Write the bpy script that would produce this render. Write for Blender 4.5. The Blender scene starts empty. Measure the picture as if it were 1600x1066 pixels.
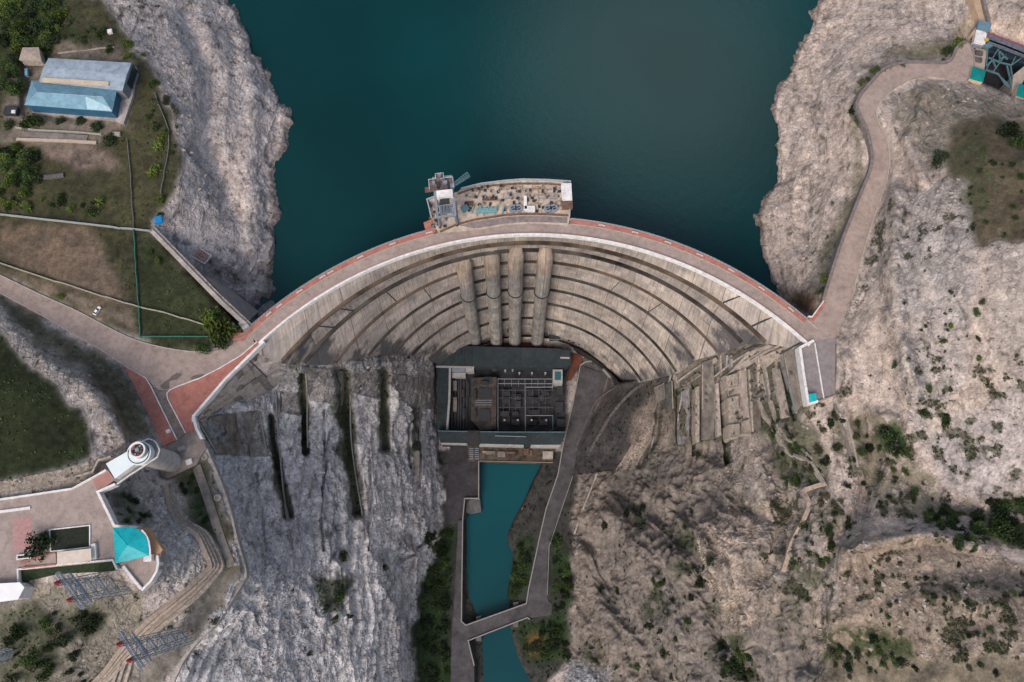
import bpy, math, random
import numpy as np
from mathutils import Vector, Matrix
from mathutils.geometry import tessellate_polygon
random.seed(7)
rng = np.random.RandomState(11)
R = math.radians
SC = bpy.context.scene

# ------------------------------------------------------------------ camera, sky, sun, exposure
TILT = R(15.7); FPX = 1600 * 28 / 36.0; CAMH = 400.0
cam = bpy.data.objects.new('camera', bpy.data.cameras.new('camera'))
SC.collection.objects.link(cam); SC.camera = cam
cam.location = (0, 0, CAMH); cam.rotation_euler = (TILT, 0, 0)
cam.data.lens = 28; cam.data.sensor_width = 36; cam.data.clip_start = 1; cam.data.clip_end = 6000
SUN_EL, SUN_AZ = R(46), R(208)        # azimuth clockwise from +Y (up in the picture)
w = bpy.data.worlds.new('World'); SC.world = w; w.use_nodes = True
nt = w.node_tree; bg = nt.nodes['Background']
sky = nt.nodes.new('ShaderNodeTexSky'); sky.sky_type = 'NISHITA'; sky.sun_disc = False
sky.sun_elevation = SUN_EL; sky.sun_rotation = SUN_AZ; sky.air_density = 1.0; sky.dust_density = 4.0; sky.ozone_density = 1.0
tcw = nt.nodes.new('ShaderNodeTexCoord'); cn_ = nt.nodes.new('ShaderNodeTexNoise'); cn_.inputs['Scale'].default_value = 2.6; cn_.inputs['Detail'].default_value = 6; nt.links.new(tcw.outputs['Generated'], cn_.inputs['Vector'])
dt = nt.nodes.new('ShaderNodeVectorMath'); dt.operation = 'DOT_PRODUCT'; nt.links.new(tcw.outputs['Generated'], dt.inputs[0]); dt.inputs[1].default_value = Vector((.155, .545, .82)).normalized()   # bright unseen cloud, added where the reservoir mirrors it as a pale sheen
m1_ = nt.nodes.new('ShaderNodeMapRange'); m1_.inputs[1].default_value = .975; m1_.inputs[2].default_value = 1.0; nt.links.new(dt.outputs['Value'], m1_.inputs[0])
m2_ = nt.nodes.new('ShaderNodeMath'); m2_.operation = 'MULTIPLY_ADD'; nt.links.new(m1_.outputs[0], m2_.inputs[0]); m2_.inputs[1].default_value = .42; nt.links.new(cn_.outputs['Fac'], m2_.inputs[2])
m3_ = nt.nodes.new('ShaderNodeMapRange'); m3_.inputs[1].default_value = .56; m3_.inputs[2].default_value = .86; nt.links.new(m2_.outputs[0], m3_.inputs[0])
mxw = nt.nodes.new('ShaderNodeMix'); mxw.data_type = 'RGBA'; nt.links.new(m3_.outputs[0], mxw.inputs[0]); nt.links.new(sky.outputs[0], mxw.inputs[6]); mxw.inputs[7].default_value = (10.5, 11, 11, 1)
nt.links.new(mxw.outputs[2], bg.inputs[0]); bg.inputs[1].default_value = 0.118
sl = bpy.data.lights.new('sun', 'SUN'); sl.energy = 1.30; sl.angle = R(28); sl.color = (1.0, 0.89, 0.82)
sun = bpy.data.objects.new('sun', sl); SC.collection.objects.link(sun)
sd = Vector((math.sin(SUN_AZ) * math.cos(SUN_EL), math.cos(SUN_AZ) * math.cos(SUN_EL), math.sin(SUN_EL)))
sun.rotation_euler = sd.to_track_quat('Z', 'Y').to_euler()
SC.view_settings.view_transform = 'Standard'; SC.view_settings.look = 'None'
SC.view_settings.exposure = 0.46; SC.view_settings.gamma = 1; SC.view_settings.use_curve_mapping = False

# ------------------------------------------------------------------ picture point + height -> place
CT, ST = math.cos(TILT), math.sin(TILT)
def W(px, py, z=0.0):
    dx = (px - 800) / FPX; dy = (533 - py) / FPX
    k = (z - CAMH) / (dy * ST - CT)
    return Vector((dx * k, (dy * CT + ST) * k, z))
def Wn(px, py, z):
    dx = (px - 800) / FPX; dy = (533 - py) / FPX
    k = (z - CAMH) / (dy * ST - CT)
    return dx * k, (dy * CT + ST) * k
def PX(x, y, z):                       # place -> picture
    a = y * CT + (z - CAMH) * ST; b = -y * ST + (z - CAMH) * CT
    return 800 + FPX * x / -b, 533 - FPX * a / -b
# ------------------------------------------------------------------ materials
MATS = {}
def mat(name, col, rough=0.85, var=0.18, scale=0.25, bump=0.0, col2=None, metal=0.0, tint=False, spec=0.3):
    if name in MATS: return MATS[name]
    m = bpy.data.materials.new(name); m.use_nodes = True; n = m.node_tree; b = n.nodes['Principled BSDF']
    b.inputs['Roughness'].default_value = rough; b.inputs['Metallic'].default_value = metal
    b.inputs['Specular IOR Level'].default_value = spec
    tc = n.nodes.new('ShaderNodeNewGeometry')
    no = n.nodes.new('ShaderNodeTexNoise'); no.inputs['Scale'].default_value = scale; no.inputs['Detail'].default_value = 8; no.inputs['Roughness'].default_value = 0.65
    n.links.new(tc.outputs['Position'], no.inputs['Vector'])
    mr = n.nodes.new('ShaderNodeMapRange'); mr.inputs[1].default_value = 0.32; mr.inputs[2].default_value = 0.68
    n.links.new(no.outputs['Fac'], mr.inputs[0])
    mx = n.nodes.new('ShaderNodeMix'); mx.data_type = 'RGBA'
    c2 = col2 or tuple(c * (1 - 2 * var) for c in col)
    mx.inputs[6].default_value = (*c2, 1); mx.inputs[7].default_value = (*[min(1, c * (1 + (var if not col2 else 0))) for c in col], 1)
    n.links.new(mr.outputs[0], mx.inputs[0])
    out = mx.outputs[2]
    if tint:
        oi = n.nodes.new('ShaderNodeObjectInfo'); hs = n.nodes.new('ShaderNodeHueSaturation')
        m1 = n.nodes.new('ShaderNodeMapRange'); m1.inputs[3].default_value = 0.6; m1.inputs[4].default_value = 1.5
        n.links.new(oi.outputs['Random'], m1.inputs[0]); n.links.new(m1.outputs[0], hs.inputs['Value'])
        n.links.new(out, hs.inputs['Color']); out = hs.outputs[0]
    if name in ('worn_asphalt', 'dark_asphalt', 'red_paving', 'terrace_paving', 'yard_paving', 'platform_paving', 'lane', 'forecourt', 'platform_deck', 'roof_felt_dark', 'blue_roof_sheet', 'pale_roof_sheet', 'teal_roof_sheet', 'white_masonry', 'side_roof', 'concrete', 'tan_abutment', 'tower_concrete'):
        n5 = n.nodes.new('ShaderNodeTexNoise'); n5.inputs['Scale'].default_value = .35; n5.inputs['Detail'].default_value = 9; n5.inputs['Roughness'].default_value = .8; n.links.new(tc.outputs['Position'], n5.inputs['Vector'])
        m5 = n.nodes.new('ShaderNodeMapRange'); m5.inputs[1].default_value = .30; m5.inputs[2].default_value = .56; m5.inputs[3].default_value = .62; m5.inputs[4].default_value = 1.06; n.links.new(n5.outputs['Fac'], m5.inputs[0])
        v5 = n.nodes.new('ShaderNodeVectorMath'); v5.operation = 'SCALE'; n.links.new(out, v5.inputs[0]); n.links.new(m5.outputs[0], v5.inputs['Scale']); out = v5.outputs[0]
    n.links.new(out, b.inputs['Base Color'])
    if bump:
        bn = n.nodes.new('ShaderNodeBump'); bn.inputs['Strength'].default_value = 0.6; bn.inputs['Distance'].default_value = bump
        n2 = n.nodes.new('ShaderNodeTexNoise'); n2.inputs['Scale'].default_value = scale * 4; n2.inputs['Detail'].default_value = 6
        n.links.new(tc.outputs['Position'], n2.inputs['Vector']); n.links.new(n2.outputs['Fac'], bn.inputs['Height']); n.links.new(bn.outputs[0], b.inputs['Normal'])
    MATS[name] = m
    return m

# ------------------------------------------------------------------ mesh builder
class MB:
    def __init__(s): s.v = []; s.f = []
    def add(s, vs, fs):
        o = len(s.v); s.v += [tuple(x) for x in vs]; s.f += [tuple(i + o for i in f) for f in fs]; return s
    def prism(s, pts, z0, z1):         # pts: list of (x, y); z0, z1 number or list
        n = len(pts)
        a = sum(pts[i][0] * pts[(i + 1) % n][1] - pts[(i + 1) % n][0] * pts[i][1] for i in range(n))
        Z1 = z1 if isinstance(z1, (list, tuple)) else [z1] * n
        Z0 = z0 if isinstance(z0, (list, tuple)) else [z0] * n
        idx = list(range(n))
        if a < 0: idx.reverse()
        vs = [(pts[i][0], pts[i][1], Z0[i]) for i in idx] + [(pts[i][0], pts[i][1], Z1[i]) for i in idx]
        tri = tessellate_polygon([[Vector((pts[i][0], pts[i][1], 0)) for i in idx]])
        fs = [(i, (i + 1) % n, n + (i + 1) % n, n + i) for i in range(n)]
        for t in tri:
            p = [vs[k] for k in t]
            cr = (p[1][0] - p[0][0]) * (p[2][1] - p[0][1]) - (p[2][0] - p[0][0]) * (p[1][1] - p[0][1])
            t = tuple(t) if cr > 0 else tuple(reversed(t))
            fs.append(tuple(n + k for k in t)); fs.append(tuple(reversed(t)))
        return s.add(vs, fs)
    def wall(s, pts, wd, lo, hi, closed=False):    # section wd wide from lo to hi about the path heights
        P = [Vector(p) for p in pts]; n = len(P); L = []
        for i in range(n):
            a = P[i - 1] if (i > 0 or closed) else P[i]; b = P[(i + 1) % n] if (i < n - 1 or closed) else P[i]
            d1 = (P[i] - a); d2 = (b - P[i]); d1.z = d2.z = 0
            if d1.length < 1e-6: d1 = d2
            if d2.length < 1e-6: d2 = d1
            d1 = d1.normalized(); d2 = d2.normalized(); d = (d1 + d2)
            d = d.normalized() if d.length > 1e-4 else d1
            nn = Vector((-d.y, d.x, 0)); k = wd / 2 / max(0.5, nn.dot(Vector((-d1.y, d1.x, 0))))
            L.append((P[i] + nn * k, P[i] - nn * k))
        vs = []
        for l, r in L:
            vs += [(l.x, l.y, l.z + lo), (r.x, r.y, r.z + lo), (r.x, r.y, r.z + hi), (l.x, l.y, l.z + hi)]
        fs = []
        m = n if closed else n - 1
        for i in range(m):
            a = 4 * i; b = 4 * ((i + 1) % n)
            for k in range(4): fs.append((a + k, b + k, b + (k + 1) % 4, a + (k + 1) % 4))
        if not closed: fs += [(3, 2, 1, 0), tuple(4 * (n - 1) + k for k in range(4))]
        return s.add(vs, fs)
    def tube(s, p, q, r, n=6, r2=None):
        p = Vector(p); q = Vector(q); d = (q - p)
        if d.length < 1e-6: return s
        d.normalize(); u = d.orthogonal().normalized(); v = d.cross(u); r2 = r if r2 is None else r2
        vs = []
        for c, rr in ((p, r), (q, r2)):
            for i in range(n):
                a = 2 * math.pi * (i + 0.5) / n; vs.append(c + (u * math.cos(a) + v * math.sin(a)) * rr)
        fs = [(i, (i + 1) % n, n + (i + 1) % n, n + i) for i in range(n)] + [tuple(reversed(range(n))), tuple(range(n, 2 * n))]
        return s.add(vs, fs)
    def pipe(s, pts, r, n=6):
        for a, b in zip(pts, pts[1:]): s.tube(a, b, r, n)
        return s
    def cyl(s, c, r, h, n=24, r2=None): return s.tube(c, Vector(c) + Vector((0, 0, h)), r, n, r2)
    def box(s, c, sz, rz=0.0):         # c is the centre of the base
        ca, sa = math.cos(rz), math.sin(rz); x, y, z = sz[0] / 2, sz[1] / 2, sz[2]
        q = [(-x, -y), (x, -y), (x, y), (-x, y)]
        q = [(c[0] + a * ca - b * sa, c[1] + a * sa + b * ca) for a, b in q]
        return s.prism(q, c[2], c[2] + z)
    def ring(s, c, r0, r1, z0, z1, n=24):
        vs = []
        for i in range(n):
            a = 2 * math.pi * i / n; C, S = math.cos(a), math.sin(a)
            vs += [(c[0] + C * r0, c[1] + S * r0, z0), (c[0] + C * r1, c[1] + S * r1, z0), (c[0] + C * r1, c[1] + S * r1, z1), (c[0] + C * r0, c[1] + S * r0, z1)]
        fs = []
        for i in range(n):
            a = 4 * i; b = 4 * ((i + 1) % n)
            for k in range(4): fs.append((a + k, b + k, b + (k + 1) % 4, a + (k + 1) % 4))
        return s.add(vs, fs)
    def build(s, name, m, parent=None, smooth=False, origin=None):
        me = bpy.data.meshes.new(name)
        o = bpy.data.objects.new(name, me)
        vs = s.v
        if parent is not None:
            ox, oy, oz = root_loc(parent); vs = [(a - ox, b - oy, c - oz) for a, b, c in vs]
        elif s.v:
            if origin is None:
                xs_ = [a[0] for a in s.v]; ys_ = [a[1] for a in s.v]; zs_ = [a[2] for a in s.v]
                origin = ((min(xs_) + max(xs_)) / 2, (min(ys_) + max(ys_)) / 2, min(zs_))
            o.location = origin; vs = [(a - origin[0], b - origin[1], c - origin[2]) for a, b, c in vs]
        me.from_pydata(vs, [], s.f)
        if not name.startswith(('crown', 'scree')):
            import bmesh
            bm = bmesh.new(); bm.from_mesh(me); bmesh.ops.recalc_face_normals(bm, faces=bm.faces); bm.to_mesh(me); bm.free()
        me.materials.append(m)
        if smooth:
            for p in me.polygons: p.use_smooth = True
        SC.collection.objects.link(o)
        if parent is not None: o.parent = parent
        return o
def root_loc(o):
    v = Vector((0, 0, 0))
    while o is not None: v += o.location; o = o.parent
    return v
def tag(o, label=None, cat=None, group=None, kind=None):
    if label: o['label'] = label
    if cat: o['category'] = cat
    if group: o['group'] = group
    if kind: o['kind'] = kind
    return o
def thing(name, loc, label, cat, group=None):
    o = bpy.data.objects.new(name, None); o.location = loc; o.empty_display_size = 1
    SC.collection.objects.link(o); return tag(o, label, cat, group)
def xy(p): return (p[0], p[1])
def poly(pts, z): return [xy(W(a, b, z)) for a, b in pts]
def copy_tree(o, parent=None):
    c = o.copy(); SC.collection.objects.link(c)
    if parent is not None: c.parent = parent
    for ch in list(o.children): copy_tree(ch, c)
    return c

# ------------------------------------------------------------------ noise in numpy
def hash3(i, j, k, seed):
    h = (i * 374761393 + j * 668265263 + k * 1274126177 + seed * 362437) & 0xffffffff
    h = ((h ^ (h >> 13)) * 1274126177) & 0xffffffff
    h = (h ^ (h >> 16)) & 0xffff
    return h.astype(np.float32) / 65535.0
def vnoise(x, y, z, seed=0):
    xi = np.floor(x).astype(np.int64); yi = np.floor(y).astype(np.int64); zi = np.floor(z).astype(np.int64)
    xf = (x - xi).astype(np.float32); yf = (y - yi).astype(np.float32); zf = (z - zi).astype(np.float32)
    u = xf * xf * (3 - 2 * xf); v = yf * yf * (3 - 2 * yf); q = zf * zf * (3 - 2 * zf)
    def c(a, b, d): return hash3(xi + a, yi + b, zi + d, seed)
    x00 = c(0, 0, 0) * (1 - u) + c(1, 0, 0) * u; x10 = c(0, 1, 0) * (1 - u) + c(1, 1, 0) * u
    x01 = c(0, 0, 1) * (1 - u) + c(1, 0, 1) * u; x11 = c(0, 1, 1) * (1 - u) + c(1, 1, 1) * u
    return (x00 * (1 - v) + x10 * v) * (1 - q) + (x01 * (1 - v) + x11 * v) * q
def fbm(x, y, z, o=4, seed=0, gain=0.5):
    s = 0; a = 1; t = 0
    for i in range(o):
        s = s + a * (vnoise(x, y, z, seed + i) * 2 - 1); t += a; a *= gain; x = x * 2.03 + 7.1; y = y * 2.03 + 3.7; z = z * 2.03 + 1.3
    return s / t
def ridged(x, y, z, o=4, seed=0, gain=0.55):
    s = 0; a = 1; t = 0
    for i in range(o):
        n = 1 - np.abs(vnoise(x, y, z, seed + i) * 2 - 1); s = s + a * n * n; t += a; a *= gain; x = x * 2.1 + 5.1; y = y * 2.1 + 2.7; z = z * 2.1 + 4.3
    return s / t
def cells(x, y, z, seed=0):
    xi = np.floor(x).astype(np.int64); yi = np.floor(y).astype(np.int64); zi = np.floor(z).astype(np.int64)
    f1 = np.full(x.shape, 9.0, np.float32); f2 = f1.copy(); idv = np.zeros(x.shape, np.float32)
    for a in (-1, 0, 1):
        for b in (-1, 0, 1):
            for c in (-1, 0, 1):
                i, j, k = xi + a, yi + b, zi + c
                d = (i + hash3(i, j, k, seed) - x) ** 2 + (j + hash3(i, j, k, seed + 1) - y) ** 2 + (k + hash3(i, j, k, seed + 2) - z) ** 2
                n = d < f1; f2 = np.where(n, f1, np.minimum(f2, d)); idv = np.where(n, hash3(i, j, k, seed + 3), idv); f1 = np.where(n, d, f1)
    return np.sqrt(f2) - np.sqrt(f1), idv
def smooth01(x, a, b):
    t = np.clip((x - a) / (b - a), 0, 1); return t * t * (3 - 2 * t)
def blur(a, r):                        # three box blurs
    r = int(r)
    for _ in range(3):
        for ax in (0, 1):
            p = np.pad(a, [(r + 1, r) if k == ax else (0, 0) for k in (0, 1)], mode='edge')
            c = np.cumsum(p, axis=ax, dtype=np.float64)
            n = a.shape[ax]
            if ax == 0: a = (c[2 * r + 1:2 * r + 1 + n] - c[:n]) / (2 * r + 1)
            else: a = (c[:, 2 * r + 1:2 * r + 1 + n] - c[:, :n]) / (2 * r + 1)
    return a

# ------------------------------------------------------------------ the dam's own geometry (circles fitted level by level)
DX = 11.0
LEV = [(0, -24.5, 197.0, (303, 650), (1268, 535)), (-12, 7.7, 166.2, (446, 555), (1191, 526)), (-30, 23.2, 153.7, (480, 560), (1156, 526)),
       (-50, 42.0, 135.2, (528, 561), (1120, 541)), (-74, 56.7, 120.9, (578, 551), (1083, 553)), (-100, 69.0, 108.7, (617, 543), (1056, 575)),
       (-128, 74.0, 103.2, (642, 548), (1029, 583)), (-158, 80.0, 95.4, (671, 557), (1003, 590)), (-200, 84.0, 88.5, (695, 560), (965, 600))]
def ang(px, py, z, cy):
    p = W(px, py, z); return math.atan2(p.x - DX, p.y - cy)
def onarc(a, cy, r, z): return Vector((DX + r * math.sin(a), cy + r * math.cos(a), z))
LV = []
for z, cy, r, e0, e1 in LEV:
    a0 = ang(*e0, z, cy); a1 = ang(*e1, z, cy)
    if z == 0: a0 = ang(412, 536, 0, cy)
    LV.append((z, cy, r, a0, a1))
NA = 150
def level_pts(i, ext=0.0, n=NA):
    z, cy, r, a0, a1 = LV[i]
    return [onarc(a0 - ext + (a1 - a0 + 2 * ext) * k / n, cy, r, z) for k in range(n + 1)]

# ------------------------------------------------------------------ terrain heights: lines of known height, relaxed between them
ZW = -38.0; ZR = -210.0
SHORE_L = [(335, -220), (345, -60), (350, -10), (375, 30), (388, 80), (413, 100), (428, 130), (440, 150), (461, 166), (452, 200), (455, 215), (438, 250), (425, 262), (430, 290), (438, 330), (425, 355), (424, 400), (427, 440), (433, 468), (425, 480)]
SHORE_R = [(1360, -220), (1310, -60), (1290, -8), (1262, 30), (1260, 55), (1240, 95), (1215, 140), (1205, 172), (1212, 230), (1212, 280), (1182, 330), (1180, 355), (1192, 400), (1205, 440), (1228, 465), (1250, 488)]
def L(pts, z): return [(a, b, z) for a, b in pts]
CON = [
 L(SHORE_L, ZW), L(SHORE_R, ZW),
 [(a + 40, b + 5, -62) for a, b in SHORE_L[:-4]], [(a - 40, b, -62) for a, b in SHORE_R[:-3]],
 L([(500, -220), (560, 100), (560, 300), (600, 360)], -95), L([(1150, -220), (1080, 100), (1080, 300), (1050, 340)], -95), L([(800, -220), (800, 200)], -110),
 # left plateau
 [(-240, -200, 18), (-240, 100, 16), (-240, 300, 14), (-240, 450, 12)], [(0, -100, 14), (0, 60, 10), (0, 180, 7), (0, 300, 6)],
 [(110, -200, 9), (120, -60, 8), (150, 0, 6), (200, 60, 4), (240, 130, 3), (275, 200, 2), (282, 290, 0), (255, 340, -1)],
 [(90, 60, 9), (100, 230, 5), (150, 300, 3)], [(190, 100, 5), (200, 200, 4)],
 [(330, 60, -18), (340, 200, -16), (345, 300, -22)], [(262, 362, -6), (285, 390, -12), (330, 450, -30), (372, 495, -38), (400, 505, -42)],
 [(310, 380, -14), (370, 420, -24)], [(300, 415, -16), (326, 436, -30), (352, 450, -34), (392, 488, -38)],
 [(0, 336, 7), (120, 350, 4), (236, 361, 1), (300, 425, 0), (384, 512, 0)],
 [(-240, 350, 12), (0, 440, 5), (150, 512, 3), (260, 566, 1), (345, 560, 0), (385, 530, 0)],
 [(0, 470, 5), (100, 528, 3), (190, 572, 1), (228, 640, 0), (255, 697, -1)],
 [(-240, 440, 30), (0, 492, 14), (30, 520, 20), (60, 560, 24), (100, 582, 25), (130, 592, 26), (160, 625, 27), (180, 665, 28), (195, 690, 28)],
 [(35, 505, 9), (80, 545, 8), (140, 575, 6), (170, 600, 6), (190, 640, 6), (210, 680, 5)],
 [(-240, 600, 36), (0, 600, 31), (80, 640, 30)], [(-240, 745, 36), (0, 752, 32), (60, 742, 32), (140, 722, 31), (150, 712, 30)],
 # lookout terrace ground and the slopes below it
 [(-240, 790, 31), (0, 790, 31), (150, 775, 31), (172, 820, 31), (245, 860, 30), (245, 890, 30), (222, 918, 30), (190, 890, 30), (170, 880, 31), (30, 900, 31), (-240, 940, 31)],
 [(205, 740, 10), (215, 780, 16), (240, 830, 22), (262, 880, 20), (262, 915, 14), (235, 935, 10)],
 [(258, 760, 3), (288, 812, 1), (315, 835, 0), (338, 880, -2), (325, 912, -3), (275, 962, -4), (225, 1010, -6), (150, 1066, -10), (100, 1150, -14), (60, 1280, -20)],
 [(305, 672, -1), (345, 760, -3), (358, 800, -4), (378, 893, -6), (376, 905, -7), (335, 975, -9), (298, 1012, -11), (268, 1070, -13), (230, 1160, -20), (210, 1290, -26)],
 [(240, 735, 0), (262, 735, 0), (300, 700, -1)], [(290, 740, -3), (325, 800, -4), (360, 890, -7), (310, 960, -8)],
 [(190, 920, 13), (215, 925, 11), (130, 960, 16), (60, 940, 24), (0, 960, 28)], [(-240, 1000, 35), (0, 1040, 22), (60, 1020, 18), (120, 1010, 12)], [(0, 1150, 14), (-200, 1250, 20)],
 # left canyon wall
 [(390, 700, -40), (400, 800, -45), (425, 893, -45), (415, 930, -45), (370, 1010, -50), (330, 1090, -55)],
 [(470, 650, -75), (480, 800, -85), (490, 900, -85), (470, 1000, -90), (450, 1150, -95)],
 [(570, 640, -118), (580, 800, -128), (590, 950, -132), (580, 1150, -135)], [(640, 640, -160), (640, 800, -168), (625, 950, -165), (625, 1150, -165)],
 [(303, 656, -3), (340, 645, -12), (385, 628, -32), (432, 604, -50), (440, 590, -40), (446, 566, -22)],
 [(446, 563, -18), (482, 570, -36), (528, 569, -57), (582, 562, -82), (621, 565, -108), (645, 563, -134), (672, 564, -163), (688, 562, -197)],
 [(352, 600, -3), (408, 542, -3), (435, 560, -14)],
 [(480, 600, -48), (540, 610, -80), (600, 610, -115), (650, 610, -155)],
 [(682, 590, -196), (681, 650, -200), (688, 700, -203), (690, 780, -204), (684, 830, -203), (668, 890, -203), (656, 930, -203), (650, 980, -203), (655, 1030, -203), (662, 1100, -203), (665, 1290, -203)],
 # canyon floor
 L([(700, 560), (780, 545), (880, 550), (900, 600), (880, 700), (700, 700), (700, 600)], -204), L([(705, 720), (700, 820), (690, 900), (680, 1000), (690, 1100), (690, 1290)], -203),
 [(907, 572, -203), (925, 565, -203), (955, 590, -199), (958, 602, -198), (925, 640, -200), (900, 700, -203), (884, 770, -203), (868, 830, -203), (862, 950, -203)],
 L([(760, 740), (750, 900), (780, 1000), (795, 1290)], -214), L([(840, 780), (815, 840), (810, 920), (820, 1010), (845, 1080), (860, 1290)], -205),
 # right: concrete-faced slope beneath the dam, ribs, rock
 [(1005, 600, -166), (1032, 592, -137), (1060, 584, -109), (1090, 566, -84), (1125, 554, -60), (1160, 541, -42), (1195, 537, -24), (1225, 537, -13), (1248, 543, -7)],
 [(925, 575, -200), (955, 594, -195), (975, 604, -186), (990, 606, -176)],
 [(930, 730, -193), (970, 680, -176), (1000, 640, -165), (1035, 610, -140)], [(960, 735, -180), (1000, 700, -160), (1040, 650, -140)],
 [(1060, 620, -122), (1065, 700, -128), (1040, 780, -125), (1010, 860, -122), (1020, 940, -122), (1060, 1050, -115), (1080, 1290, -110)],
 [(1110, 610, -88), (1120, 700, -92), (1110, 780, -88), (1095, 850, -74), (1120, 930, -66), (1200, 1050, -50), (1250, 1290, -50)],
 [(1160, 600, -55), (1170, 700, -60), (1180, 780, -48), (1170, 860, -42), (1200, 930, -35), (1260, 1020, -28)],
 [(1195, 600, -34), (1210, 680, -34), (1250, 750, -22), (1240, 820, -22), (1230, 900, -22), (1280, 960, -12)],
 [(1225, 600, -18), (1240, 660, -14), (1290, 740, -10), (1300, 850, 0), (1290, 960, -5)],
 [(940, 800, -165), (935, 880, -170), (950, 960, -165), (975, 1060, -160), (980, 1290, -160)], [(885, 760, -203), (893, 800, -202), (884, 850, -201), (890, 910, -200), (898, 960, -200), (905, 1010, -202), (885, 1040, -205), (870, 1100, -206), (875, 1290, -206)],
 [(905, 740, -200), (903, 790, -190)],
 [(1305, 632, -1), (1320, 660, -2), (1340, 720, -4), (1350, 800, -2)], 
 [(1300, 860, 5), (1340, 850, 12), (1420, 835, 18), (1500, 850, 22), (1600, 900, 26)], [(1310, 970, 6), (1450, 930, 30), (1600, 960, 40), (1840, 980, 60)], [(1290, 1066, -10), (1450, 1066, 24), (1600, 1066, 38), (1840, 1280, 60)],
 [(1400, 740, 2), (1450, 775, 5), (1530, 800, 9), (1600, 795, 14), (1840, 780, 35)],
 [(1500, 740, 18), (1580, 690, 34), (1700, 640, 60)],
 # right road and hillside
 [(1303, 615, 0), (1305, 560, 0), (1320, 510, 1), (1345, 440, 2), (1365, 350, 4), (1390, 250, 6), (1385, 195, 7), (1400, 140, 7), (1480, 118, 7)],
 [(1325, 560, 6), (1380, 480, 16), (1400, 400, 18), (1420, 300, 18), (1420, 220, 14)], [(1420, 600, 22), (1430, 500, 28), (1440, 400, 32), (1480, 300, 36)],
 [(1460, 700, 16), (1480, 600, 32), (1510, 480, 42), (1520, 385, 46), (1540, 250, 42), (1540, 170, 24)], [(1840, 600, 90), (1840, 300, 85), (1840, 100, 60)], [(1600, 600, 52), (1600, 380, 58), (1600, 250, 52)],
 [(1440, 150, 12), (1500, 135, 9), (1560, 148, 9), (1640, 165, 14)],
 [(1480, 62, 1), (1440, 88, 2), (1385, 102, 3), (1345, 130, 3), (1336, 170, 3), (1352, 240, 2), (1338, 330, 0), (1305, 410, -1), (1285, 455, -1), (1262, 494, -2)],
 [(1400, 40, -8), (1310, 110, -14), (1285, 200, -16), (1280, 300, -17), (1262, 400, -20), (1250, 460, -24)], [(1400, -60, -14), (1500, -200, -5)],
 [(1470, 40, -6), (1530, 0, 0), (1550, -100, 2)], [(1560, 30, 6), (1600, 20, 9), (1840, 0, 30)], L([(1545, 90), (1600, 110), (1640, 120)], -12),
]
def relax():
    x0, y0, x1, y1 = -260, -240, 1860, 1320
    z = None
    for h in (40, 20, 10, 5):
        nx = int((x1 - x0) / h) + 1; ny = int((y1 - y0) / h) + 1
        acc = np.zeros((ny, nx)); cnt = np.zeros((ny, nx))
        for line in CON:
            for (ax, ay, az), (bx, by, bz) in zip(line, line[1:]):
                n = max(2, int(math.hypot(bx - ax, by - ay) / h * 2) + 1)
                for t in np.linspace(0, 1, n):
                    j = int(round((ax + (bx - ax) * t - x0) / h)); i = int(round((ay + (by - ay) * t - y0) / h))
                    if 0 <= i < ny and 0 <= j < nx: acc[i, j] += az + (bz - az) * t; cnt[i, j] += 1
        fix = cnt > 0; val = np.where(fix, acc / np.maximum(cnt, 1), 0)
        if z is None: z = np.full((ny, nx), -20.0)
        else:
            gy = np.clip(np.arange(ny) / 2, 0, z.shape[0] - 1.001); gx = np.clip(np.arange(nx) / 2, 0, z.shape[1] - 1.001)
            z = bil(z, gy[:, None], gx[None, :])
        z[fix] = val[fix]
        for _ in range(500):
            p = np.pad(z, 1, mode='edge'); n_ = (p[:-2, 1:-1] + p[2:, 1:-1] + p[1:-1, :-2] + p[1:-1, 2:]) / 4
            z = np.where(fix, val, n_)
    z = 0.35 * z + 0.65 * blur(z, 1)
    return z, x0, y0, 5.0
def bil(a, gy, gx):
    i = np.floor(gy).astype(int); j = np.floor(gx).astype(int); fy = gy - i; fx = gx - j
    i1 = np.minimum(i + 1, a.shape[0] - 1); j1 = np.minimum(j + 1, a.shape[1] - 1)
    return (a[i, j] * (1 - fx) + a[i, j1] * fx) * (1 - fy) + (a[i1, j] * (1 - fx) + a[i1, j1] * fx) * fy
CZ, cx0, cy0, ch = relax()
def axis(lo, a, b, hi, step):
    mid = list(np.arange(a, b + step, step)); l = []; r = []; s = step; x = a
    while x > lo: s *= 1.06; x -= s; l.append(x)
    s = step; x = mid[-1]
    while x < hi: s *= 1.06; x += s; r.append(x)
    return np.array(l[::-1] + mid + r)
STEP = 1.35
XS = axis(-235, -12, 1612, 1835, STEP); YS = axis(-215, -12, 1078, 1290, STEP)
GX, GY = np.meshgrid(XS, YS)
Z = bil(CZ, (GY - cy0) / ch, (GX - cx0) / ch)

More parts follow.
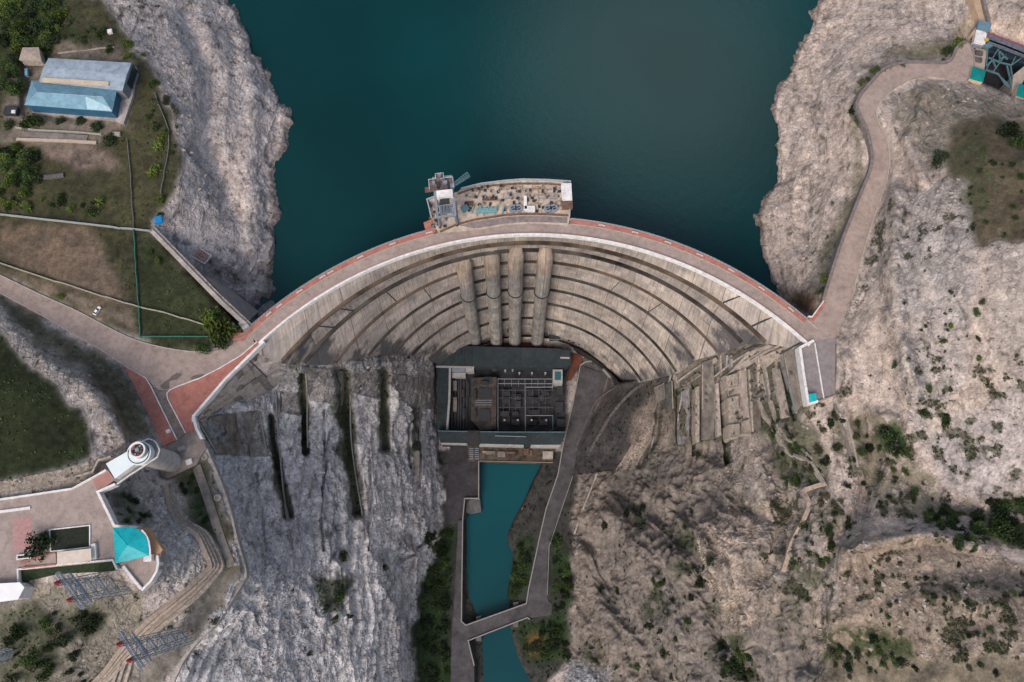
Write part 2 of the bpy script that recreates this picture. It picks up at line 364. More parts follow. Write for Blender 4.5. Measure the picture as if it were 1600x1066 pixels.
def raster(tris, out, msk):
    for t in tris:
        (ax, ay, az), (bx, by, bz), (cx, cy, cz) = t
        d = (by - cy) * (ax - cx) + (cx - bx) * (ay - cy)
        if abs(d) < 1e-9: continue
        j0, j1 = np.searchsorted(XS, [min(ax, bx, cx) - 1, max(ax, bx, cx) + 1]); i0, i1 = np.searchsorted(YS, [min(ay, by, cy) - 1, max(ay, by, cy) + 1])
        if j1 <= j0 or i1 <= i0: continue
        X = GX[i0:i1, j0:j1]; Y = GY[i0:i1, j0:j1]
        l1 = ((by - cy) * (X - cx) + (cx - bx) * (Y - cy)) / d; l2 = ((cy - ay) * (X - cx) + (ax - cx) * (Y - cy)) / d; l3 = 1 - l1 - l2
        m = (l1 >= -1e-3) & (l2 >= -1e-3) & (l3 >= -1e-3)
        out[i0:i1, j0:j1][m] = (l1 * az + l2 * bz + l3 * cz)[m]; msk[i0:i1, j0:j1][m] = 1
def ptris(pts, z=None):
    p3 = [(p[0], p[1], p[2] if len(p) > 2 else z) for p in pts]
    return [[p3[k] for k in t] for t in tessellate_polygon([[Vector((p[0], p[1], 0)) for p in p3]])]
def inpoly(pts, X=None, Y=None):
    X = GX if X is None else X; Y = GY if Y is None else Y
    r = np.zeros(X.shape, bool); n = len(pts)
    for i in range(n):
        (x1, y1), (x2, y2) = pts[i][:2], pts[(i + 1) % n][:2]
        if y1 == y2: continue
        c = ((y1 > Y) != (y2 > Y)) & (X < (x2 - x1) * (Y - y1) / (y2 - y1) + x1); r ^= c
    return r
FLAT = np.zeros_like(Z)
def carve(tris, off=-0.7, feather=4, blend=1.0):
    global Z, FLAT
    o = np.zeros_like(Z); m = np.zeros_like(Z); raster(tris, o, m)
    if feather:
        bm = blur(m, feather); bz = blur(o * m, feather) / np.maximum(bm, 1e-4)
        wt = np.clip(bm * 2.2, 0, 1) * blend; wt = np.where(m > 0, 1.0, wt * wt * (3 - 2 * wt))
        tz = np.where(m > 0, o, bz) + off
        Z = Z * (1 - wt) + tz * wt; FLAT = np.maximum(FLAT, wt)
    else:
        Z = np.where(m > 0, o + off, Z); FLAT = np.maximum(FLAT, m)
def strip_tris(A, B):
    t = []
    for i in range(len(A) - 1): t += [[A[i], A[i + 1], B[i + 1]], [A[i], B[i + 1], B[i]]]
    return t
def resample(pts, n):
    P = np.array(pts, float); d = np.r_[0, np.cumsum(np.hypot(*np.diff(P[:, :2], axis=0).T))]; t = np.linspace(0, d[-1], n)
    return [tuple(np.interp(q, d, P[:, k]) for k in range(P.shape[1])) for q in t]
def smoothline(pts, n):                # Catmull-Rom through the points, then even steps
    P = [np.array(p, float) for p in pts]; P = [2 * P[0] - P[1]] + P + [2 * P[-1] - P[-2]]; o = []
    for i in range(1, len(P) - 2):
        for t in np.linspace(0, 1, 9)[:-1]:
            a, b, c, d = P[i - 1:i + 3]; o.append(0.5 * (2 * b + (c - a) * t + (2 * a - 5 * b + 4 * c - d) * t * t + (3 * b - a - 3 * c + d) * t ** 3))
    o.append(P[-2]); return resample(o, n)
# ------------------------------------------------------------------ roads, platforms, river: their beds are cut into the terrain first
RL_N = resample([(-235, 316, 14), (0, 430, 5), (60, 459, 4), (120, 486, 3), (160, 507, 2), (200, 527, 1.5), (240, 540, 1), (290, 549, .4), (325, 550, .1), (352, 545, 0), (372, 534, 0), (390, 517, 0)], 60)
RL_S = resample([(-235, 348, 14), (0, 458, 5), (60, 490, 4), (120, 525, 3), (193, 570, 1.5), (228, 591, .8), (250, 612, .3), (285, 604, .2), (312, 592, .1), (344, 576, 0), (376, 557, 0), (398, 537, 0)], 60)
RR_W = [(1288.5, 473, 0), (1295, 449, .5), (1315.5, 385, 1.5), (1339, 324, 3), (1354, 287, 4), (1361, 270, 4.5), (1365, 245, 5), (1358, 208, 5.5), (1347, 183, 6), (1341.4, 160, 6), (1361, 132, 6), (1386, 108, 6), (1417, 98.5, 6), (1450, 98, 6), (1485, 97, 6), (1499, 73, 6), (1513, 66, 6)]
RR_E = [(1334, 456, 0), (1336, 440, .5), (1349, 391, 1.5), (1366, 336, 3), (1383, 288, 4), (1387, 268, 4.5), (1389, 245, 5), (1384, 215, 5.5), (1372, 191, 6), (1369.5, 169, 6), (1389, 146, 6), (1410, 131, 6), (1432, 122, 6), (1462, 120, 6), (1500, 127, 6), (1512, 122, 6), (1521.5, 90, 6)]
JUN_R = [(1236, 480), (1262, 498), (1268, 500), (1288.5, 473), (1334, 456), (1305, 527), (1272, 533.5), (1240, 508)]
PLAT_R = [(1272, 533.5), (1305, 527), (1303.7, 618), (1286, 624), (1262, 630), (1249, 544)]
RED_A = [(193, 570), (228, 591), (236, 604), (276.6, 687), (255, 697), (228, 640)]
RED_B = [(264.7, 610), (277, 604), (312.5, 591), (344, 575), (376, 556), (402, 534), (412, 535), (352, 594), (303, 651), (308, 671), (290, 677), (262, 623)]
MIDWAY = [(236, 604), (250, 611), (264.7, 610), (262, 623), (290, 677), (276.6, 687)]
PLAT_L = [(276.6, 687), (290, 677), (308, 671), (322, 700), (306, 727), (288, 735), (262, 748), (250, 745), (252, 712), (255, 697)]
CR_L = [(906.6, 571), (900, 606), (893, 640), (886, 670), (879, 700), (872, 741), (853, 796), (840, 854), (826, 920), (822.5, 943)]
CR_R = [(950, 585), (942, 612), (929, 640), (914, 670), (903, 700), (895, 741), (877, 796), (858, 854), (855, 930), (862, 943)]
BRIDGE = [(728, 977), (822.5, 943), (862, 943), (862, 961), (826, 966), (731.5, 1001)]
CL_ROAD = [(716, 813), (723, 813), (721, 971), (728, 977), (731.5, 1001), (741, 1040), (742, 1290), (698, 1290), (704, 1066), (706, 992), (710, 940)]
CL_PLAZA = [(703, 697), (748, 697), (748, 779), (726, 779), (723, 813), (696, 813), (698, 760)]
RIVER = [(752, 705), (852, 705), (847, 730), (838, 745), (820, 785), (800, 820), (794, 838), (797, 853), (804, 864), (803, 892), (794, 925), (801, 958), (798, 975), (804, 1000), (813, 1030), (832, 1066), (850, 1290), (745, 1290), (764, 1066), (761, 1000), (756, 965), (744, 940), (735, 908), (731, 868), (729, 812), (736, 803), (752, 795)]
RIVER = [(a - 7 if a > 780 else (a + 4 if b > 780 else a), b) for a, b in RIVER]
TERR = [(-235, 800), (0, 781), (48.5, 774), (114.5, 764), (150, 744), (181, 748), (154, 769), (180, 822), (215, 825), (252, 857), (249, 889), (237, 908), (222.5, 922.6), (208, 903), (194, 885), (177, 876), (29, 890), (30, 911), (0, 912), (-235, 930)]
# hidden ground beneath the dam body and crest
st = []
for i in range(len(LV) - 1):
    A = [(*PX(*p), p.z) for p in level_pts(i, 0.0, 40)]; B = [(*PX(*p), p.z) for p in level_pts(i + 1, 0.0, 40)]
    st += strip_tris(A, B)
carve(st, -16, 0)
a0, a1 = LV[0][3] - 0.0, LV[0][4]
A = [(*PX(*onarc(a0 + (a1 - a0) * k / 60, -24.5, 196, 0)), -30) for k in range(61)]; B = [(*PX(*onarc(a0 + (a1 - a0) * k / 60, -24.5, 206.8, 0)), -60) for k in range(61)]
carve(strip_tris(A, B), -6, 0)
carve(strip_tris(RL_N, RL_S), -0.5, 5); carve(strip_tris(RR_W, RR_E), -0.5, 5)
carve(ptris(JUN_R, 0), -0.5, 2); carve(ptris(PLAT_R, 0), -1.2, 1)
carve(ptris(RED_A, .5), -0.8, 4); carve(ptris([p for p in RED_B if p[0] < 370], .2), -1.0, 1); carve(ptris(MIDWAY, .3), -0.8, 2); carve(ptris(PLAT_L, -.5), -0.8, 2)
carve(ptris(CL_PLAZA, -203), -0.4, 3); carve(ptris(CL_ROAD, -202), -0.6, 3)
carve(strip_tris([(*p, -202) for p in CR_L], [(*p, -202) for p in CR_R]), -0.6, 4)
carve(ptris([(681, 556), (905, 556), (906, 572), (880, 700), (870, 722), (688, 722)], -204), 0, 2)
carve(ptris(RIVER, -214.5), 0, 3)
carve(ptris(TERR, 33), -1.4, 2)
carve(ptris([(40, 75), (205, 90), (195, 190), (38, 180)], 5), -0.5, 5)
carve(ptris([(1532, 85), (1640, 125), (1620, 160), (1585, 150), (1532, 128)], -14), 0, 1)
def dline(pts):
    d = np.full(GX.shape, 1e9)
    for (ax, ay), (bx, by) in zip(pts, pts[1:]):
        L2 = (bx - ax) ** 2 + (by - ay) ** 2; t = np.clip(((GX - ax) * (bx - ax) + (GY - ay) * (by - ay)) / L2, 0, 1)
        d = np.minimum(d, np.hypot(GX - ax - t * (bx - ax), GY - ay - t * (by - ay)))
    return d
wob = 3.0 * fbm(GX / 14, GY / 14, 0 * GX + 3, 3, 44)
GROOVE = [([(421, 650), (423, 690), (430, 715), (440, 755), (451, 805)], 9, 8), ([(473, 585), (475, 650), (476, 705)], 8, 7), ([(534, 582), (541, 640), (546, 700), (553, 760), (556, 800)], 14, 11), ([(600, 580), (600, 640), (601, 700)], 10, 9), ([(636, 650), (634, 690), (640, 730)], 4, 6), ([(655, 640), (655, 700), (652, 760)], 4, 6), ([(505, 640), (507, 720), (500, 800), (505, 860)], 3, 4), ([(575, 700), (580, 780), (572, 860)], 3, 4), ([(400, 740), (410, 800), (418, 860)], 3, 3),
 ([(1059, 610), (1060, 690)], 4, 7), ([(1084, 604), (1082, 710)], 3, 6), ([(1128, 600), (1132, 660), (1137, 725)], 6, 9), ([(1219, 567), (1230, 610), (1242, 656)], 3, 4), ([(1030, 632), (1024, 690), (1000, 728)], 6, 7), ([(1088, 845), (1096, 880), (1110, 915), (1132, 945), (1160, 980), (1200, 1020)], 14, 3.5), ([(620, 880), (660, 850), (672, 800)], 4, 5)]
FORM = [([(1340, 640), (1368, 720), (1345, 800), (1308, 850), (1285, 940), (1270, 1040)], 18, 7), ([(1190, 700), (1228, 780), (1215, 850), (1190, 905)], 15, 6), ([(975, 775), (1040, 830), (1088, 872), (1112, 940), (1140, 1000), (1185, 1080)], 24, 13), ([(925, 850), (960, 930), (1010, 1000), (1045, 1080)], 17, 9), ([(1000, 745), (1050, 775), (1085, 825)], 14, 7), ([(900, 900), (930, 980), (950, 1080)], 14, 8), ([(1060, 740), (1075, 790), (1100, 820)], 10, 5), ([(1140, 740), (1150, 790), (1190, 810)], 12, 6),
 ([(1296, 985), (1297, 905), (1318, 862), (1380, 845), (1450, 832), (1540, 855)], 14, -6), ([(1400, 300), (1394, 420), (1402, 520), (1432, 620)], 18, -7), ([(1098, 850), (1124, 930), (1168, 992)], 14, -7), ([(955, 800), (1000, 880), (1040, 950), (1080, 1060)], 20, -8), ([(905, 860), (925, 930), (960, 1010), (985, 1080)], 15, -7), ([(1320, 560), (1345, 640), (1400, 660)], 12, -3), ([(1450, 140), (1420, 220), (1440, 280)], 14, -4),
 ([(1360, 960), (1450, 900), (1560, 900)], 24, 2), ([(1420, 1066), (1500, 980), (1600, 960)], 26, 2.5), ([(290, 30), (330, 120), (320, 220), (360, 330)], 22, 5), ([(380, 60), (400, 160), (390, 260), (400, 380)], 18, -4), ([(1300, 60), (1270, 160), (1280, 260), (1250, 380)], 20, 4)]
for pts_, w_, dep_ in FORM:
    gd = np.clip(1 - (dline(pts_) + 2.2 * wob) / (w_ * 1.4), 0, 1); Z -= dep_ * gd * gd * (3 - 2 * gd) * (1 - np.clip(blur(FLAT, 4) * 2, 0, 1))
for pts_, w_, dep_ in GROOVE:
    gd = np.clip(1 - (dline(pts_) + wob) / (w_ * 1.25), 0, 1); Z -= dep_ * gd * gd * (3 - 2 * gd) * (1 - FLAT)
E1 = inpoly([(340, 590), (412, 538), (446, 557), (444, 588), (432, 602), (400, 622), (370, 634), (303, 654)])

# ------------------------------------------------------------------ ground cover: what each patch of ground is made of
n1 = fbm(GX / 26, GY / 26, 0 * GX, 4, 31); n2 = fbm(GX / 26, GY / 26, 0 * GX + 9, 4, 57)
n3 = fbm(GX / 5, GY / 5, 0 * GX, 3, 33); n4 = fbm(GX / 5, GY / 5, 0 * GX + 5, 3, 59); JX = GX + 16 * n1 + 7 * n3; JY = GY + 16 * n2 + 7 * n4
X0, Y0 = Wn(GX, GY, Z)
f1 = fbm(X0 / 30, Y0 / 30, Z / 30, 5, 3); f2 = fbm(X0 / 7, Y0 / 7, Z / 7, 4, 13); f3 = fbm(X0 / 2.2, Y0 / 2.2, Z / 2.2, 3, 23)
COL = np.zeros(Z.shape + (3,)); AMP = np.ones(Z.shape)
def paint(pts, col, amp=None, alpha=1.0, hard=False, soft=3, noise=None):
    m = inpoly(pts, None if hard else JX, None if hard else JY).astype(float)
    if soft: m = blur(m, soft) if not hard else m
    if noise is not None: m = m * noise
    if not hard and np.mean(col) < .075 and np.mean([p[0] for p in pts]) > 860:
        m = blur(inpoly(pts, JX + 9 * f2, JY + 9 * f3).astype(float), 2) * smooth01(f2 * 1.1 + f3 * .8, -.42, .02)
    m = m * alpha
    COL[:] = COL * (1 - m[..., None]) + np.array(col) * m[..., None]
    if amp is not None: AMP[:] = AMP * (1 - m) + amp * m
GREYR = (.43, .38, .36); BEIGE = (.46, .382, .33); BLUER = (.29, .295, .315); TAN = (.31, .255, .21)
COL[:] = np.where((GX > 900)[..., None], np.array(BEIGE), np.array(GREYR)); AMP[:] = np.where((GX > 1290) & (GY > 150), .5, 1.15)
GRASS = (.032, .040, .018); OLIVE = (.052, .050, .027); SOIL = (.165, .125, .10); DARKG = (.022, .038, .017); DCONC = (.13, .125, .12); LCONC = (.27, .245, .215); SCRUB = (.055, .06, .035)
# left plateau
paint([(-300, -300), (110, -300), (145, 0), (190, 50), (240, 100), (275, 190), (285, 240), (270, 300), (250, 345), (238, 362), (384, 512), (350, 548), (250, 545), (0, 440), (-300, 300)], OLIVE, .35)
paint([(-300, -300), (60, -300), (100, 40), (170, 90), (60, 80), (30, 160), (-300, 160)], GRASS, .35)
paint([(30, 60), (210, 80), (200, 200), (150, 230), (0, 220)], (.19, .16, .135), .2, .7)
paint([(60, 225), (175, 232), (178, 262), (100, 262)], (.21, .155, .13), .2, .8)
paint([(0, 350), (150, 362), (175, 420), (205, 480), (160, 470), (0, 400)], (.16, .115, .085), .2, .75)
paint([(0, 425), (200, 490), (210, 515), (110, 480), (0, 430)], (.20, .155, .12), .2, .8)
paint([(212, 365), (240, 370), (350, 500), (330, 548), (220, 525)], GRASS, .25, .8)
paint([(-300, 380), (0, 462), (190, 572), (250, 690), (195, 690), (160, 620), (90, 575), (30, 520), (0, 485), (-300, 430)], (.10, .09, .06), .8)
paint([(-300, 430), (0, 486), (35, 515), (70, 550), (130, 580), (165, 615), (190, 680), (170, 690), (150, 640), (100, 600), (60, 580), (30, 535), (0, 505), (-300, 470)], (.36, .31, .27), 1.2)
paint([(-300, 480), (0, 512), (40, 560), (100, 610), (140, 650), (150, 705), (100, 740), (0, 755), (-300, 760)], (.024, .031, .014), .5)
paint([(-300, 760), (0, 752), (140, 725), (160, 712), (175, 720), (150, 745), (114, 764), (0, 781), (-300, 800)], (.30, .25, .20), .5, hard=True)
# below the lookout
paint([(-300, 915), (30, 905), (180, 895), (230, 925), (220, 1000), (100, 1300), (-300, 1300)], (.22, .20, .165), 1.6)
for P_ in ([(0, 960), (60, 930), (90, 1000), (40, 1066), (0, 1066)], [(85, 960), (130, 940), (180, 960), (150, 1000), (100, 990)], [(50, 1010), (90, 990), (110, 1040), (70, 1066), (40, 1066)], [(-300, 930), (0, 990), (0, 1300), (-300, 1300)]):
    paint(P_, SCRUB, .7, .8)
paint([(165, 755), (240, 740), (260, 770), (300, 830), (330, 870), (320, 905), (262, 930), (252, 870), (215, 825), (182, 800)], (.42, .395, .375), 2.6)
paint([(165, 768), (205, 760), (232, 800), (236, 826), (200, 822), (182, 815)], (.045, .05, .03), .8, .8)
paint([(262, 735), (308, 690), (345, 770), (378, 890), (340, 960), (300, 1000), (250, 1066), (200, 1080), (330, 900), (340, 870), (290, 810)], (.085, .078, .055), .4)
paint([(290, 740), (320, 735), (345, 830), (330, 850), (300, 800)], (.035, .045, .022), .3, .8)
paint([(325, 905), (375, 895), (330, 970), (270, 1040), (235, 1066), (180, 1066), (270, 960)], (.21, .19, .17), .6, .6)
# left canyon wall
WALL_L = [(308, 672), (300, 655), (345, 640), (432, 600), (444, 565), (560, 558), (692, 555), (690, 780), (684, 830), (668, 890), (655, 930), (650, 980), (655, 1030), (665, 1300), (215, 1300), (262, 1078), (300, 1012), (378, 905), (381, 893), (350, 770)]
paint(WALL_L, (.47, .455, .455), 4.4, soft=1)
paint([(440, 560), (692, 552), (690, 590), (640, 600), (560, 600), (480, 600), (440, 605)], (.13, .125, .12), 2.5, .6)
for P_ in ([(306, 653), (367, 645), (406, 640), (419, 714), (366, 712), (338, 710)], [(478, 573), (537, 580), (532, 632), (483, 625)], [(545, 583), (595, 575), (590, 622), (548, 611)], [(437.6, 614), (472, 614), (470, 648), (437.6, 644)], [(600, 585), (680, 590), (680, 640), (640, 640)]):
    paint(P_, (.18, .16, .145), .6, hard=True, alpha=.7)
for P_ in ([(417, 693), (428, 690), (442, 720), (452, 800), (440, 795), (425, 750)], [(469, 625), (480, 625), (480, 700), (471, 705), (467, 640)], [(526, 600), (545, 595), (548, 640), (556, 740), (537, 735), (524, 690)], [(590, 605), (600, 600), (605, 690), (592, 690)], [(640, 640), (650, 640), (655, 700), (640, 720)], [(500, 905), (550, 895), (535, 960), (500, 950)]):
    paint(P_, (.04, .048, .022), 2.0, .9, soft=1)
# canyon floor
FLOOR = [(688, 705), (870, 705), (905, 740), (893, 870), (897, 1000), (862, 1066), (850, 1300), (665, 1300), (655, 1030), (652, 980), (656, 930), (690, 820)]
paint(FLOOR, (.045, .045, .042), .8, soft=1)
paint([(690, 820), (715, 820), (708, 940), (704, 1300), (662, 1300), (652, 980), (655, 930), (670, 890)], DARKG, .8)
paint([(803, 865), (815, 838), (840, 845), (823, 943), (794, 948), (790, 925)], DARKG, 1.0)
paint([(866, 830), (893, 870), (892, 930), (900, 1010), (880, 1025), (864, 965), (856, 930), (860, 860)], DARKG, 1.2)
paint([(798, 972), (880, 968), (890, 1030), (830, 1040), (808, 1010)], DARKG, 1.2)
paint([(822, 995), (850, 990), (850, 1020), (825, 1024)], (.11, .07, .025), 1.0)
# right: concrete-faced slope, ribs, rock wall
paint([(905, 740), (1000, 735), (1060, 680), (1050, 600), (1130, 560), (1190, 570), (1260, 700), (1290, 760), (1240, 900), (1290, 960), (1270, 1300), (860, 1300), (880, 1030), (897, 1000), (892, 870)], (.195, .170, .150), 4.8)
paint([(1090, 840), (1130, 800), (1200, 760), (1250, 780), (1220, 900), (1230, 960), (1160, 990), (1110, 920)], TAN, 3.4, .8)
paint([(880, 1035), (960, 1050), (960, 1300), (850, 1300)], (.26, .27, .29), 3.0)
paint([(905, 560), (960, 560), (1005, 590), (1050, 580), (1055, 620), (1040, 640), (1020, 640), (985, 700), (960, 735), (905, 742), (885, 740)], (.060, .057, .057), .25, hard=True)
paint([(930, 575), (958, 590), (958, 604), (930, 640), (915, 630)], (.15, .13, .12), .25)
paint([(1008, 628), (1032, 632), (1020, 690), (1000, 712), (972, 722), (985, 680)], (.30, .25, .215), 2.0)
paint([(1030, 626), (1042, 625), (1036, 690), (1012, 737), (985, 738), (1000, 716), (1022, 690)], (.03, .045, .02), 1.5)
paint([(1048, 600), (1130, 556), (1165, 540), (1262, 540), (1268, 640), (1245, 655), (1180, 690), (1050, 700)], (.085, .08, .058), 1.0, soft=1)
for P_, c_ in (([(1054, 608), (1062, 606), (1064, 690), (1055, 692)], SCRUB), ([(1081, 604), (1087, 604), (1086, 712), (1079, 712)], (.07, .065, .06)), ([(1122, 600), (1134, 598), (1142, 725), (1131, 728)], (.05, .055, .035)), ([(1216, 566), (1222, 566), (1246, 655), (1238, 656)], (.035, .05, .025)), ([(1093, 600), (1098, 600), (1098, 690), (1092, 690)], (.04, .045, .03)), ([(1108, 570), (1118, 566), (1124, 690), (1114, 690)], (.10, .095, .085))):
    paint(P_, c_, 1.0, hard=True)
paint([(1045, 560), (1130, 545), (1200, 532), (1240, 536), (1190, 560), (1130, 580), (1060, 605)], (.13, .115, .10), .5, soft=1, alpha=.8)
paint([(1140, 680), (1178, 680), (1205, 760), (1180, 800), (1150, 770)], (.30, .26, .225), 1.0)
for P_ in ([(1190, 660), (1240, 640), (1300, 720), (1290, 770), (1220, 740)], [(1245, 790), (1320, 800), (1310, 840), (1250, 830)], [(1235, 895), (1260, 860), (1290, 900), (1270, 930)], [(1290, 640), (1320, 640), (1350, 760), (1330, 770)], [(1150, 788), (1185, 785), (1190, 812), (1160, 810)], [(1220, 935), (1245, 935), (1240, 985), (1222, 970)]):
    paint(P_, (.055, .06, .035), 1.2, .85)
for P_ in ([(1030, 825), (1080, 820), (1095, 860), (1055, 870)], [(985, 790), (1010, 790), (1010, 830), (990, 830)], [(1055, 875), (1085, 880), (1080, 900), (1060, 900)], [(1010, 920), (1030, 900), (1050, 960), (1010, 960)], [(1110, 1000), (1165, 990), (1190, 1066), (1150, 1080), (1110, 1040)], [(905, 1000), (935, 1000), (940, 1050), (915, 1050)], [(1105, 940), (1130, 960), (1110, 970)]):
    paint(P_, (.038, .05, .024), 2.0, .85)
# right: shore rock, hillside, hollow, knoll
paint([(1270, 490), (1285, 440), (1312, 390), (1338, 320), (1355, 270), (1340, 180), (1355, 125), (1390, 95), (1480, 90), (1500, 60), (1470, 60), (1400, 80), (1345, 110), (1325, 160), (1340, 240), (1310, 330), (1285, 400), (1262, 470)], (.11, .10, .06), .8, .85)
paint([(1235, 462), (1285, 458), (1268, 496), (1245, 486)], (.14, .09, .06), 1.5)
paint([(1395, 165), (1440, 130), (1560, 150), (1700, 180), (1700, 300), (1460, 260), (1420, 230)], (.20, .175, .135), 1.2, .8)
paint([(1480, 195), (1540, 180), (1700, 190), (1760, 370), (1600, 375), (1545, 385), (1495, 370), (1480, 280)], (.105, .085, .055), .4)
paint([(1485, 240), (1530, 200), (1560, 330), (1500, 340)], (.06, .068, .036), .4, .7)
paint([(1400, 300), (1500, 290), (1530, 390), (1500, 600), (1440, 700), (1410, 600), (1400, 450)], (.37, .335, .315), 1.0, .8)
paint([(1540, 385), (1900, 375), (1900, 640), (1560, 640)], (.42, .36, .315), .25)
paint([(1520, 640), (1600, 600), (1700, 620), (1660, 780), (1560, 800), (1470, 760), (1440, 700)], (.39, .345, .325), .4)
paint([(1330, 640), (1400, 650), (1430, 720), (1470, 770), (1560, 800), (1700, 770), (1700, 850), (1560, 850), (1480, 810), (1380, 800), (1340, 760)], (.085, .085, .05), .8, .75)
paint([(1365, 670), (1415, 665), (1420, 710), (1370, 710)], (.035, .055, .022), .6)
paint([(1550, 790), (1640, 760), (1700, 860), (1580, 850)], (.03, .045, .02), .6)
paint([(1310, 850), (1420, 828), (1500, 850), (1560, 870), (1720, 930), (1720, 1300), (1290, 1300), (1300, 980)], (.28, .225, .178), .9)
paint([(1290, 985), (1360, 975), (1430, 1000), (1440, 1030), (1290, 1040)], (.05, .058, .03), .8)
paint([(1280, 1030), (1700, 1030), (1700, 1300), (1280, 1300)], (.09, .085, .055), .8, .6)
paint([(1485, 58), (1522, 8), (1538, 14), (1545, 45), (1520, 62), (1500, 66)], (.42, .33, .24), .2, hard=True)
paint([(1532, 85), (1640, 125), (1620, 160), (1585, 150), (1532, 128)], (.03, .03, .035), .2, hard=True)
for pts_, w_, dep_ in GROOVE[:4]:
    md = np.clip(1.5 - (dline(pts_) + wob) / (w_ * .75), 0, 1) * .95; cg_ = np.array([.038, .042, .022]); COL[:] = COL * (1 - md[..., None]) + cg_ * md[..., None]; AMP[:] = AMP * (1 - .6 * md)
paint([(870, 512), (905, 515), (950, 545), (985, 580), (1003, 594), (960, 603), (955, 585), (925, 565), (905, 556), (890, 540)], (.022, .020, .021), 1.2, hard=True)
for pts_, w_, c_ in (([(1093, 845), (1099, 900), (1116, 935)], 3, (.50, .42, .34)), ([(1126, 860), (1139, 910), (1154, 950), (1166, 985)], 3, (.50, .42, .34)), ([(1150, 885), (1160, 930), (1178, 975)], 2.5, (.46, .38, .31)), ([(1108, 852), (1118, 900), (1136, 950)], 2, (.44, .37, .30)), ([(1180, 760), (1197, 785), (1200, 810), (1190, 830)], 4, (.45, .38, .31)), ([(1292, 985), (1296, 900), (1310, 870), (1360, 848), (1420, 832), (1470, 838)], 5, (.43, .36, .30)), ([(645, 800), (642, 880), (640, 920), (600, 1010)], 3, (.36, .31, .29)), ([(1400, 300), (1392, 400), (1398, 500), (1425, 600)], 4, (.46, .39, .33)), ([(60, 560), (110, 585), (150, 610), (185, 680)], 4, (.42, .37, .33))):
    md = np.clip(1.3 - (dline(pts_) + wob * .8) / w_, 0, 1) * .75; COL[:] = COL * (1 - md[..., None]) + np.array(c_) * md[..., None]
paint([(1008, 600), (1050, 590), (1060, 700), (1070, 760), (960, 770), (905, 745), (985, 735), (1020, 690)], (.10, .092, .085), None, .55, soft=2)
# mottling and patches; rock cracks and joints darkened where the relief dips
rock = smooth01(COL.mean(-1), .14, .22)
X0, Y0 = Wn(GX, GY, Z)
st_ = Z / 3.1 + X0 * .035 + 2.2 * fbm(X0 / 40, Y0 / 40, Z / 40, 3, 77)
bed = vnoise(0 * st_, 0 * st_, st_ * 1.0, 5) * .6 + vnoise(0 * st_, 0 * st_ + 4, st_ * 3.1, 9) * .4
crk = ridged(X0 / 9, Y0 / 14, Z / 9, 4, 41)
wX, wY, wZ = X0 + 1.5 * f2 + 5 * f1, Y0 + 1.5 * f3 + 6 * f2, Z + 1.5 * f2
ce1, id1 = cells(wX / 7, wY / 12, wZ / 9, 101); ce2, id2 = cells(wX / 2.6, wY / 3.6, wZ / 3.0, 131)
jL = blur(inpoly(WALL_L).astype(float), 2)
j1 = ridged((X0 + 3 * f2) / 8, (Y0) / 60, Z / 22, 3, 301); j2 = ridged(X0 / 30, (Y0 + 4 * f2) / 9, (Z + X0 * .3) / 12, 3, 311)
COL *= (1 - jL * (.42 * smooth01(j1, .74, .93) + .30 * smooth01(j2, .78, .95) - .16 * smooth01(f1, -.1, .4)))[..., None]
mT = blur(inpoly([(1085, 830), (1130, 800), (1200, 740), (1262, 770), (1230, 900), (1235, 970), (1180, 1000), (1110, 930)]).astype(float), 6)
sT = ridged((.86 * X0 + .5 * Y0 + 5 * f1 + 14 * f1) / 7, (.5 * X0 - .86 * Y0) / 70, Z / 60, 3, 401)
COL *= (1 + mT * (.42 * smooth01(sT, .62, .9) - .34 * smooth01(-sT, -.38, -.2)))[..., None]
tone = 1 + rock * (.16 * f1 + .22 * f2 + .34 * f3 + .30 * (bed - .5) * smooth01(f1, -.3, .3) - .42 * smooth01(crk, .62, .9) + .22 * (id1 - .5) + .26 * (id2 - .5) - .22 * (1 - smooth01(ce2, .0, .12)) - .22 * (1 - smooth01(ce1, .0, .06))) + (1 - rock) * (.30 * f1 + .45 * f2 + .5 * f3)
COL *= np.clip(tone, .25, 1.9)[..., None]
warm = (.05 * f1 + .03 * f2)[..., None] * np.array([1, 0.1, -1]); COL = COL * (1 + warm)
# scrub settled on the flatter bits of rock
sc = fbm(X0 / 5, Y0 / 5, Z / 5, 4, 91) + .5 * fbm(X0 / 40, Y0 / 40, Z / 40, 2, 92)
sm = smooth01(sc, .30, .48) * rock * (GX > 880) * (GY > 300) * .75 + smooth01(sc, .48, .62) * rock * (GX <= 880) * .5
ac0, al0 = .83 * X0 + .55 * Y0 + 8 * f1, .55 * X0 - .83 * Y0; gul = 1 - ridged(ac0 / 17, al0 / 70, Z / 40, 3, 181)
mR0 = inpoly([(900, 740), (1180, 690), (1300, 760), (1240, 900), (1290, 960), (1280, 1300), (860, 1300), (880, 1030), (897, 1000), (892, 870)], JX, JY)
sm = sm + mR0 * smooth01(gul + .40 * sc, .47, .70) * .85
sm = np.clip(sm, 0, 1) * (Z > ZW + 3 * (GY < 480)) * (FLAT < .5)
COL = COL * (1 - sm[..., None]) + np.array([.055, .06, .034]) * sm[..., None] * np.clip(1 + f3, .5, 1.6)[..., None]
wet = smooth01(-(Z - (ZW + 2.2)), 0, 1.5) * (GY < 500); COL *= (1 - .55 * wet)[..., None]

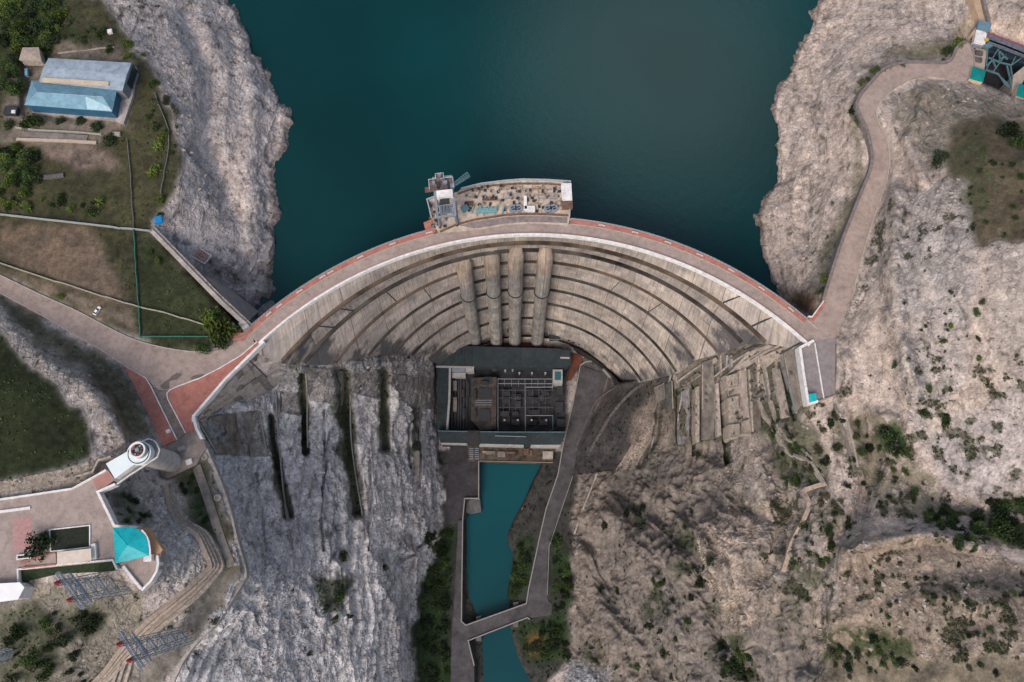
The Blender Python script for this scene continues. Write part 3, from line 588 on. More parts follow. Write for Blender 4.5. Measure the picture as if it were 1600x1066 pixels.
# ------------------------------------------------------------------ terrain mesh, pushed in and out along its normals
def positions(Z):
    X, Y = Wn(GX, GY, Z); return np.stack([X, Y, Z], -1)
P0 = positions(Z); Zs = blur(Z, 4); Ps = positions(Zs)
du = np.gradient(Ps, axis=1); dv = np.gradient(Ps, axis=0); N = np.cross(dv, du); N /= np.linalg.norm(N, axis=-1, keepdims=True) + 1e-9
N *= np.sign(N[..., 2:3] + 1e-9)
amp = AMP * (1 - FLAT) * (1 - E1 * .8)
dd = blur((FLAT > .9).astype(float), 3); amp = amp * (1 - np.clip(dd * 1.6, 0, 1))
X, Y, Zc = P0[..., 0], P0[..., 1], P0[..., 2]
wx = X + 10 * fbm(X / 35, Y / 35, Zc / 35, 3, 61); wy = Y + 10 * fbm(X / 35, Y / 35, Zc / 35, 3, 62)
big = ridged(wx / 38, wy / 60, Zc / 45, 5, 71) - .5
bigL = ridged(wx / 17 + .02 * wy, wy / 120, Zc / 44, 4, 171, .42) - .45
ac, al_ = .83 * wx + .55 * wy, .55 * wx - .83 * wy
bigR = ridged(ac / 17, al_ / 70, Zc / 40, 4, 181) - .45
mL = blur(inpoly(WALL_L).astype(float), 6); mR = blur(inpoly([(900, 740), (1000, 735), (1060, 700), (1180, 690), (1260, 760), (1240, 900), (1290, 960), (1280, 1300), (860, 1300), (880, 1030), (897, 1000), (892, 870)]).astype(float), 8)
jd = ridged((X + 3 * f2) / 8, Y / 60, Zc / 22, 3, 301); jd2 = ridged(X / 30, (Y + 4 * f2) / 9, (Zc + X * .3) / 12, 3, 311)
big = big * (1 - mL * .8) * (1 - mR * .8) + mL * (bigL * .85 - .10 * smooth01(jd, .74, .93) - .07 * smooth01(jd2, .78, .95)) + mR * bigR * 1.15 + mT * .35 * (sT - .5)
mid = ridged(wx / 9, wy / 13, Zc / 8, 4, 72) - .5
fin = fbm(X / 2.6, Y / 2.6, Zc / 2.0, 3, 73)
s_ = st_ / 2.6; fr = s_ - np.floor(s_); ter = smooth01(fr, 0, .75) - smooth01(fr, .8, 1.0)
steep = smooth01(1 - N[..., 2], .12, .45)
mid = mid * (1 - .25 * mL); fin = fin * (1 - .3 * mL)
tmask = smooth01(fbm(X / 55, Y / 55, Zc / 30, 3, 88), -.15, .35)
disp = amp * (1.7 * big + .55 * mid + .20 * fin + steep * tmask * .45 * (ter - .5)) + np.minimum(amp, 3) * (.42 * (id1 - .5) * smooth01(ce1, 0, .15) + .24 * (id2 - .5) * smooth01(ce2, 0, .15) - .16 * (1 - smooth01(ce2, 0, .12))) * np.where(AMP > 3, .6, 1)
under = (Z < ZW - 4) & (GY < 500)
disp = np.where(under, disp * .3, disp)
rim = np.clip(1 - np.abs(Z - ZW) / 9, 0, 1) * (GY < 500) * (FLAT < .1); disp += rim * (4.5 * (ridged(X / 16, Y / 16, Zc / 20, 4, 201) - .45) + 1.5 * (id1 - .5))
PF = P0 + N * disp[..., None]
ny, nx = Z.shape
me = bpy.data.meshes.new('terrain')
me.vertices.add(nx * ny); me.vertices.foreach_set('co', PF.reshape(-1).astype(np.float32))
ii = np.arange(ny * nx).reshape(ny, nx); q = np.stack([ii[1:, :-1], ii[1:, 1:], ii[:-1, 1:], ii[:-1, :-1]], -1).reshape(-1, 4)
me.loops.add(q.size); me.loops.foreach_set('vertex_index', q.reshape(-1).astype(np.int32))
me.polygons.add(len(q)); me.polygons.foreach_set('loop_start', np.arange(0, q.size, 4, dtype=np.int32)); me.polygons.foreach_set('loop_total', np.full(len(q), 4, np.int32))
me.update(); me.validate()
me.polygons.foreach_set('use_smooth', (rock[:-1, :-1].reshape(-1) < .5))
ca = me.attributes.new('cover', 'FLOAT_COLOR', 'POINT'); ca.data.foreach_set('color', np.concatenate([np.clip(COL, .008, .8), rock[..., None]], -1).reshape(-1).astype(np.float32))
terrain = bpy.data.objects.new('terrain', me); SC.collection.objects.link(terrain); terrain['kind'] = 'structure'
m = bpy.data.materials.new('ground'); m.use_nodes = True; n = m.node_tree; b = n.nodes['Principled BSDF']; b.inputs['Roughness'].default_value = .95; b.inputs['Specular IOR Level'].default_value = .15
at = n.nodes.new('ShaderNodeAttribute'); at.attribute_name = 'cover'
gp = n.nodes.new('ShaderNodeNewGeometry')
def nnoise(sc, det=6, ro=.65):
    t = n.nodes.new('ShaderNodeTexNoise'); t.inputs['Scale'].default_value = sc; t.inputs['Detail'].default_value = det; t.inputs['Roughness'].default_value = ro
    n.links.new(gp.outputs['Position'], t.inputs['Vector']); return t
def maprange(src, a, b_, c, d):
    r = n.nodes.new('ShaderNodeMapRange'); r.inputs[1].default_value = a; r.inputs[2].default_value = b_; r.inputs[3].default_value = c; r.inputs[4].default_value = d; n.links.new(src, r.inputs[0]); return r.outputs[0]
t1 = nnoise(.9, 8, .75); t2 = nnoise(.22, 5)
def mul(a, b_):
    r = n.nodes.new('ShaderNodeMath'); r.operation = 'MULTIPLY'; n.links.new(a, r.inputs[0]); n.links.new(b_, r.inputs[1]); return r.outputs[0]
fac = mul(maprange(t1.outputs['Fac'], .32, .68, .62, 1.38), maprange(t2.outputs['Fac'], .3, .7, .85, 1.15))
vm = n.nodes.new('ShaderNodeVectorMath'); vm.operation = 'SCALE'; n.links.new(at.outputs['Color'], vm.inputs[0]); n.links.new(fac, vm.inputs['Scale'])
n.links.new(vm.outputs[0], b.inputs['Base Color'])
bn = n.nodes.new('ShaderNodeBump'); bn.inputs['Distance'].default_value = .75; t3 = nnoise(.55, 9, .7)
n.links.new(mul(at.outputs['Alpha'], maprange(t3.outputs['Fac'], 0, 1, 0, 1)), bn.inputs['Height']); bn.inputs['Strength'].default_value = .9; n.links.new(bn.outputs[0], b.inputs['Normal'])
me.materials.append(m)
def G(px, py):                         # a point on the finished terrain near a picture point
    j = int(np.clip(np.searchsorted(XS, px), 0, nx - 1)); i = int(np.clip(np.searchsorted(YS, py), 0, ny - 1)); return Vector(PF[i, j])
def GZ(px, py):
    j = int(np.clip(np.searchsorted(XS, px), 0, nx - 1)); i = int(np.clip(np.searchsorted(YS, py), 0, ny - 1)); return float(Z[i, j])

# ------------------------------------------------------------------ water
def water(name, pts, z, col, wave):
    mb = MB(); v = [(a, b_, z) for a, b_ in pts]; tri = tessellate_polygon([[Vector(p) for p in v]])
    fs = []
    for t in tri:
        p = [v[k] for k in t]; cr = (p[1][0] - p[0][0]) * (p[2][1] - p[0][1]) - (p[2][0] - p[0][0]) * (p[1][1] - p[0][1]); fs.append(tuple(t) if cr > 0 else tuple(reversed(t)))
    mb.add(v, fs)
    m = bpy.data.materials.new(name + '_surface'); m.use_nodes = True; n = m.node_tree; b = n.nodes['Principled BSDF']
    b.inputs['Roughness'].default_value = .12; b.inputs['IOR'].default_value = 1.33
    g = n.nodes.new('ShaderNodeNewGeometry'); a = n.nodes.new('ShaderNodeTexNoise'); a.inputs['Scale'].default_value = .006; a.inputs['Detail'].default_value = 3
    n.links.new(g.outputs['Position'], a.inputs['Vector']); mx = n.nodes.new('ShaderNodeMix'); mx.data_type = 'RGBA'
    mx.inputs[6].default_value = (*[c * .85 for c in col], 1); mx.inputs[7].default_value = (*[c * 1.25 for c in col], 1)
    r = n.nodes.new('ShaderNodeMapRange'); r.inputs[1].default_value = .35; r.inputs[2].default_value = .65; n.links.new(a.outputs['Fac'], r.inputs[0]); n.links.new(r.outputs[0], mx.inputs[0]); n.links.new(mx.outputs[2], b.inputs['Base Color'])
    w1 = n.nodes.new('ShaderNodeTexNoise'); w1.inputs['Scale'].default_value = .22; w1.inputs['Detail'].default_value = 9; w1.inputs['Roughness'].default_value = .7; n.links.new(g.outputs['Position'], w1.inputs['Vector'])
    bp = n.nodes.new('ShaderNodeBump'); bp.inputs['Strength'].default_value = wave; bp.inputs['Distance'].default_value = .3; n.links.new(w1.outputs['Fac'], bp.inputs['Height']); n.links.new(bp.outputs[0], b.inputs['Normal'])
    o = mb.build(name, m); o['kind'] = 'structure'; return o
arc = [tuple(onarc(-1.05 + 1.98 * k / 60, -24.5, 203, 0))[:2] for k in range(61)]
water('reservoir_water', arc + [xy(W(1330, 440, ZW)), xy(W(1330, 100, ZW)), xy(W(1440, -20, ZW)), xy(W(1440, -205, ZW)), (420, 1500), (-420, 1500), xy(W(300, -205, ZW)), xy(W(300, 0, ZW)), xy(W(330, 100, ZW)), xy(W(330, 300, ZW)), xy(W(330, 430, ZW))], ZW, (.0020, .032, .034), .22)
RW = [(735, 700), (862, 700), (856, 735), (846, 750), (828, 790), (808, 824), (802, 838), (805, 850), (812, 864), (811, 892), (802, 925), (809, 958), (806, 975), (812, 1000), (821, 1030), (840, 1066), (858, 1288), (737, 1288), (756, 1066), (753, 1000), (748, 965), (736, 942), (727, 908), (723, 868), (722, 812), (726, 798), (742, 790)]
water('river_water', poly(RW, ZR), ZR, (.005, .054, .064), .4)
# ------------------------------------------------------------------ helpers for built things
def cr(pts, s, ox, oy): return [(ox + a / s, oy + b / s) for a, b in pts]
def sheet(name, tris_pts, m, thick=.4, lift=0.0):
    "a slab over a strip of two matched lines (px, py, z)"
    A, B = tris_pts; mb = MB(); n_ = len(A); vs = []
    for (a, b_) in zip(A, B):
        p = W(a[0], a[1], a[2] + lift); q_ = W(b_[0], b_[1], b_[2] + lift)
        vs += [p, q_, q_ - Vector((0, 0, thick)), p - Vector((0, 0, thick))]
    fs = []
    for i in range(n_ - 1):
        for k in range(4): fs.append((4 * i + k, 4 * i + (k + 1) % 4, 4 * i + 4 + (k + 1) % 4, 4 * i + 4 + k))
    fs += [(0, 1, 2, 3), tuple(4 * (n_ - 1) + k for k in (3, 2, 1, 0))]
    o = mb.add(vs, fs).build(name, m); o['kind'] = 'structure'; return o
def slab(name, pts, z, m, thick=.5):
    o = MB().prism(poly(pts, z), z - thick, z).build(name, m); o['kind'] = 'structure'; return o
def pwall(pts, z=None, off=0.0): return [W(p[0], p[1], (p[2] if len(p) > 2 else z) + off) for p in pts]
M_ROAD = mat('worn_asphalt', (.345, .272, .235), .9, .10, .08, .05)
M_ROAD2 = mat('dark_asphalt', (.085, .080, .086), .9, .22, .12, .05)  # darker asphalt tone for the canyon roads and bridge
M_PATCH = mat('asphalt_patch', (.15, .125, .115), .9, .1, .4)
M_RED = mat('red_paving', (.40, .165, .13), .85, .10, .2)
M_WHITE = mat('white_masonry', (.72, .70, .68), .7, .06, .5)
M_CONC = mat('concrete', (.39, .345, .31), .9, .18, .2, .1)
M_DCONC = mat('dark_concrete', (.115, .11, .105), .9, .25, .25, .1)
M_MCONC = mat('stained_concrete', (.20, .18, .16), .9, .25, .2, .15)
M_DIMW = mat('dull_white', (.36, .35, .34), .8, .12, .4)
M_STONE = mat('pale_stone', (.37, .32, .27), .95, .25, .6, .3)
M_KERB = mat('kerb_stone', (.42, .37, .32), .9, .12, .6)
M_STEEL = mat('galvanised_steel', (.27, .30, .345), .5, .12, 1.0, metal=.3)
M_TEALST = mat('teal_painted_steel', (.10, .19, .225), .6, .15, .8)
M_REDST = mat('red_painted_steel', (.40, .05, .06), .6, .1, 1)
M_DARK = mat('dark_metal', (.035, .04, .045), .6, .2, .6)
M_BRK = mat('rust_brown', (.17, .10, .07), .85, .25, .6)
M_TEAL = mat('teal_roof_sheet', (.01, .42, .46), .45, .06, .15)
M_TEAL2 = mat('green_roof_sheet', (.0, .19, .18), .45, .06, .3)
M_BLUE1 = mat('blue_roof_sheet', (.14, .29, .38), .45, .10, .12)
M_BLUE2 = mat('pale_roof_sheet', (.30, .37, .43), .5, .12, .1)
M_BLUEW = mat('blue_wall_sheet', (.03, .11, .19), .5, .12, .3)
M_CREAM = mat('cream_strip', (.52, .43, .32), .7, .1, .3)
M_GLASS = mat('dark_glass', (.02, .035, .045), .1, .1, .5, spec=.6)
M_POWER = mat('roof_felt_dark', (.030, .043, .050), .8, .15, .1)
M_YARD = mat('yard_dark', (.036, .036, .040), .9, .3, .12, .05)
M_RUST = mat('rusty_soil', (.12, .045, .03), .95, .2, .1)
M_WOOD = mat('timber', (.34, .26, .18), .85, .2, .8)
M_FENCE = mat('pale_fence_paint', (.33, .37, .39), .7, .1, 1)
M_FENCEW = mat('weathered_fence', (.36, .34, .29), .8, .15, 1)
M_GREENP = mat('green_fence_paint', (.05, .20, .15), .6, .1, 1)

# ------------------------------------------------------------------ roads and paved ground
sheet('access_road', (RL_N, RL_S), M_ROAD, .5, .05)
RRW = smoothline(RR_W, 90); RRE = smoothline(RR_E, 90)
sheet('hillside_road', (RRW, RRE), M_ROAD, .5, .03)
slab('road_junction', JUN_R, .0, M_ROAD)
slab('service_platform', PLAT_R, .04, mat('platform_paving', (.25, .22, .215), .9, .08, .1))
slab('red_terrace_strip', RED_A, .55, M_RED, 1.4)
slab('red_terrace', RED_B, .22, M_RED, 1.4)
slab('service_lane', MIDWAY, .3, mat('lane', (.21, .17, .15), .9, .15, .3), .8)
slab('tower_forecourt', PLAT_L, -.5, mat('forecourt', (.28, .23, .20), .9, .2, .2), 1.0)
for k, P_ in enumerate([[(563, 700), (600, 695), (640, 715), (650, 740), (665, 750), (660, 765), (610, 750), (575, 730)], [(693, 708), (740, 712), (770, 708), (812, 738), (808, 752), (780, 752), (740, 735), (700, 735)], [(850, 735), (890, 740), (925, 742), (900, 760), (880, 790), (860, 785), (825, 790), (840, 765)], [(740, 812), (790, 795), (830, 815), (895, 830), (870, 855), (830, 865), (830, 900), (800, 905), (775, 880), (750, 850)], [(935, 850), (945, 838), (985, 830), (1010, 832), (970, 850), (935, 858)]]):
    q_ = cr(P_, 3.136, 0, 320); zz = [.6, .3, .08, .33, .12][k]
    o = MB().prism(poly(q_, zz + .06), zz - .05, zz + .085 + .01 * k).build('road_patch', M_PATCH); o['kind'] = 'structure'
sheet('canyon_road', (smoothline([(*p, -202) for p in CR_L], 60), smoothline([(*p, -202) for p in CR_R], 60)), M_ROAD2, .6)
slab('river_road', CL_ROAD, -202, M_ROAD2, 1); slab('riverside_yard', CL_PLAZA, -203, mat('yard_paving', (.05, .047, .053), .9, .25, .1), 1)

# ------------------------------------------------------------------ the arch dam
def dam_mat():
    m = bpy.data.materials.new('dam_concrete'); m.use_nodes = True; n = m.node_tree; b = n.nodes['Principled BSDF']; b.inputs['Roughness'].default_value = .92; b.inputs['Specular IOR Level'].default_value = .2
    uv = n.nodes.new('ShaderNodeUVMap'); uv.uv_map = 'uv'
    def N_(t, **k):
        x = n.nodes.new(t)
        for a, v in k.items(): x.inputs[a].default_value = v
        return x
    bt = N_('ShaderNodeTexBrick', Scale=1.0); bt.inputs['Color1'].default_value = (.86, .86, .86, 1); bt.inputs['Color2'].default_value = (1.14, 1.12, 1.10, 1); bt.inputs['Mortar'].default_value = (.48, .46, .45, 1)
    bt.inputs['Mortar Size'].default_value = .22; bt.inputs['Mortar Smooth'].default_value = .6; bt.inputs['Brick Width'].default_value = 15.0; bt.inputs['Row Height'].default_value = 60.0; bt.offset = 0
    b2 = N_('ShaderNodeTexBrick', Scale=1.0); b2.inputs['Color1'].default_value = (.80, .81, .84, 1); b2.inputs['Color2'].default_value = (1.14, 1.12, 1.08, 1); b2.inputs['Mortar'].default_value = (.70, .69, .68, 1)
    b2.inputs['Mortar Size'].default_value = .10; b2.inputs['Mortar Smooth'].default_value = .7; b2.inputs['Brick Width'].default_value = 5.0; b2.inputs['Row Height'].default_value = 6.0; b2.offset = .0
    n.links.new(uv.outputs[0], bt.inputs['Vector']); n.links.new(uv.outputs[0], b2.inputs['Vector'])
    def noise(sx, sy, sc, d=6, lo=.3, hi=.7, a=.8, c=1.2):
        mp = n.nodes.new('ShaderNodeMapping'); mp.inputs['Scale'].default_value = (sx, sy, 1); n.links.new(uv.outputs[0], mp.inputs[0])
        t = N_('ShaderNodeTexNoise', Scale=sc, Detail=d, Roughness=.7); n.links.new(mp.outputs[0], t.inputs['Vector'])
        r = N_('ShaderNodeMapRange'); r.inputs[1].default_value = lo; r.inputs[2].default_value = hi; r.inputs[3].default_value = a; r.inputs[4].default_value = c; n.links.new(t.outputs['Fac'], r.inputs[0]); return r.outputs[0]
    def mulc(c, f):
        v = n.nodes.new('ShaderNodeVectorMath'); v.operation = 'MULTIPLY'; n.links.new(c, v.inputs[0]); n.links.new(f, v.inputs[1]); return v.outputs[0]
    at = n.nodes.new('ShaderNodeAttribute'); at.attribute_name = 'stain'
    c = mulc(at.outputs['Color'], bt.outputs['Color']); c = mulc(c, b2.outputs['Color'])
    c = mulc(c, noise(1.1, .07, 1.0, 7, .33, .68, .58, 1.25)); c = mulc(c, noise(.06, .06, 1, 6, .32, .68, .72, 1.25)); c = mulc(c, noise(.9, .9, 1, 5, .3, .7, .85, 1.15))
    ns = noise(.07, .045, 1.0, 7, .25, .75, 0, 1); ad = n.nodes.new('ShaderNodeMath'); ad.operation = 'MULTIPLY_ADD'; n.links.new(at.outputs['Alpha'], ad.inputs[0]); ad.inputs[1].default_value = .62; n.links.new(ns, ad.inputs[2])
    sm_ = N_('ShaderNodeMapRange'); sm_.inputs[1].default_value = .74; sm_.inputs[2].default_value = .98; sm_.inputs[4].default_value = .85; n.links.new(ad.outputs[0], sm_.inputs[0])
    mx = n.nodes.new('ShaderNodeMix'); mx.data_type = 'RGBA'; mx.inputs[7].default_value = (.045, .047, .055, 1); n.links.new(sm_.outputs[0], mx.inputs[0]); n.links.new(c, mx.inputs[6])
    n.links.new(mx.outputs[2], b.inputs['Base Color'])
    return m
M_DAM = dam_mat()
def grid_mesh(name, rows, m, parent, uvs=None, cols=None, close=False):
    nr, nc = len(rows), len(rows[0]); ox = root_loc(parent) if parent is not None else Vector((0, 0, 0))
    me = bpy.data.meshes.new(name); vs = [tuple(p - ox) for r in rows for p in r]
    fs = [(i * nc + j, i * nc + j + 1, (i + 1) * nc + j + 1, (i + 1) * nc + j) for i in range(nr - 1) for j in range(nc - 1)]
    me.from_pydata(vs, [], fs); me.materials.append(m)
    if uvs:
        ul = me.uv_layers.new(name='uv'); fl = [u for r in uvs for u in r]
        for lp in me.loops: ul.data[lp.index].uv = fl[lp.vertex_index]
    if cols:
        ca = me.attributes.new('stain', 'FLOAT_COLOR', 'POINT'); ca.data.foreach_set('color', np.array([[*c, 0][:4] for r in cols for c in r], np.float32).reshape(-1))
    o = bpy.data.objects.new(name, me); SC.collection.objects.link(o)
    if parent is not None: o.parent = parent
    return o
dam = thing('arch_dam', (DX, 172, 0), 'huge curved grey concrete arch dam with white parapet holding back the reservoir', 'dam')
rows, uvs, cols = [], [], []
rs = np.random.RandomState(5)
for i in range(len(LV) - 1):
    A = level_pts(i, .035); B = level_pts(i + 1, .035)
    for t in np.linspace(0, 1, 7)[(0 if i == 0 else 1):]:
        r = [a.lerp(b_, t) for a, b_ in zip(A, B)]; rows.append(r)
        rad = LV[i][2] * (1 - t) + LV[i + 1][2] * t
        uvs.append([(math.atan2(p.x - DX, 120) * 190, -p.z) for p in r])
        z_ = r[0].z; low = min(1, -z_ / 190)
        cc = []
        for k, p in enumerate(r):
            u_ = (k / NA - .5) * 2
            base = Vector((.40, .355, .32)).lerp(Vector((.40, .36, .33)), low)
            if z_ < -12 and z_ > -30: base = base * .95
            g_ = math.sin(k * .9) * .02 + math.sin(k * .37 + i) * .03
            edge = 0
            cc.append((*[max(.05, c * (1 + g_ - edge)) for c in base], (smooth01(np.array(abs(u_)), .74, 1.0) * (.72 if z_ < -12 else .1) + .5 * max(0, (low - .86) * 7))))   # 4th: black water stain
        cols.append(cc)
grid_mesh('downstream_face', rows, M_DAM, dam, uvs, cols)
aL, aR = LV[0][3], LV[0][4]
def arcs(r, z, a0, a1, n=120): return [onarc(a0 + (a1 - a0) * k / n, -24.5, r, z) for k in range(n + 1)]
def band(name, r0, r1, z0, z1, a0, a1, m, parent, n=120):
    mb = MB(); rw = [arcs(r0, z0, a0, a1, n), arcs(r1, z0, a0, a1, n), arcs(r1, z1, a0, a1, n), arcs(r0, z1, a0, a1, n)]; vs = [p for k in range(n + 1) for p in (rw[0][k], rw[1][k], rw[2][k], rw[3][k])]
    fs = []
    for i in range(n):
        for k in range(4): fs.append((4 * i + k, 4 * i + 4 + k, 4 * i + 4 + (k + 1) % 4, 4 * i + (k + 1) % 4))
    fs += [(3, 2, 1, 0), tuple(4 * n + k for k in range(4))]
    return mb.add(vs, fs).build(name, m, parent)
def A0(px, py): return ang(px, py, 0, -24.5)
band('upstream_face', 203.5, 206.6, -75, -.3, aL - .03, aR + .03, M_MCONC, dam)
band('crest_roadway', 196.9, 204.2, -2.0, .06, aL - .012, aR, M_ROAD, dam)
band('inner_kerb', 197.5, 197.95, .06, .32, aL, aR, M_KERB, dam)
band('parapet', 196.2, 197.3, -1.6, 1.2, aL - .01, aR + .002, M_WHITE, dam)
aI0, aI1 = A0(676, 356), A0(892, 345); pL, pR = A0(386, 524), A0(1262, 498)
for s0, s1 in ((pL, aI0), (aI1, pR)):
    band('promenade', 204.2, 207.0, -3, .28, s0, s1, M_RED, dam, 60)
    band('promenade_kerb', 203.9, 204.2, -.5, .34, s0, s1, M_KERB, dam, 60)
    mb = MB().wall(arcs(207.12, .2, s0, s1, 60), .15, .95, 1.1); mb.wall(arcs(207.12, .2, s0, s1, 60), .3, -.1, .12); k = s0
    while k < s1: p = onarc(k, -24.5, 207.12, .1); mb.box(p, (.3, .3, 1.1), -k); k += .010
    mb.build('railing', M_FENCE, dam)
band('crest_coping', 206.6, 207.3, -1.5, .22, aL, aR, M_CONC, dam)
mb = MB().wall(arcs(198.4, .05, aL, aR, 120), .35, -.02, .05); k = aL
while k < aR: mb.box(onarc(k, -24.5, 198.4, .04), (.5, .75, .10), -k + .5); k += .0105
mb.build('striped_marking', mat('pink_marking', (.42, .24, .21), .8, .05, 1), dam)
for i in range(1, 8):                  # the walkways that ring the face
    z, cy, r, a0, a1 = LV[i]; n_ = 110; mb = MB(); top = []
    wd = 1.7 if i > 2 else 2.3
    vs = []
    for k in range(n_ + 1):
        a = a0 - .02 + (a1 - a0 + .04) * k / n_
        vs += [onarc(a, cy, r + .8, z), onarc(a, cy, r - wd, z), onarc(a, cy, r - wd, z - .7), onarc(a, cy, r + .8, z - 2.2)]
        top.append(onarc(a, cy, r - wd + .1, z + 1.0))
    fs = [(4 * j + q_, 4 * j + 4 + q_, 4 * j + 4 + (q_ + 1) % 4, 4 * j + (q_ + 1) % 4) for j in range(n_) for q_ in range(4)] + [(3, 2, 1, 0), tuple(4 * n_ + q_ for q_ in range(4))]
    wk = mb.add(vs, fs).build('walkway', mat('walkway_brown', (.13, .095, .07), .9, .45, .07) if i in (1, 3) else mat('walkway_dark', (.075, .068, .062), .9, .5, .06), dam)
    mb = MB(); mb.pipe(top, .07, 4)
    for p in top: mb.tube(p - Vector((0, 0, 1.0)), p, .06, 4)
    mb.build('handrail', M_DARK, wk)
for k, (a, i0) in enumerate([(-.86, 0), (-.79, 1), (-.70, 1), (.60, 0), (.70, 0), (-.58, 2), (.63, 3), (-.5, 3), (.42, 3), (.80, 0)]):  # open joints and stair runs down the panels
    z, cy, r, b0, b1 = LV[i0]; z2, cy2, r2, c0, c1 = LV[i0 + 1]
    p = onarc(a, cy, r - .05, z - .8); aa = math.atan2(p.x - DX, 1.0)
    a2 = math.asin(max(-1, min(1, (p.x * (1 if abs(a) < .3 else .94) - DX) / r2)))
    q_ = onarc(a2, cy2, r2 - .1, z2)
    MB().wall([p, q_], .9, -.1, .5).build('joint_stair', M_DARK, dam)
# penstock casings
for k, (X_, zt, yt) in enumerate([(-28.2, -35, 172.5), (-11.8, -31, 175), (2.3, -29, 175.5), (19.4, -29, 175)]):
    path = [(yt + 2.0, zt + 1.5, 1.2), (yt + .5, zt, 3.6), (yt - 1.5, zt - 3, 4.7), (yt - 3.0, zt - 12, 4.8), (yt - 3.6, zt - 30, 4.75), (yt - 4.2, -78, 4.7), (yt - 5, -120, 4.6), (167.2, -165, 4.6), (165.2, -204, 4.6)]
    rows = []; n_ = 28
    for y_, z_, r_ in path: rows.append([Vector((X_ + r_ * math.cos(2 * math.pi * j / n_), y_ + r_ * math.sin(2 * math.pi * j / n_), z_)) for j in range(n_ + 1)])
    R2 = []; C2 = []; U2 = []
    for i in range(len(rows) - 1):
        for t in np.linspace(0, 1, 6)[(0 if i == 0 else 1):]:
            rr = [a.lerp(b_, t) for a, b_ in zip(rows[i], rows[i + 1])]; R2.append(rr); f = smooth01(np.array(-(rr[0].z - zt)), 14, 26)
            c_ = Vector((.33, .275, .225)).lerp(Vector((.26, .25, .235)), float(f)); C2.append([tuple(c_ * (1 + .08 * math.sin(j * 1.7 + i))) for j in range(n_ + 1)]); U2.append([(X_ + j * 1.07 + k * 31, -p.z * 1.0) for j, p in enumerate(rr)])
    pn = grid_mesh('penstock', R2, M_DAM, dam, U2, C2)
    for p in pn.data.polygons: p.use_smooth = True
    mb = MB()
    for zz in (-88,): mb.ring((X_, yt - 4.35, 0), 4.5, 5.3, zz - .4, zz + .5, 28)
    mb.build('collar', M_DARK, pn)
# the stepped concrete block between the left end of the arch and the terrace
ab = thing('abutment_block', tuple(W(400, 590, -20)), 'stepped weathered concrete abutment below the white parapet beside the red terrace', 'dam abutment')
NU, NV = 12, 7
def q2(u, v):
    top = np.array([411, 539]) * (1 - u) + np.array([306, 655]) * u; bot = np.array([446, 590]) * (1 - u) + np.array([314, 659]) * u
    m_ = top * (1 - v) + bot * v; return (float(m_[0]), float(m_[1]))
def zf(u, v): return -2.5 - 44 * v * (1 - u) ** .8
for a in range(NU):
    for c in range(NV):
        u0, u1 = a / NU, (a + 1) / NU; v0, v1 = c / NV, (c + 1) / NV; jz = rs.uniform(-.5, 1.3)
        P_ = [q2(u0, v0), q2(u1, v0), q2(u1, v1), q2(u0, v1)]; ZZ = [zf(u0, v0) + jz, zf(u1, v0) + jz, zf(u1, v1) + jz, zf(u0, v1) + jz]
        V4 = [W(p[0], p[1], z_) for p, z_ in zip(P_, ZZ)]
        MB().prism([xy(p) for p in V4], [z_ - 12 for z_ in ZZ], ZZ).build('concrete_step', [M_CONC, M_CONC, M_STONE, M_MCONC][rs.randint(4)], ab)
pw = MB().wall(pwall([(413, 534), (352, 594), (303, 651), (308, 671), (316, 686)], 0.2), 1.3, -3, 1.1).build('parapet_wall', M_WHITE)
tag(pw, 'straight white parapet wall running from the dam crest along the red terrace to its corner', 'wall')
for nm, pts, lab in (('terrace_kerb', [(193, 570, .6), (228, 591, .6), (236, 604, .6), (256, 645, .6), (276.6, 687, .6)], 'low white kerb between the narrow red strip and the brown lane'),
                     ('terrace_kerb', [(290, 677, .3), (262, 623, .3), (261, 615, .3), (264.7, 610, .3), (277, 604, .3), (312.5, 591, .3), (344, 575, .3), (376, 556, .3), (402, 534, .3)], 'thin curved white kerb edging the large red terrace')):
    tag(MB().wall(pwall(pts), .45, -.5, .35).build(nm, M_WHITE), lab, 'kerb')
# white benches on the promenade
bench_px = [(421, 492), (436, 478), (468, 455), (503, 431), (516, 425), (563, 402), (613, 380), (671, 365), (940, 355), (992, 365), (1044, 378), (1094, 397), (1143, 421), (1191, 449), (1237, 482)]
be = None
where = ['nearest the left end of the dam crest', 'second from the left end of the dam crest', 'third from the left end of the dam crest', 'fourth from the left end of the dam crest', 'fifth from the left end, close to the fourth', 'midway between the left shore and the crane platform', 'second to the left of the crane platform', 'right against the left corner of the crane platform',
         'just right of the crane platform', 'second to the right of the crane platform', 'third to the right of the crane platform', 'fourth to the right of the crane platform', 'above the far right part of the arch', 'second from the right end of the dam crest', 'nearest the right end of the dam crest']
for k, (a, b_) in enumerate(bench_px):
    an = A0(a, b_); p = onarc(an, -24.5, 205.6, .28)
    if be is None:
        be = thing('bench', tuple(p), 'x', 'bench', 'white benches along the red promenade of the dam crest'); be0 = p
        MB().box(p + Vector((0, 0, .35)), (3.6, .8, .14)).build('seat', mat('bench_pale', (.52, .46, .43), .8, .08, 1), be)
        for sx in (-1.5, 1.5): MB().box(p + Vector((sx, 0, 0)), (.4, .8, .35)).build('leg', M_WHITE, be)
        o = be
    else: o = copy_tree(be); o.location = p
    o.rotation_euler.z = -an; o['label'] = 'white stone bench on the red promenade, ' + where[k]

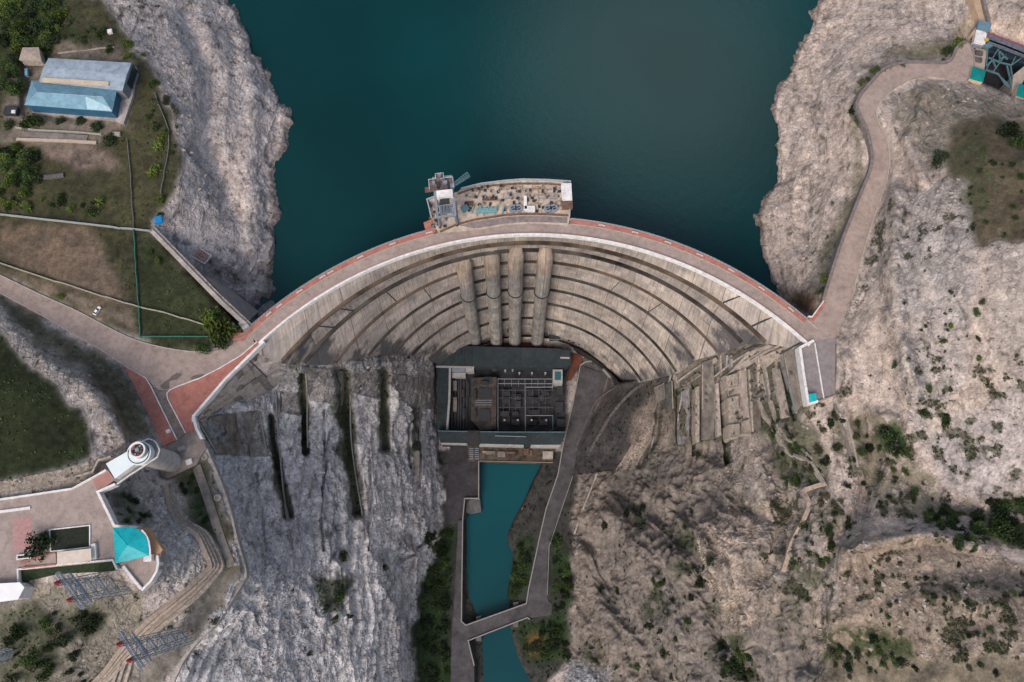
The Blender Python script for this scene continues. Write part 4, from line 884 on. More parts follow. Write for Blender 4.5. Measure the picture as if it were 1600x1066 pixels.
# ------------------------------------------------------------------ intake platform, crane and what stands on it
D = lambda pts: cr(pts, 5.33, 620, 250)
ip = thing('intake_platform', tuple(W(790, 320, 0)), 'sand coloured concrete work platform projecting from the dam crest into the reservoir', 'platform')
PLT = D([(250, 332), (330, 304), (505, 268), (535, 240), (700, 200), (900, 174), (1050, 163), (1250, 167), (1448, 180), (1442, 470), (1428, 548), (1300, 535), (1100, 528), (900, 545), (650, 585), (345, 607), (325, 560), (292, 490)])
MB().prism(poly(PLT, .5), -70, .5).build('deck', mat('platform_deck', (.52, .43, .345), .9, .18, .25, .05), ip)
up = D([(250, 332), (330, 304), (505, 268), (535, 240), (700, 200), (900, 174), (1050, 163), (1250, 167), (1448, 180), (1442, 470)])
MB().wall(pwall(D([(292, 490), (252, 334), (330, 305)]) , .5) , .6, -1, 1.3).build('parapet', M_FENCE, ip)
MB().wall(pwall(D([(535, 243), (700, 203), (900, 178), (1050, 167), (1250, 171), (1445, 184), (1439, 470)]), .5), .6, -1, 1.3).build('parapet', M_FENCE, ip)
MB().wall(pwall(D([(505, 285), (620, 245), (800, 215), (1000, 200), (1250, 200), (1420, 215)]), .5), .9, -.3, .5).build('crane_rail', M_BRK, ip)
MB().wall(pwall(D([(360, 600), (500, 540), (650, 500), (900, 462), (1050, 453), (1250, 455), (1425, 465)]), .5), 1.0, -.3, .6).build('crane_rail', M_BRK, ip)
MB().prism(poly(D([(520, 545), (650, 515), (900, 478), (1050, 468), (1250, 470), (1422, 482), (1418, 525), (1100, 515), (900, 530), (650, 570)]), .7), .4, .72).build('trench_cover', mat('trench_grey', (.24, .20, .19), .9, .2, .4), ip)
MB().prism(poly(D([(222, 522), (292, 492), (325, 600), (270, 620), (238, 580)]), .35), -6, .35).build('red_corner', M_RED, ip)
for (x, y, w_, h_) in [(900, 238, 70, 26), (770, 325, 110, 26), (960, 305, 150, 42), (1255, 305, 160, 48), (1080, 250, 110, 16), (700, 250, 90, 14), (610, 300, 80, 20), (1190, 240, 90, 20), (1330, 245, 60, 24), (330, 380, 60, 40), (330, 520, 50, 50), (600, 380, 70, 60)]:
    P_ = D([(x - w_ / 2, y - h_ / 2), (x + w_ / 2, y - h_ / 2), (x + w_ / 2, y + h_ / 2), (x - w_ / 2, y + h_ / 2)])
    h1 = MB(); h1.wall(pwall(P_, .5), .35, 0, .5, True); h1.prism(poly(P_, .5), .5, .62); h1.build('hatch', [M_WOOD, M_CONC, M_STONE, M_BRK][rs.randint(4)], ip)
def small(name, px, py, z, sz, rz, m, lab, cat, grp=None, top=None):
    "a box-like piece of gear with a lid or frame so that it reads as made of parts"
    p = W(px, py, z); t = thing(name, tuple(p), lab, cat, grp); mb = MB().box(p, sz, rz); mb.build('body', m, t)
    MB().box(p + Vector((0, 0, sz[2])), (sz[0] * (1.04 if top else .8), sz[1] * (1.04 if top else .8), .12), rz).build('lid', top or m, t); return t
small('site_cabin', *D([(1412, 285)])[0], .5, (5.4, 10, 2.6), .03, M_WHITE, 'white cabin at the right end of the sandy crane platform', 'cabin', None, M_WHITE)
small('store_shed', *D([(1416, 368)])[0], .5, (5.6, 7, 2.4), .03, M_BRK, 'brown roofed shed at the right end of the platform below the white cabin', 'shed', None, M_BRK)
small('white_container', *D([(1070, 362)])[0], .5, (1.6, 7.5, 1.4), 0, M_WHITE, 'narrow white container standing on end among equipment on the platform', 'container', None, M_WHITE)
small('white_tank_box', *D([(1107, 415)])[0], .5, (5.5, 3.2, 1.4), 0, M_WHITE, 'low white box between the two groups of round valve units', 'box', None, M_WHITE)
for k, (x, y) in enumerate([(968, 412), (1015, 410), (1258, 412), (1308, 408)]):
    p = W(*D([(x, y)])[0], .5); t = thing('valve_unit', tuple(p), ['round hydraulic unit with pale rim, leftmost of four on the platform', 'round hydraulic unit with pale rim beside the leftmost one', 'round hydraulic unit right of the low white box, third from left', 'round hydraulic unit nearest the brown shed, rightmost of four'][k], 'valve unit', 'round hydraulic units on the crane platform')
    MB().ring(p, 1.2, 2.2, p.z, p.z + 1.6).build('rim', M_STEEL, t); MB().cyl(p, 1.2, 1.3, 16).build('drum', M_DARK, t); MB().box(p + Vector((0, 0, 1.3)), (2.6, .4, .5), .4).build('bracket', M_STEEL, t)
p = W(*D([(765, 425)])[0], .5); t = thing('turquoise_machine', tuple(p), 'long turquoise machine with pipes lying on the platform right of the crane', 'machine')
MB().box(p + Vector((-1, 0, .2)), (11, 2.6, 1.0), .06).build('bed', mat('turquoise_paint', (.16, .33, .35), .6, .15, .8), t)
for dx in (-9, -5, -1, 3, 7): MB().tube(p + Vector((dx * 1.3 * .8, -2, .8)), p + Vector((dx * 1.3 * .8 + 1.2, 2.4, 1.4)), .45, 8).build('cylinder', MATS['turquoise_paint'], t)
MB().box(p + Vector((-13, 1, 0)), (4, 3.4, 1.4), .5).build('gearbox', M_TEALST, t)
crate_spots = []
tries = 0
dp = [(p[0], p[1]) for p in D([(560, 240), (900, 200), (1360, 205), (1370, 440), (900, 440), (560, 500)])]
cb = []
for k in range(4):
    sz = [(1.0, .8, .6), (2.8, .4, .4), (1.6, 1.2, .8), (.7, .7, 1.0)][k]
    mb = MB().box((0, 0, .12), sz); mb.box((-sz[0] * .35, 0, 0), (.15, sz[1], .12)); mb.box((sz[0] * .35, 0, 0), (.15, sz[1], .12)); mb.box((0, 0, .12 + sz[2]), (sz[0] * .9, .12, .06))
    cb.append(mb.build('platform_crate', [M_BRK, M_WOOD, M_DARK, M_STEEL][k])); cb[-1].location = (0, 0, 0)
for k in range(190):
    if k < 150: a, b_ = D([(rs.uniform(560, 1370), 0)])[0][0], 0; b_ = rs.uniform(291, 333)
    else: a, b_ = rs.uniform(670, 699), rs.uniform(318, 356)
    if k < 150 and not inpoly(dp, np.array([a]), np.array([b_]))[0]: continue
    o = cb[k % 4] if k < 4 else cb[k % 4].copy()
    if k >= 4: SC.collection.objects.link(o)
    o.location = W(a, b_, .52); o.rotation_euler.z = rs.choice([0, 1.57]) + rs.uniform(-.2, .2)
    if k % 4 == 1 and rs.rand() < .4: o.scale = (1.6, 1, 1)
    tag(o, 'small dark or brown crate strewn on the sandy deck of the crane platform', 'crate', 'small crates and offcuts strewn over the crane platform')
# gantry crane
c0 = W(699, 336, .5); gc = thing('gantry_crane', tuple(c0), 'grey steel gantry crane with white machine house straddling the left of the platform', 'crane')
ca = .12
def CG(x, y, z):
    x *= .85; y *= .58
    return Vector((c0.x + x * math.cos(ca) - y * math.sin(ca), c0.y + x * math.sin(ca) + y * math.cos(ca), .5 + z))
for sx in (-5.5, 5.5):
    for sy in (-11, 9): MB().tube(CG(sx, sy, 0), CG(sx * .9, sy, 17), .7, 4).build('leg', M_STEEL, gc)
    MB().wall([CG(sx, -15, 17), CG(sx, 24, 17)], 1.3, -.8, .9).build('girder', M_STEEL, gc)
    MB().wall([CG(sx, -13, .6), CG(sx, 11, .6)], .9, -.5, .5).build('bogie_beam', M_DARK, gc)
for sy in (-15, -11, -5, 9, 17, 24): MB().wall([CG(-6, sy, 17), CG(6, sy, 17)], .9, -.6, .7).build('cross_beam', M_STEEL, gc)
def gbox(name, x, y, w_, d_, z0, h_, m): return MB().prism([xy(CG(x - w_ / 2, y - d_ / 2, 0)), xy(CG(x + w_ / 2, y - d_ / 2, 0)), xy(CG(x + w_ / 2, y + d_ / 2, 0)), xy(CG(x - w_ / 2, y + d_ / 2, 0))], .5 + z0, .5 + z0 + h_).build(name, m, gc)
gbox('machine_house', .5, 4.5, 10, 6.5, 18, 3.2, M_WHITE)
gbox('winch_deck', -1, 16, 15, 11, 17.6, .5, mat('winch_deck_brown', (.16, .12, .11), .85, .35, .6)); gbox('winch_nose', -1.5, 24, 5, 5, 17.6, .5, MATS['winch_deck_brown'])
gbox('side_platform', -9.5, 12.5, 4, 5, 17.6, .45, M_BRK)
for x, y, w_, d_ in [(-3, 15, 2, 5), (1.5, 17, 2.6, 3), (3.5, 13, 1.6, 4), (-5.5, 18, 1.6, 2.6), (0, 21, 3, 1), (-1.5, 25, 2.2, 1.6), (0, -2, 6, 4.5)]: gbox('winch', x, y, w_, d_, 18.1, 1.4, M_DARK if d_ > 3 else M_STEEL)
gbox('lower_trolley', 0, -9, 8, 6, 17.5, .4, M_STEEL)
for k in range(7): gbox('spar', -3 + k, -9, .3, 6.4, 17.95, .5, M_DARK if k % 2 else M_TEALST)
ed = [CG(-8.5, 10.5, 19.2), CG(-8.5, 21.5, 19.2), CG(-4, 21.5, 19.2), CG(-4, 26.5, 19.2), CG(1, 26.5, 19.2), CG(1, 21.5, 19.2), CG(6.5, 21.5, 19.2), CG(6.5, 10.5, 19.2)]
MB().pipe(ed, .12, 4).build('guard_rail', M_WHITE, gc)
def lattice(mb, a, b_, w0, w1, n_, r, up=Vector((0, 0, 1))):
    a = Vector(a); b_ = Vector(b_); d = (b_ - a).normalized(); s = d.cross(up)
    s = s.normalized() if s.length > .05 else d.orthogonal().normalized(); t = s.cross(d).normalized(); prev = None
    for i in range(n_ + 1):
        c = a.lerp(b_, i / n_); w_ = (w0 + (w1 - w0) * i / n_) / 2
        q_ = [c + s * w_ + t * w_, c - s * w_ + t * w_, c - s * w_ - t * w_, c + s * w_ - t * w_]
        for k in range(4): mb.tube(q_[k], q_[(k + 1) % 4], r * .7, 4)
        if prev:
            for k in range(4):
                mb.tube(prev[k], q_[k], r, 4); mb.tube(prev[k], q_[(k + 1) % 4], r * .7, 4)
        prev = q_
    return mb
jb = thing('derrick_boom', tuple(CG(6, 14, 17)), 'slender pale lattice boom reaching out over the water from the crane', 'crane boom')
lattice(MB(), CG(6, 13.5, 18.3), CG(16.5, 21.5, 20), 1.4, 2.2, 8, .14).build('boom', M_TEALST, jb); MB().box(CG(5.5, 13, 17.8), (2.4, 2.4, 1.3), ca).build('slewing_base', M_STEEL, jb)

# ------------------------------------------------------------------ powerhouse on the canyon floor
Q = lambda pts: cr(pts, 4.1, 620, 500)
ph = thing('powerhouse', tuple(W(790, 620, -204)), 'long dark flat roofed powerhouse at the foot of the arch dam across the canyon floor', 'power station')
def rf(name, pts, z1, z0, m, par=None, raw=False): return MB().prism(poly(pts if raw else Q(pts), z1), z0, z1).build(name, m, par if par is not None else ph)
rf('rear_hall', [(345, 165), (700, 175), (1115, 185), (1115, 285), (1090, 305), (495, 297), (250, 292), (245, 232)], -184, -206, M_POWER)
w_ = rf('rear_wall_face', [(250, 293), (495, 297), (495, 303), (250, 299)], -184.6, -188.5, M_DIMW)
rf('side_hall', [(256, 300), (335, 300), (328, 708), (262, 708)], -189, -206, mat('side_roof', (.028, .040, .045), .8, .2, .1))
MB().wall(pwall(Q([(341, 305), (337, 500), (322, 705)]), -189), 1.6, -4, .6).build('side_parapet', mat('grey_parapet', (.34, .34, .33), .8, .1, .4), ph)
rf('front_hall', [(262, 710), (700, 716), (1085, 716), (1050, 798), (525, 792), (280, 786)], -183, -206, M_POWER)
for P_ in ([(280, 784), (450, 789), (450, 797), (284, 793)], [(525, 793), (812, 800), (812, 812), (528, 806)], [(858, 800), (1052, 800), (1040, 817), (858, 814)]): rf('front_wall_face', P_, -183.4, -190, M_DIMW)
rf('front_gantry', [(452, 708), (532, 710), (532, 800), (455, 800)], -182.4, -186, M_YARD)
MB().wall(pwall(Q([(262, 712), (700, 719), (1085, 719)]), -183), .5, -.2, .5).build('roof_edge', M_TEALST, ph)
MB().wall(pwall(Q([(480, 178), (485, 295)]), -184), .4, -.2, .4).build('roof_joint', M_DARK, ph); MB().wall(pwall(Q([(432, 175), (432, 292)]), -184), .4, -.2, .4).build('roof_joint', M_DARK, ph); MB().wall(pwall(Q([(790, 182), (795, 300)]), -184), .4, -.2, .4).build('roof_joint', M_DARK, ph)
rf('roof_plant', [(380, 178), (410, 178), (412, 222), (385, 222)], -182.5, -184.2, M_DARK)
rf('roof_plant', [(1048, 236), (1106, 238), (1106, 248), (1048, 246)], -183, -184.2, M_DIMW)
rf('roof_plant', [(1052, 190), (1108, 190), (1108, 232), (1052, 232)], -182.6, -184.2, M_POWER)
for k in range(7):
    x = 300 + k * 115
    rf('skylight', [(x, 736), (x + 42, 736), (x + 42, 752), (x, 752)], -182.7, -183.2, M_DARK)
rf('yard', [(335, 300), (1085, 310), (1080, 712), (325, 708)], -198, -206, M_YARD)
rf('office_block', [(352, 302), (436, 302), (436, 332), (352, 332)], -190, -198, M_STEEL); rf('office_block', [(352, 338), (440, 338), (440, 368), (352, 368)], -192, -198, M_DIMW)
rf('office_block', [(440, 298), (494, 298), (494, 330), (440, 330)], -189, -198, M_DIMW)
rf('central_block', [(478, 372), (640, 366), (636, 700), (535, 706), (476, 640)], -191, -200, mat('block_roof', (.075, .062, .058), .9, .3, .2))
for P_ in ([(525, 436), (605, 436), (603, 505), (528, 505)], [(528, 572), (598, 572), (598, 652), (528, 652)], [(560, 365), (610, 365), (610, 410), (560, 410)], [(610, 305), (640, 305), (640, 330), (610, 330)]):
    rf('roof_hatch', P_, -190.2, -191.2, M_DARK)
for y in (515, 530, 545): MB().wall(pwall(Q([(500, y), (610, y)]), -191), .35, 0, .4).build('roof_rib', M_STEEL, ph)
rf('small_tower', [(1000, 318), (1062, 318), (1062, 405), (1000, 405)], -186, -200, M_DIMW); rf('tower_roof_light', [(1012, 332), (1052, 332), (1052, 385), (1012, 385)], -185.7, -186.1, mat('teal_glass', (.03, .12, .14), .3, .1, 1))
# switchyard: tall bus frames and rows of transformers
sy = thing('switchyard', tuple(W(840, 620, -198)), 'dark yard of pale steel bus frames and insulators between the powerhouse roofs', 'switchyard')
def frame(pts, z, h, m=M_STEEL, r=.28):
    mb = MB(); P_ = pwall(Q(pts), z + h); mb.pipe(P_, r, 4)
    for p in P_: mb.tube(Vector((p.x, p.y, z)), p, r, 4)
    mb.build('bus_frame', m, sy)
for ys in (378, 408): frame([(648, ys), (822, ys), (1000, ys)], -198, 9)
frame([(648, 378), (648, 730)], -198, 8); frame([(822, 378), (824, 740)], -198, 8); frame([(1000, 405), (1000, 430), (826, 430)], -198, 8, r=.35); frame([(826, 612), (1000, 612)], -198, 7); frame([(632, 742), (826, 748)], -183, 2); frame([(1000, 612), (1000, 700)], -198, 7, M_TEALST)
for x in (690, 735, 780, 865, 905, 950): frame([(x, 380), (x, 408)], -198, 9, r=.18)
for x in (560, 600, 680, 720, 760, 870, 910, 950): frame([(x, 440), (x + 2, 590)], -198, 3.5, mat('dull_steel', (.12, .12, .13), .6, .2, 1), .16)
for x in (355, 375, 395, 410, 430, 450): frame([(x, 385), (x - 2, 690)], -198, 2 + x % 3, MATS['dull_steel'] if x % 2 else M_DIMW if False else MATS['dull_steel'], .22)
for (x, y, w_, h_) in [(372, 420, 24, 60), (372, 540, 24, 90), (420, 470, 26, 50), (430, 600, 22, 70), (455, 440, 18, 90), (690, 600, 60, 30), (760, 600, 40, 24), (880, 590, 70, 26), (950, 560, 60, 20), (1045, 450, 40, 60), (1040, 560, 50, 70), (1050, 660, 50, 50), (860, 470, 40, 30), (930, 500, 30, 40), (700, 520, 40, 30), (780, 540, 30, 40), (560, 400, 50, 16), (500, 480, 16, 60), (500, 600, 18, 50)]:
    P_ = [(x - w_ / 2, y - h_ / 2), (x + w_ / 2, y - h_ / 2), (x + w_ / 2, y + h_ / 2), (x - w_ / 2, y + h_ / 2)]; zt_ = -188 if 470 < x < 640 else -194.5 - (x % 3)
    MB().prism(poly(Q(P_), zt_), -199, zt_).build('switchgear_box', [M_DARK, MATS['dull_steel'], M_MCONC, M_BRK, M_DCONC][int(x + y) % 5], sy)
for y in (450, 500, 560): frame([(650, y), (820, y)], -198, 3.5, MATS['dull_steel'], .16); frame([(826, y), (1000, y)], -198, 3.5, MATS['dull_steel'], .16)
k = 0
for (x, y) in [(695, 335), (742, 330), (785, 350), (865, 350), (905, 325), (950, 350), (690, 650), (775, 650), (862, 650), (955, 650)]:
    p = W(*Q([(x, y)])[0], -198); MB().cyl(p, .55, 5, 8, .35).cyl(p + Vector((0, 0, 5)), .8, .6, 8).build('bushing', M_DIMW, sy)
for (x, y) in [(700, 640), (760, 660), (870, 660), (940, 660), (700, 470), (770, 500), (880, 520), (950, 470)]:
    p = W(*Q([(x, y)])[0], -198); b0 = MB().box(p, (6, 4.5, 3.2)); b0.box(p + Vector((0, 0, 3.2)), (4, 1.2, 1)); b0.build('transformer', M_DARK if y < 600 else M_YARD, sy)
# tailrace deck with gates between the powerhouse and the river
td = thing('tailrace_deck', tuple(W(800, 711, -205)), 'brown concrete tailrace deck with gate slots between the powerhouse and the turquoise river', 'deck')
rf('deck', [(455, 806), (1010, 818), (1000, 914), (525, 904), (455, 900)], -199, -215, mat('deck_brown', (.10, .078, .06), .9, .4, .25), td)
for c in range(2):
    for k in range(6): rf('gate_slot', [(464 + 36 * c, 822 + 13 * k), (490 + 36 * c, 822 + 13 * k), (490 + 36 * c, 827 + 13 * k), (464 + 36 * c, 827 + 13 * k)], -198.5, -199.2, M_STEEL, td)
rf('gate_cover', [(935, 842), (1000, 842), (1000, 892), (935, 892)], -198.4, -199.2, M_CONC, td)
for (x, y, w2, h2) in [(600, 850, 60, 20), (670, 860, 50, 34), (730, 850, 60, 14), (830, 845, 30, 40), (860, 850, 16, 30), (560, 845, 24, 12)]: rf('winch_frame', [(x - w2 / 2, y - h2 / 2), (x + w2 / 2, y - h2 / 2), (x + w2 / 2, y + h2 / 2), (x - w2 / 2, y + h2 / 2)], -197.6, -199.2, [M_BRK, M_MCONC, M_WOOD][k % 3 if False else rs.randint(3)], td)
MB().wall(pwall(Q([(525, 904), (1000, 914)]), -199), .4, -1, .9).build('deck_parapet', mat('tan_parapet', (.26, .22, .19), .9, .1, 1), td)
# rear court behind the powerhouse
o = MB().prism(poly([(745, 528), (800, 524), (870, 524), (900, 540), (915, 556), (905, 572), (893, 592), (887, 592), (892, 545), (745, 541)], -198), -206, -198).build('rear_court', M_RUST); o['kind'] = 'structure'
bx = thing('vault_box', tuple(W(866, 521, -198)), 'dark flat roofed box building squeezed beside the right penstock foot', 'building'); MB().prism(poly(Q([(975, 70), (1038, 70), (1042, 128), (978, 128)]), -190), -206, -190).build('hall', M_DARK, bx); MB().wall(pwall(Q([(978, 128), (1042, 128)]), -190), .4, -.1, .4).build('roof_edge', M_STEEL, bx)
for k, (x, y) in enumerate([(1052, 84), (1084, 95), (1113, 107), (1145, 120), (1177, 134)]):
    p = W(*Q([(x, y)])[0], -190); t = thing('round_tank', tuple(p), ['dark round tank beside the dark box building, first in the row', 'round tank, second from the box building', 'round tank in the middle of the row of five', 'round tank, next to last in the row', 'round tank with the brightest lid at the far right end of the row'][k], 'tank', 'row of round tanks behind the powerhouse')
    MB().cyl(p - Vector((0, 0, 12)), 3.0, 11.4, 20).build('shell', M_DARK, t); MB().cyl(p - Vector((.6, .3, .6)), 1.4, .4, 14).build('lid', M_WHITE if k == 4 else M_STEEL, t)

# ------------------------------------------------------------------ canyon walls, parapets, bridge
def wl(name, pts, z, wd, hi, lo, m, lab, cat='wall', grp=None, s=True):
    P_ = smoothline(pts, max(6, len(pts) * 5)) if s and len(pts) > 2 else pts
    o = MB().wall(pwall(P_, z), wd, lo, hi).build(name, m); return tag(o, lab, cat, grp)
M_PAR = mat('pale_parapet', (.27, .26, .255), .85, .08, .6)
mb = MB().wall(pwall([(906.6, 571), (900, 606), (893, 640), (886, 670), (879, 700), (872, 741), (853, 796), (840, 854), (826, 920), (822.5, 943), (728, 977), (721, 971), (723, 813), (726, 779), (748, 779), (748, 720)], -202), .75, -6, 1.2)
tag(mb.build('river_parapet', M_PAR), 'long pale parapet following the canyon road, the bridge and the left river bank', 'parapet')
tag(MB().wall(pwall([(895, 744), (877, 797), (858, 854), (855, 930)], -202), .5, -1, .6).build('road_kerb', mat('dull_kerb', (.26, .24, .24), .9, .1, 1)), 'dull kerb on the hillside edge of the right canyon road', 'kerb')
tag(MB().wall(pwall([(828, 968), (824, 965), (731.5, 1001), (741, 1040)], -202), .75, -3, 1.2).build('bridge_parapet', M_PAR), 'short pale parapet on the downstream edge of the bridge', 'parapet')
br = thing('river_bridge', tuple(W(775, 975, -202)), 'plain grey road bridge slanting across the turquoise river', 'bridge')
MB().prism(poly(BRIDGE, -201.9), -204, -201.9).build('deck', M_ROAD2, br)
for a, b_ in ((748, 984), (806, 962)): MB().prism(poly([(a - 4, b_ - 20), (a + 4, b_ - 22), (a + 4, b_ + 18), (a - 4, b_ + 18)], -204), -216, -203.9).build('pier', M_DCONC, br)
M_QUAY = mat('quay_concrete', (.12, .115, .12), .9, .25, .2)
tag(MB().prism(poly([(726, 779), (750, 779), (752, 800), (735, 803), (726, 800)], -206), -216, -206).build('quay_block', M_QUAY), 'dark square block stepping down to the water at the corner of the riverside yard', 'quay')
tag(MB().wall(pwall([(815, 796), (842, 760), (858, 735)], -207), 1.2, -6, .3).build('bank_wall', M_BRK), 'thin brown wall running down the sloping right river bank', 'wall')
tag(MB().wall(pwall([(805, 843), (812, 833), (836, 790)], -207), 1.6, -5, .6).build('bank_ledge', mat('bank_brown', (.16, .125, .085), .95, .3, .3)), 'pale brown ledge at the river bank corner below the thin wall', 'ledge')
def G2(pts, off=0.0): return [G(a, b_) + Vector((0, 0, off)) for a, b_ in pts]
def gwall(name, pts, wd, hi, lo, m, lab, cat='wall', n_=None, grp=None, zs=None):
    P_ = smoothline(pts, n_ or max(8, len(pts) * 6)) if len(pts) > 2 else resample(pts, 8)
    V = G2(P_)
    z_ = np.array([v.z for v in V])
    if len(z_) > 5: z_ = np.convolve(np.pad(z_, 2, mode='edge'), np.ones(5) / 5, 'valid')
    V = [W(p[0], p[1], float(c)) for p, c in zip(P_, z_)]
    return tag(MB().wall(V, wd, lo, hi).build(name, m), lab, cat, grp)
gwall('rubble_wall', [(1037, 581), (1010, 597), (988, 612), (959, 643), (936, 680), (922, 705)], 2.0, 1.0, -3, mat('rubble', (.11, .10, .098), .95, .4, .8), 'curved rubble wall on the dark concrete slope right of the powerhouse')
gwall('slope_wall', [(961, 606), (945, 616), (930, 630), (915, 662), (901, 697)], .8, 1.0, -3, M_DCONC, 'dark wall along the foot of the concrete slope beside the canyon road')
wl('court_wall', [(942.5, 577), (953, 590), (961, 606)], -199, .9, 1.5, -3, M_PAR, 'short curved pale wall closing the road end under the arch')
wl('court_wall', [(907, 571), (915, 566), (924, 565)], -201, .9, 1.5, -3, M_PAR, 'short pale wall at the top of the canyon road parapet')
gwall('canyon_foot_wall', [(933, 740), (921, 770), (909, 800), (897, 835)], 1.2, 1.6, -4, M_STONE, 'pale sloping wall down the foot of the right canyon side')
gwall('slope_rib', [(1021, 682), (1017, 700), (1014, 715)], .8, 2, -3, M_PAR, 'single pale rib in the green gully beside the rock outcrop')
gwall('slope_beam', [(1049, 580), (1045, 600), (1042, 622)], 1.0, 2, -3, M_PAR, 'short pale beam dropping from the dam foot to the rib slope')
# ribs and steps of the right abutment
def step(pts, m, lab, lift=1.5, deep=25, wid=None, cat='retaining wall'):
    zs = [GZ(a, b_) + lift for a, b_ in pts]; c = np.mean(np.array(pts), 0)
    zz = zs; P_ = [W(a, b_, z_) for (a, b_), z_ in zip(pts, zz)]
    t = thing('anchor_wall', tuple(W(c[0], c[1], min(zz))), lab, cat); xs_ = [xy(p) for p in P_]
    MB().prism(xs_, [z_ - deep for z_ in zz], zz).build('slab', m, t)
    n_ = len(pts); k = int(np.argmax([(P_[(i + 1) % n_] - P_[i]).length for i in range(n_)]))
    a, b_ = P_[k], P_[(k + 1) % n_]; c3 = sum(P_, Vector((0, 0, 0))) / n_
    MB().wall([a.lerp(c3, .06), b_.lerp(c3, .06)], .5, -.1, .5).build('edge_beam', M_STONE, t)
    d = (b_ - a); nb = int(d.length // 9)
    for i in range(nb):
        p = a.lerp(b_, (i + .5) / nb).lerp(c3, .55); MB().box(p - Vector((0, 0, .1)), (1.4, 1.6, .5), math.atan2(d.y, d.x)).build('drain_hood', M_DCONC, t)
    return t
M_AB = mat('tan_abutment', (.40, .335, .29), .92, .22, .25, .1); M_AB2 = mat('brown_abutment', (.17, .145, .12), .92, .3, .25, .1)
step([(1137, 587), (1166, 575), (1168, 612), (1170, 640), (1174, 680), (1140, 680), (1138, 640)], M_AB, 'broad tan concrete wall with small openings on the right abutment', 2.5)
step([(1169, 574), (1185, 575), (1187, 633), (1190, 668), (1176, 679), (1171, 640)], M_AB2, 'brown slab directly right of the broad tan concrete wall', 1.0)
step([(1097, 566), (1114, 561), (1117, 600), (1117, 640), (1115, 686), (1098, 686), (1097, 640)], M_MCONC, 'narrow brownish concrete rib left of the olive groove', 2.5)
step([(1065, 612), (1077, 606), (1078, 640), (1076, 690), (1060, 695), (1058, 660)], mat('grey_rib', (.29, .28, .28), .9, .3, .3, .2), 'grey rock and concrete rib beside the leftmost green groove', 1.5)
step([(1208, 575), (1217, 573), (1226, 612), (1234, 651), (1222, 653), (1214, 612)], M_AB, 'slim light slab between the stone path and the green groove', 1.5)
step([(1224, 550), (1243, 542), (1250, 580), (1256, 628), (1245, 644), (1233, 600)], mat('platform_slab', (.20, .175, .155), .9, .2, .3), 'grey brown slab right below the white parapet of the service platform', 1.5)
step([(1146, 575), (1170, 550), (1200, 539), (1212, 541), (1186, 562), (1160, 578)], M_AB, 'smooth curved tan slab where the arch meets the right bank', 1.2, 20)
step([(1188, 560), (1200, 553), (1235, 538), (1243, 541), (1215, 560), (1195, 577)], M_AB, 'smooth tan slab under the very end of the dam parapet', 1.6, 20)
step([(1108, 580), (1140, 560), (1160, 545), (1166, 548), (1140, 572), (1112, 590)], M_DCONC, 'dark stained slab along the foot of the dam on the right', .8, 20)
for k, (pts, m_, lab, up_) in enumerate([
 ([(1134, 588), (1153, 583), (1153, 603), (1135, 607)], M_STONE, 'upper pale block jutting left from the broad tan wall', 5.5), ([(1137, 622), (1154, 618), (1154, 638), (1138, 640)], M_STONE, 'middle pale block jutting left from the broad tan wall', 5.5), ([(1138, 664), (1156, 662), (1156, 682), (1139, 684)], M_STONE, 'lower pale block jutting left from the broad tan wall', 5.5),
 ([(1087, 605), (1093, 603), (1093, 690), (1087, 692)], M_STONE, 'pale rock strip between two dark grooves of the right abutment', 2.5), ([(1118, 600), (1123, 598), (1127, 680), (1121, 682)], M_CONC, 'pale strip immediately left of the olive groove', 3.5), ([(1066, 598), (1090, 582), (1096, 586), (1070, 603)], M_AB2, 'brown cross beam above the grey rib under the dam', 2.2),
 ([(1098, 573), (1118, 558), (1122, 563), (1101, 580)], M_CONC, 'grey cross beam above the brownish rib under the dam', 2.6), ([(1186, 585), (1192, 584), (1199, 618), (1194, 620)], M_STONE, 'short pale slab between the two winding stone walls', 1.6), ([(1040, 600), (1050, 594), (1052, 640), (1043, 645)], M_DCONC, 'dark slab beside the short pale beam at the dam foot', 1.6),
 ([(1250, 546), (1254, 545), (1267, 626), (1262, 629)], M_STONE, 'sandy strip directly under the thick white platform parapet', .4), ([(1022, 606), (1038, 598), (1040, 622), (1026, 628)], M_MCONC, 'weathered slab at the upper end of the rock outcrop', 1.2)]): step(pts, m_, lab, up_)
for k, (a, b_) in enumerate([((1115, 590), (1168, 552)), ((1128, 592), (1186, 553)), ((1140, 562), (1196, 538)), ((1060, 596), (1112, 562)), ((1172, 566), (1214, 543))]):
    gwall('foot_beam', [a, ((a[0] + b_[0]) / 2, (a[1] + b_[1]) / 2 - 2), b_], 1.0, 3.2, -3, [M_STONE, M_CONC, M_DCONC, M_CONC, M_STONE][k], ['slanting pale beam reaching up from the olive groove', 'slanting grey beam running to the head of the stone walls', 'dark slanting beam hugging the dam foot on the right', 'grey slanting beam above the leftmost green groove', 'pale slanting beam over the smooth curved tan slabs'][k], 'beam')
for k, yy in enumerate((600, 618, 640, 660)):
    gwall('wall_ledge', [(1154, yy), (1160, yy - 2), (1167, yy - 4)], .9, 4.6, -2, M_DCONC, ['topmost', 'second', 'third', 'lowest'][k] + ' dark ledge crossing the broad tan abutment wall', 'ledge')
gwall('stone_stair_wall', [(1185, 558), (1183, 588), (1185, 612), (1187, 633), (1195, 650), (1207, 664), (1220, 690), (1234, 709), (1261, 720), (1275, 738), (1288, 760)], 1.5, 2.4, -3, M_STONE, 'long winding pale stone wall descending from the end of the dam on the right bank', n_=60)
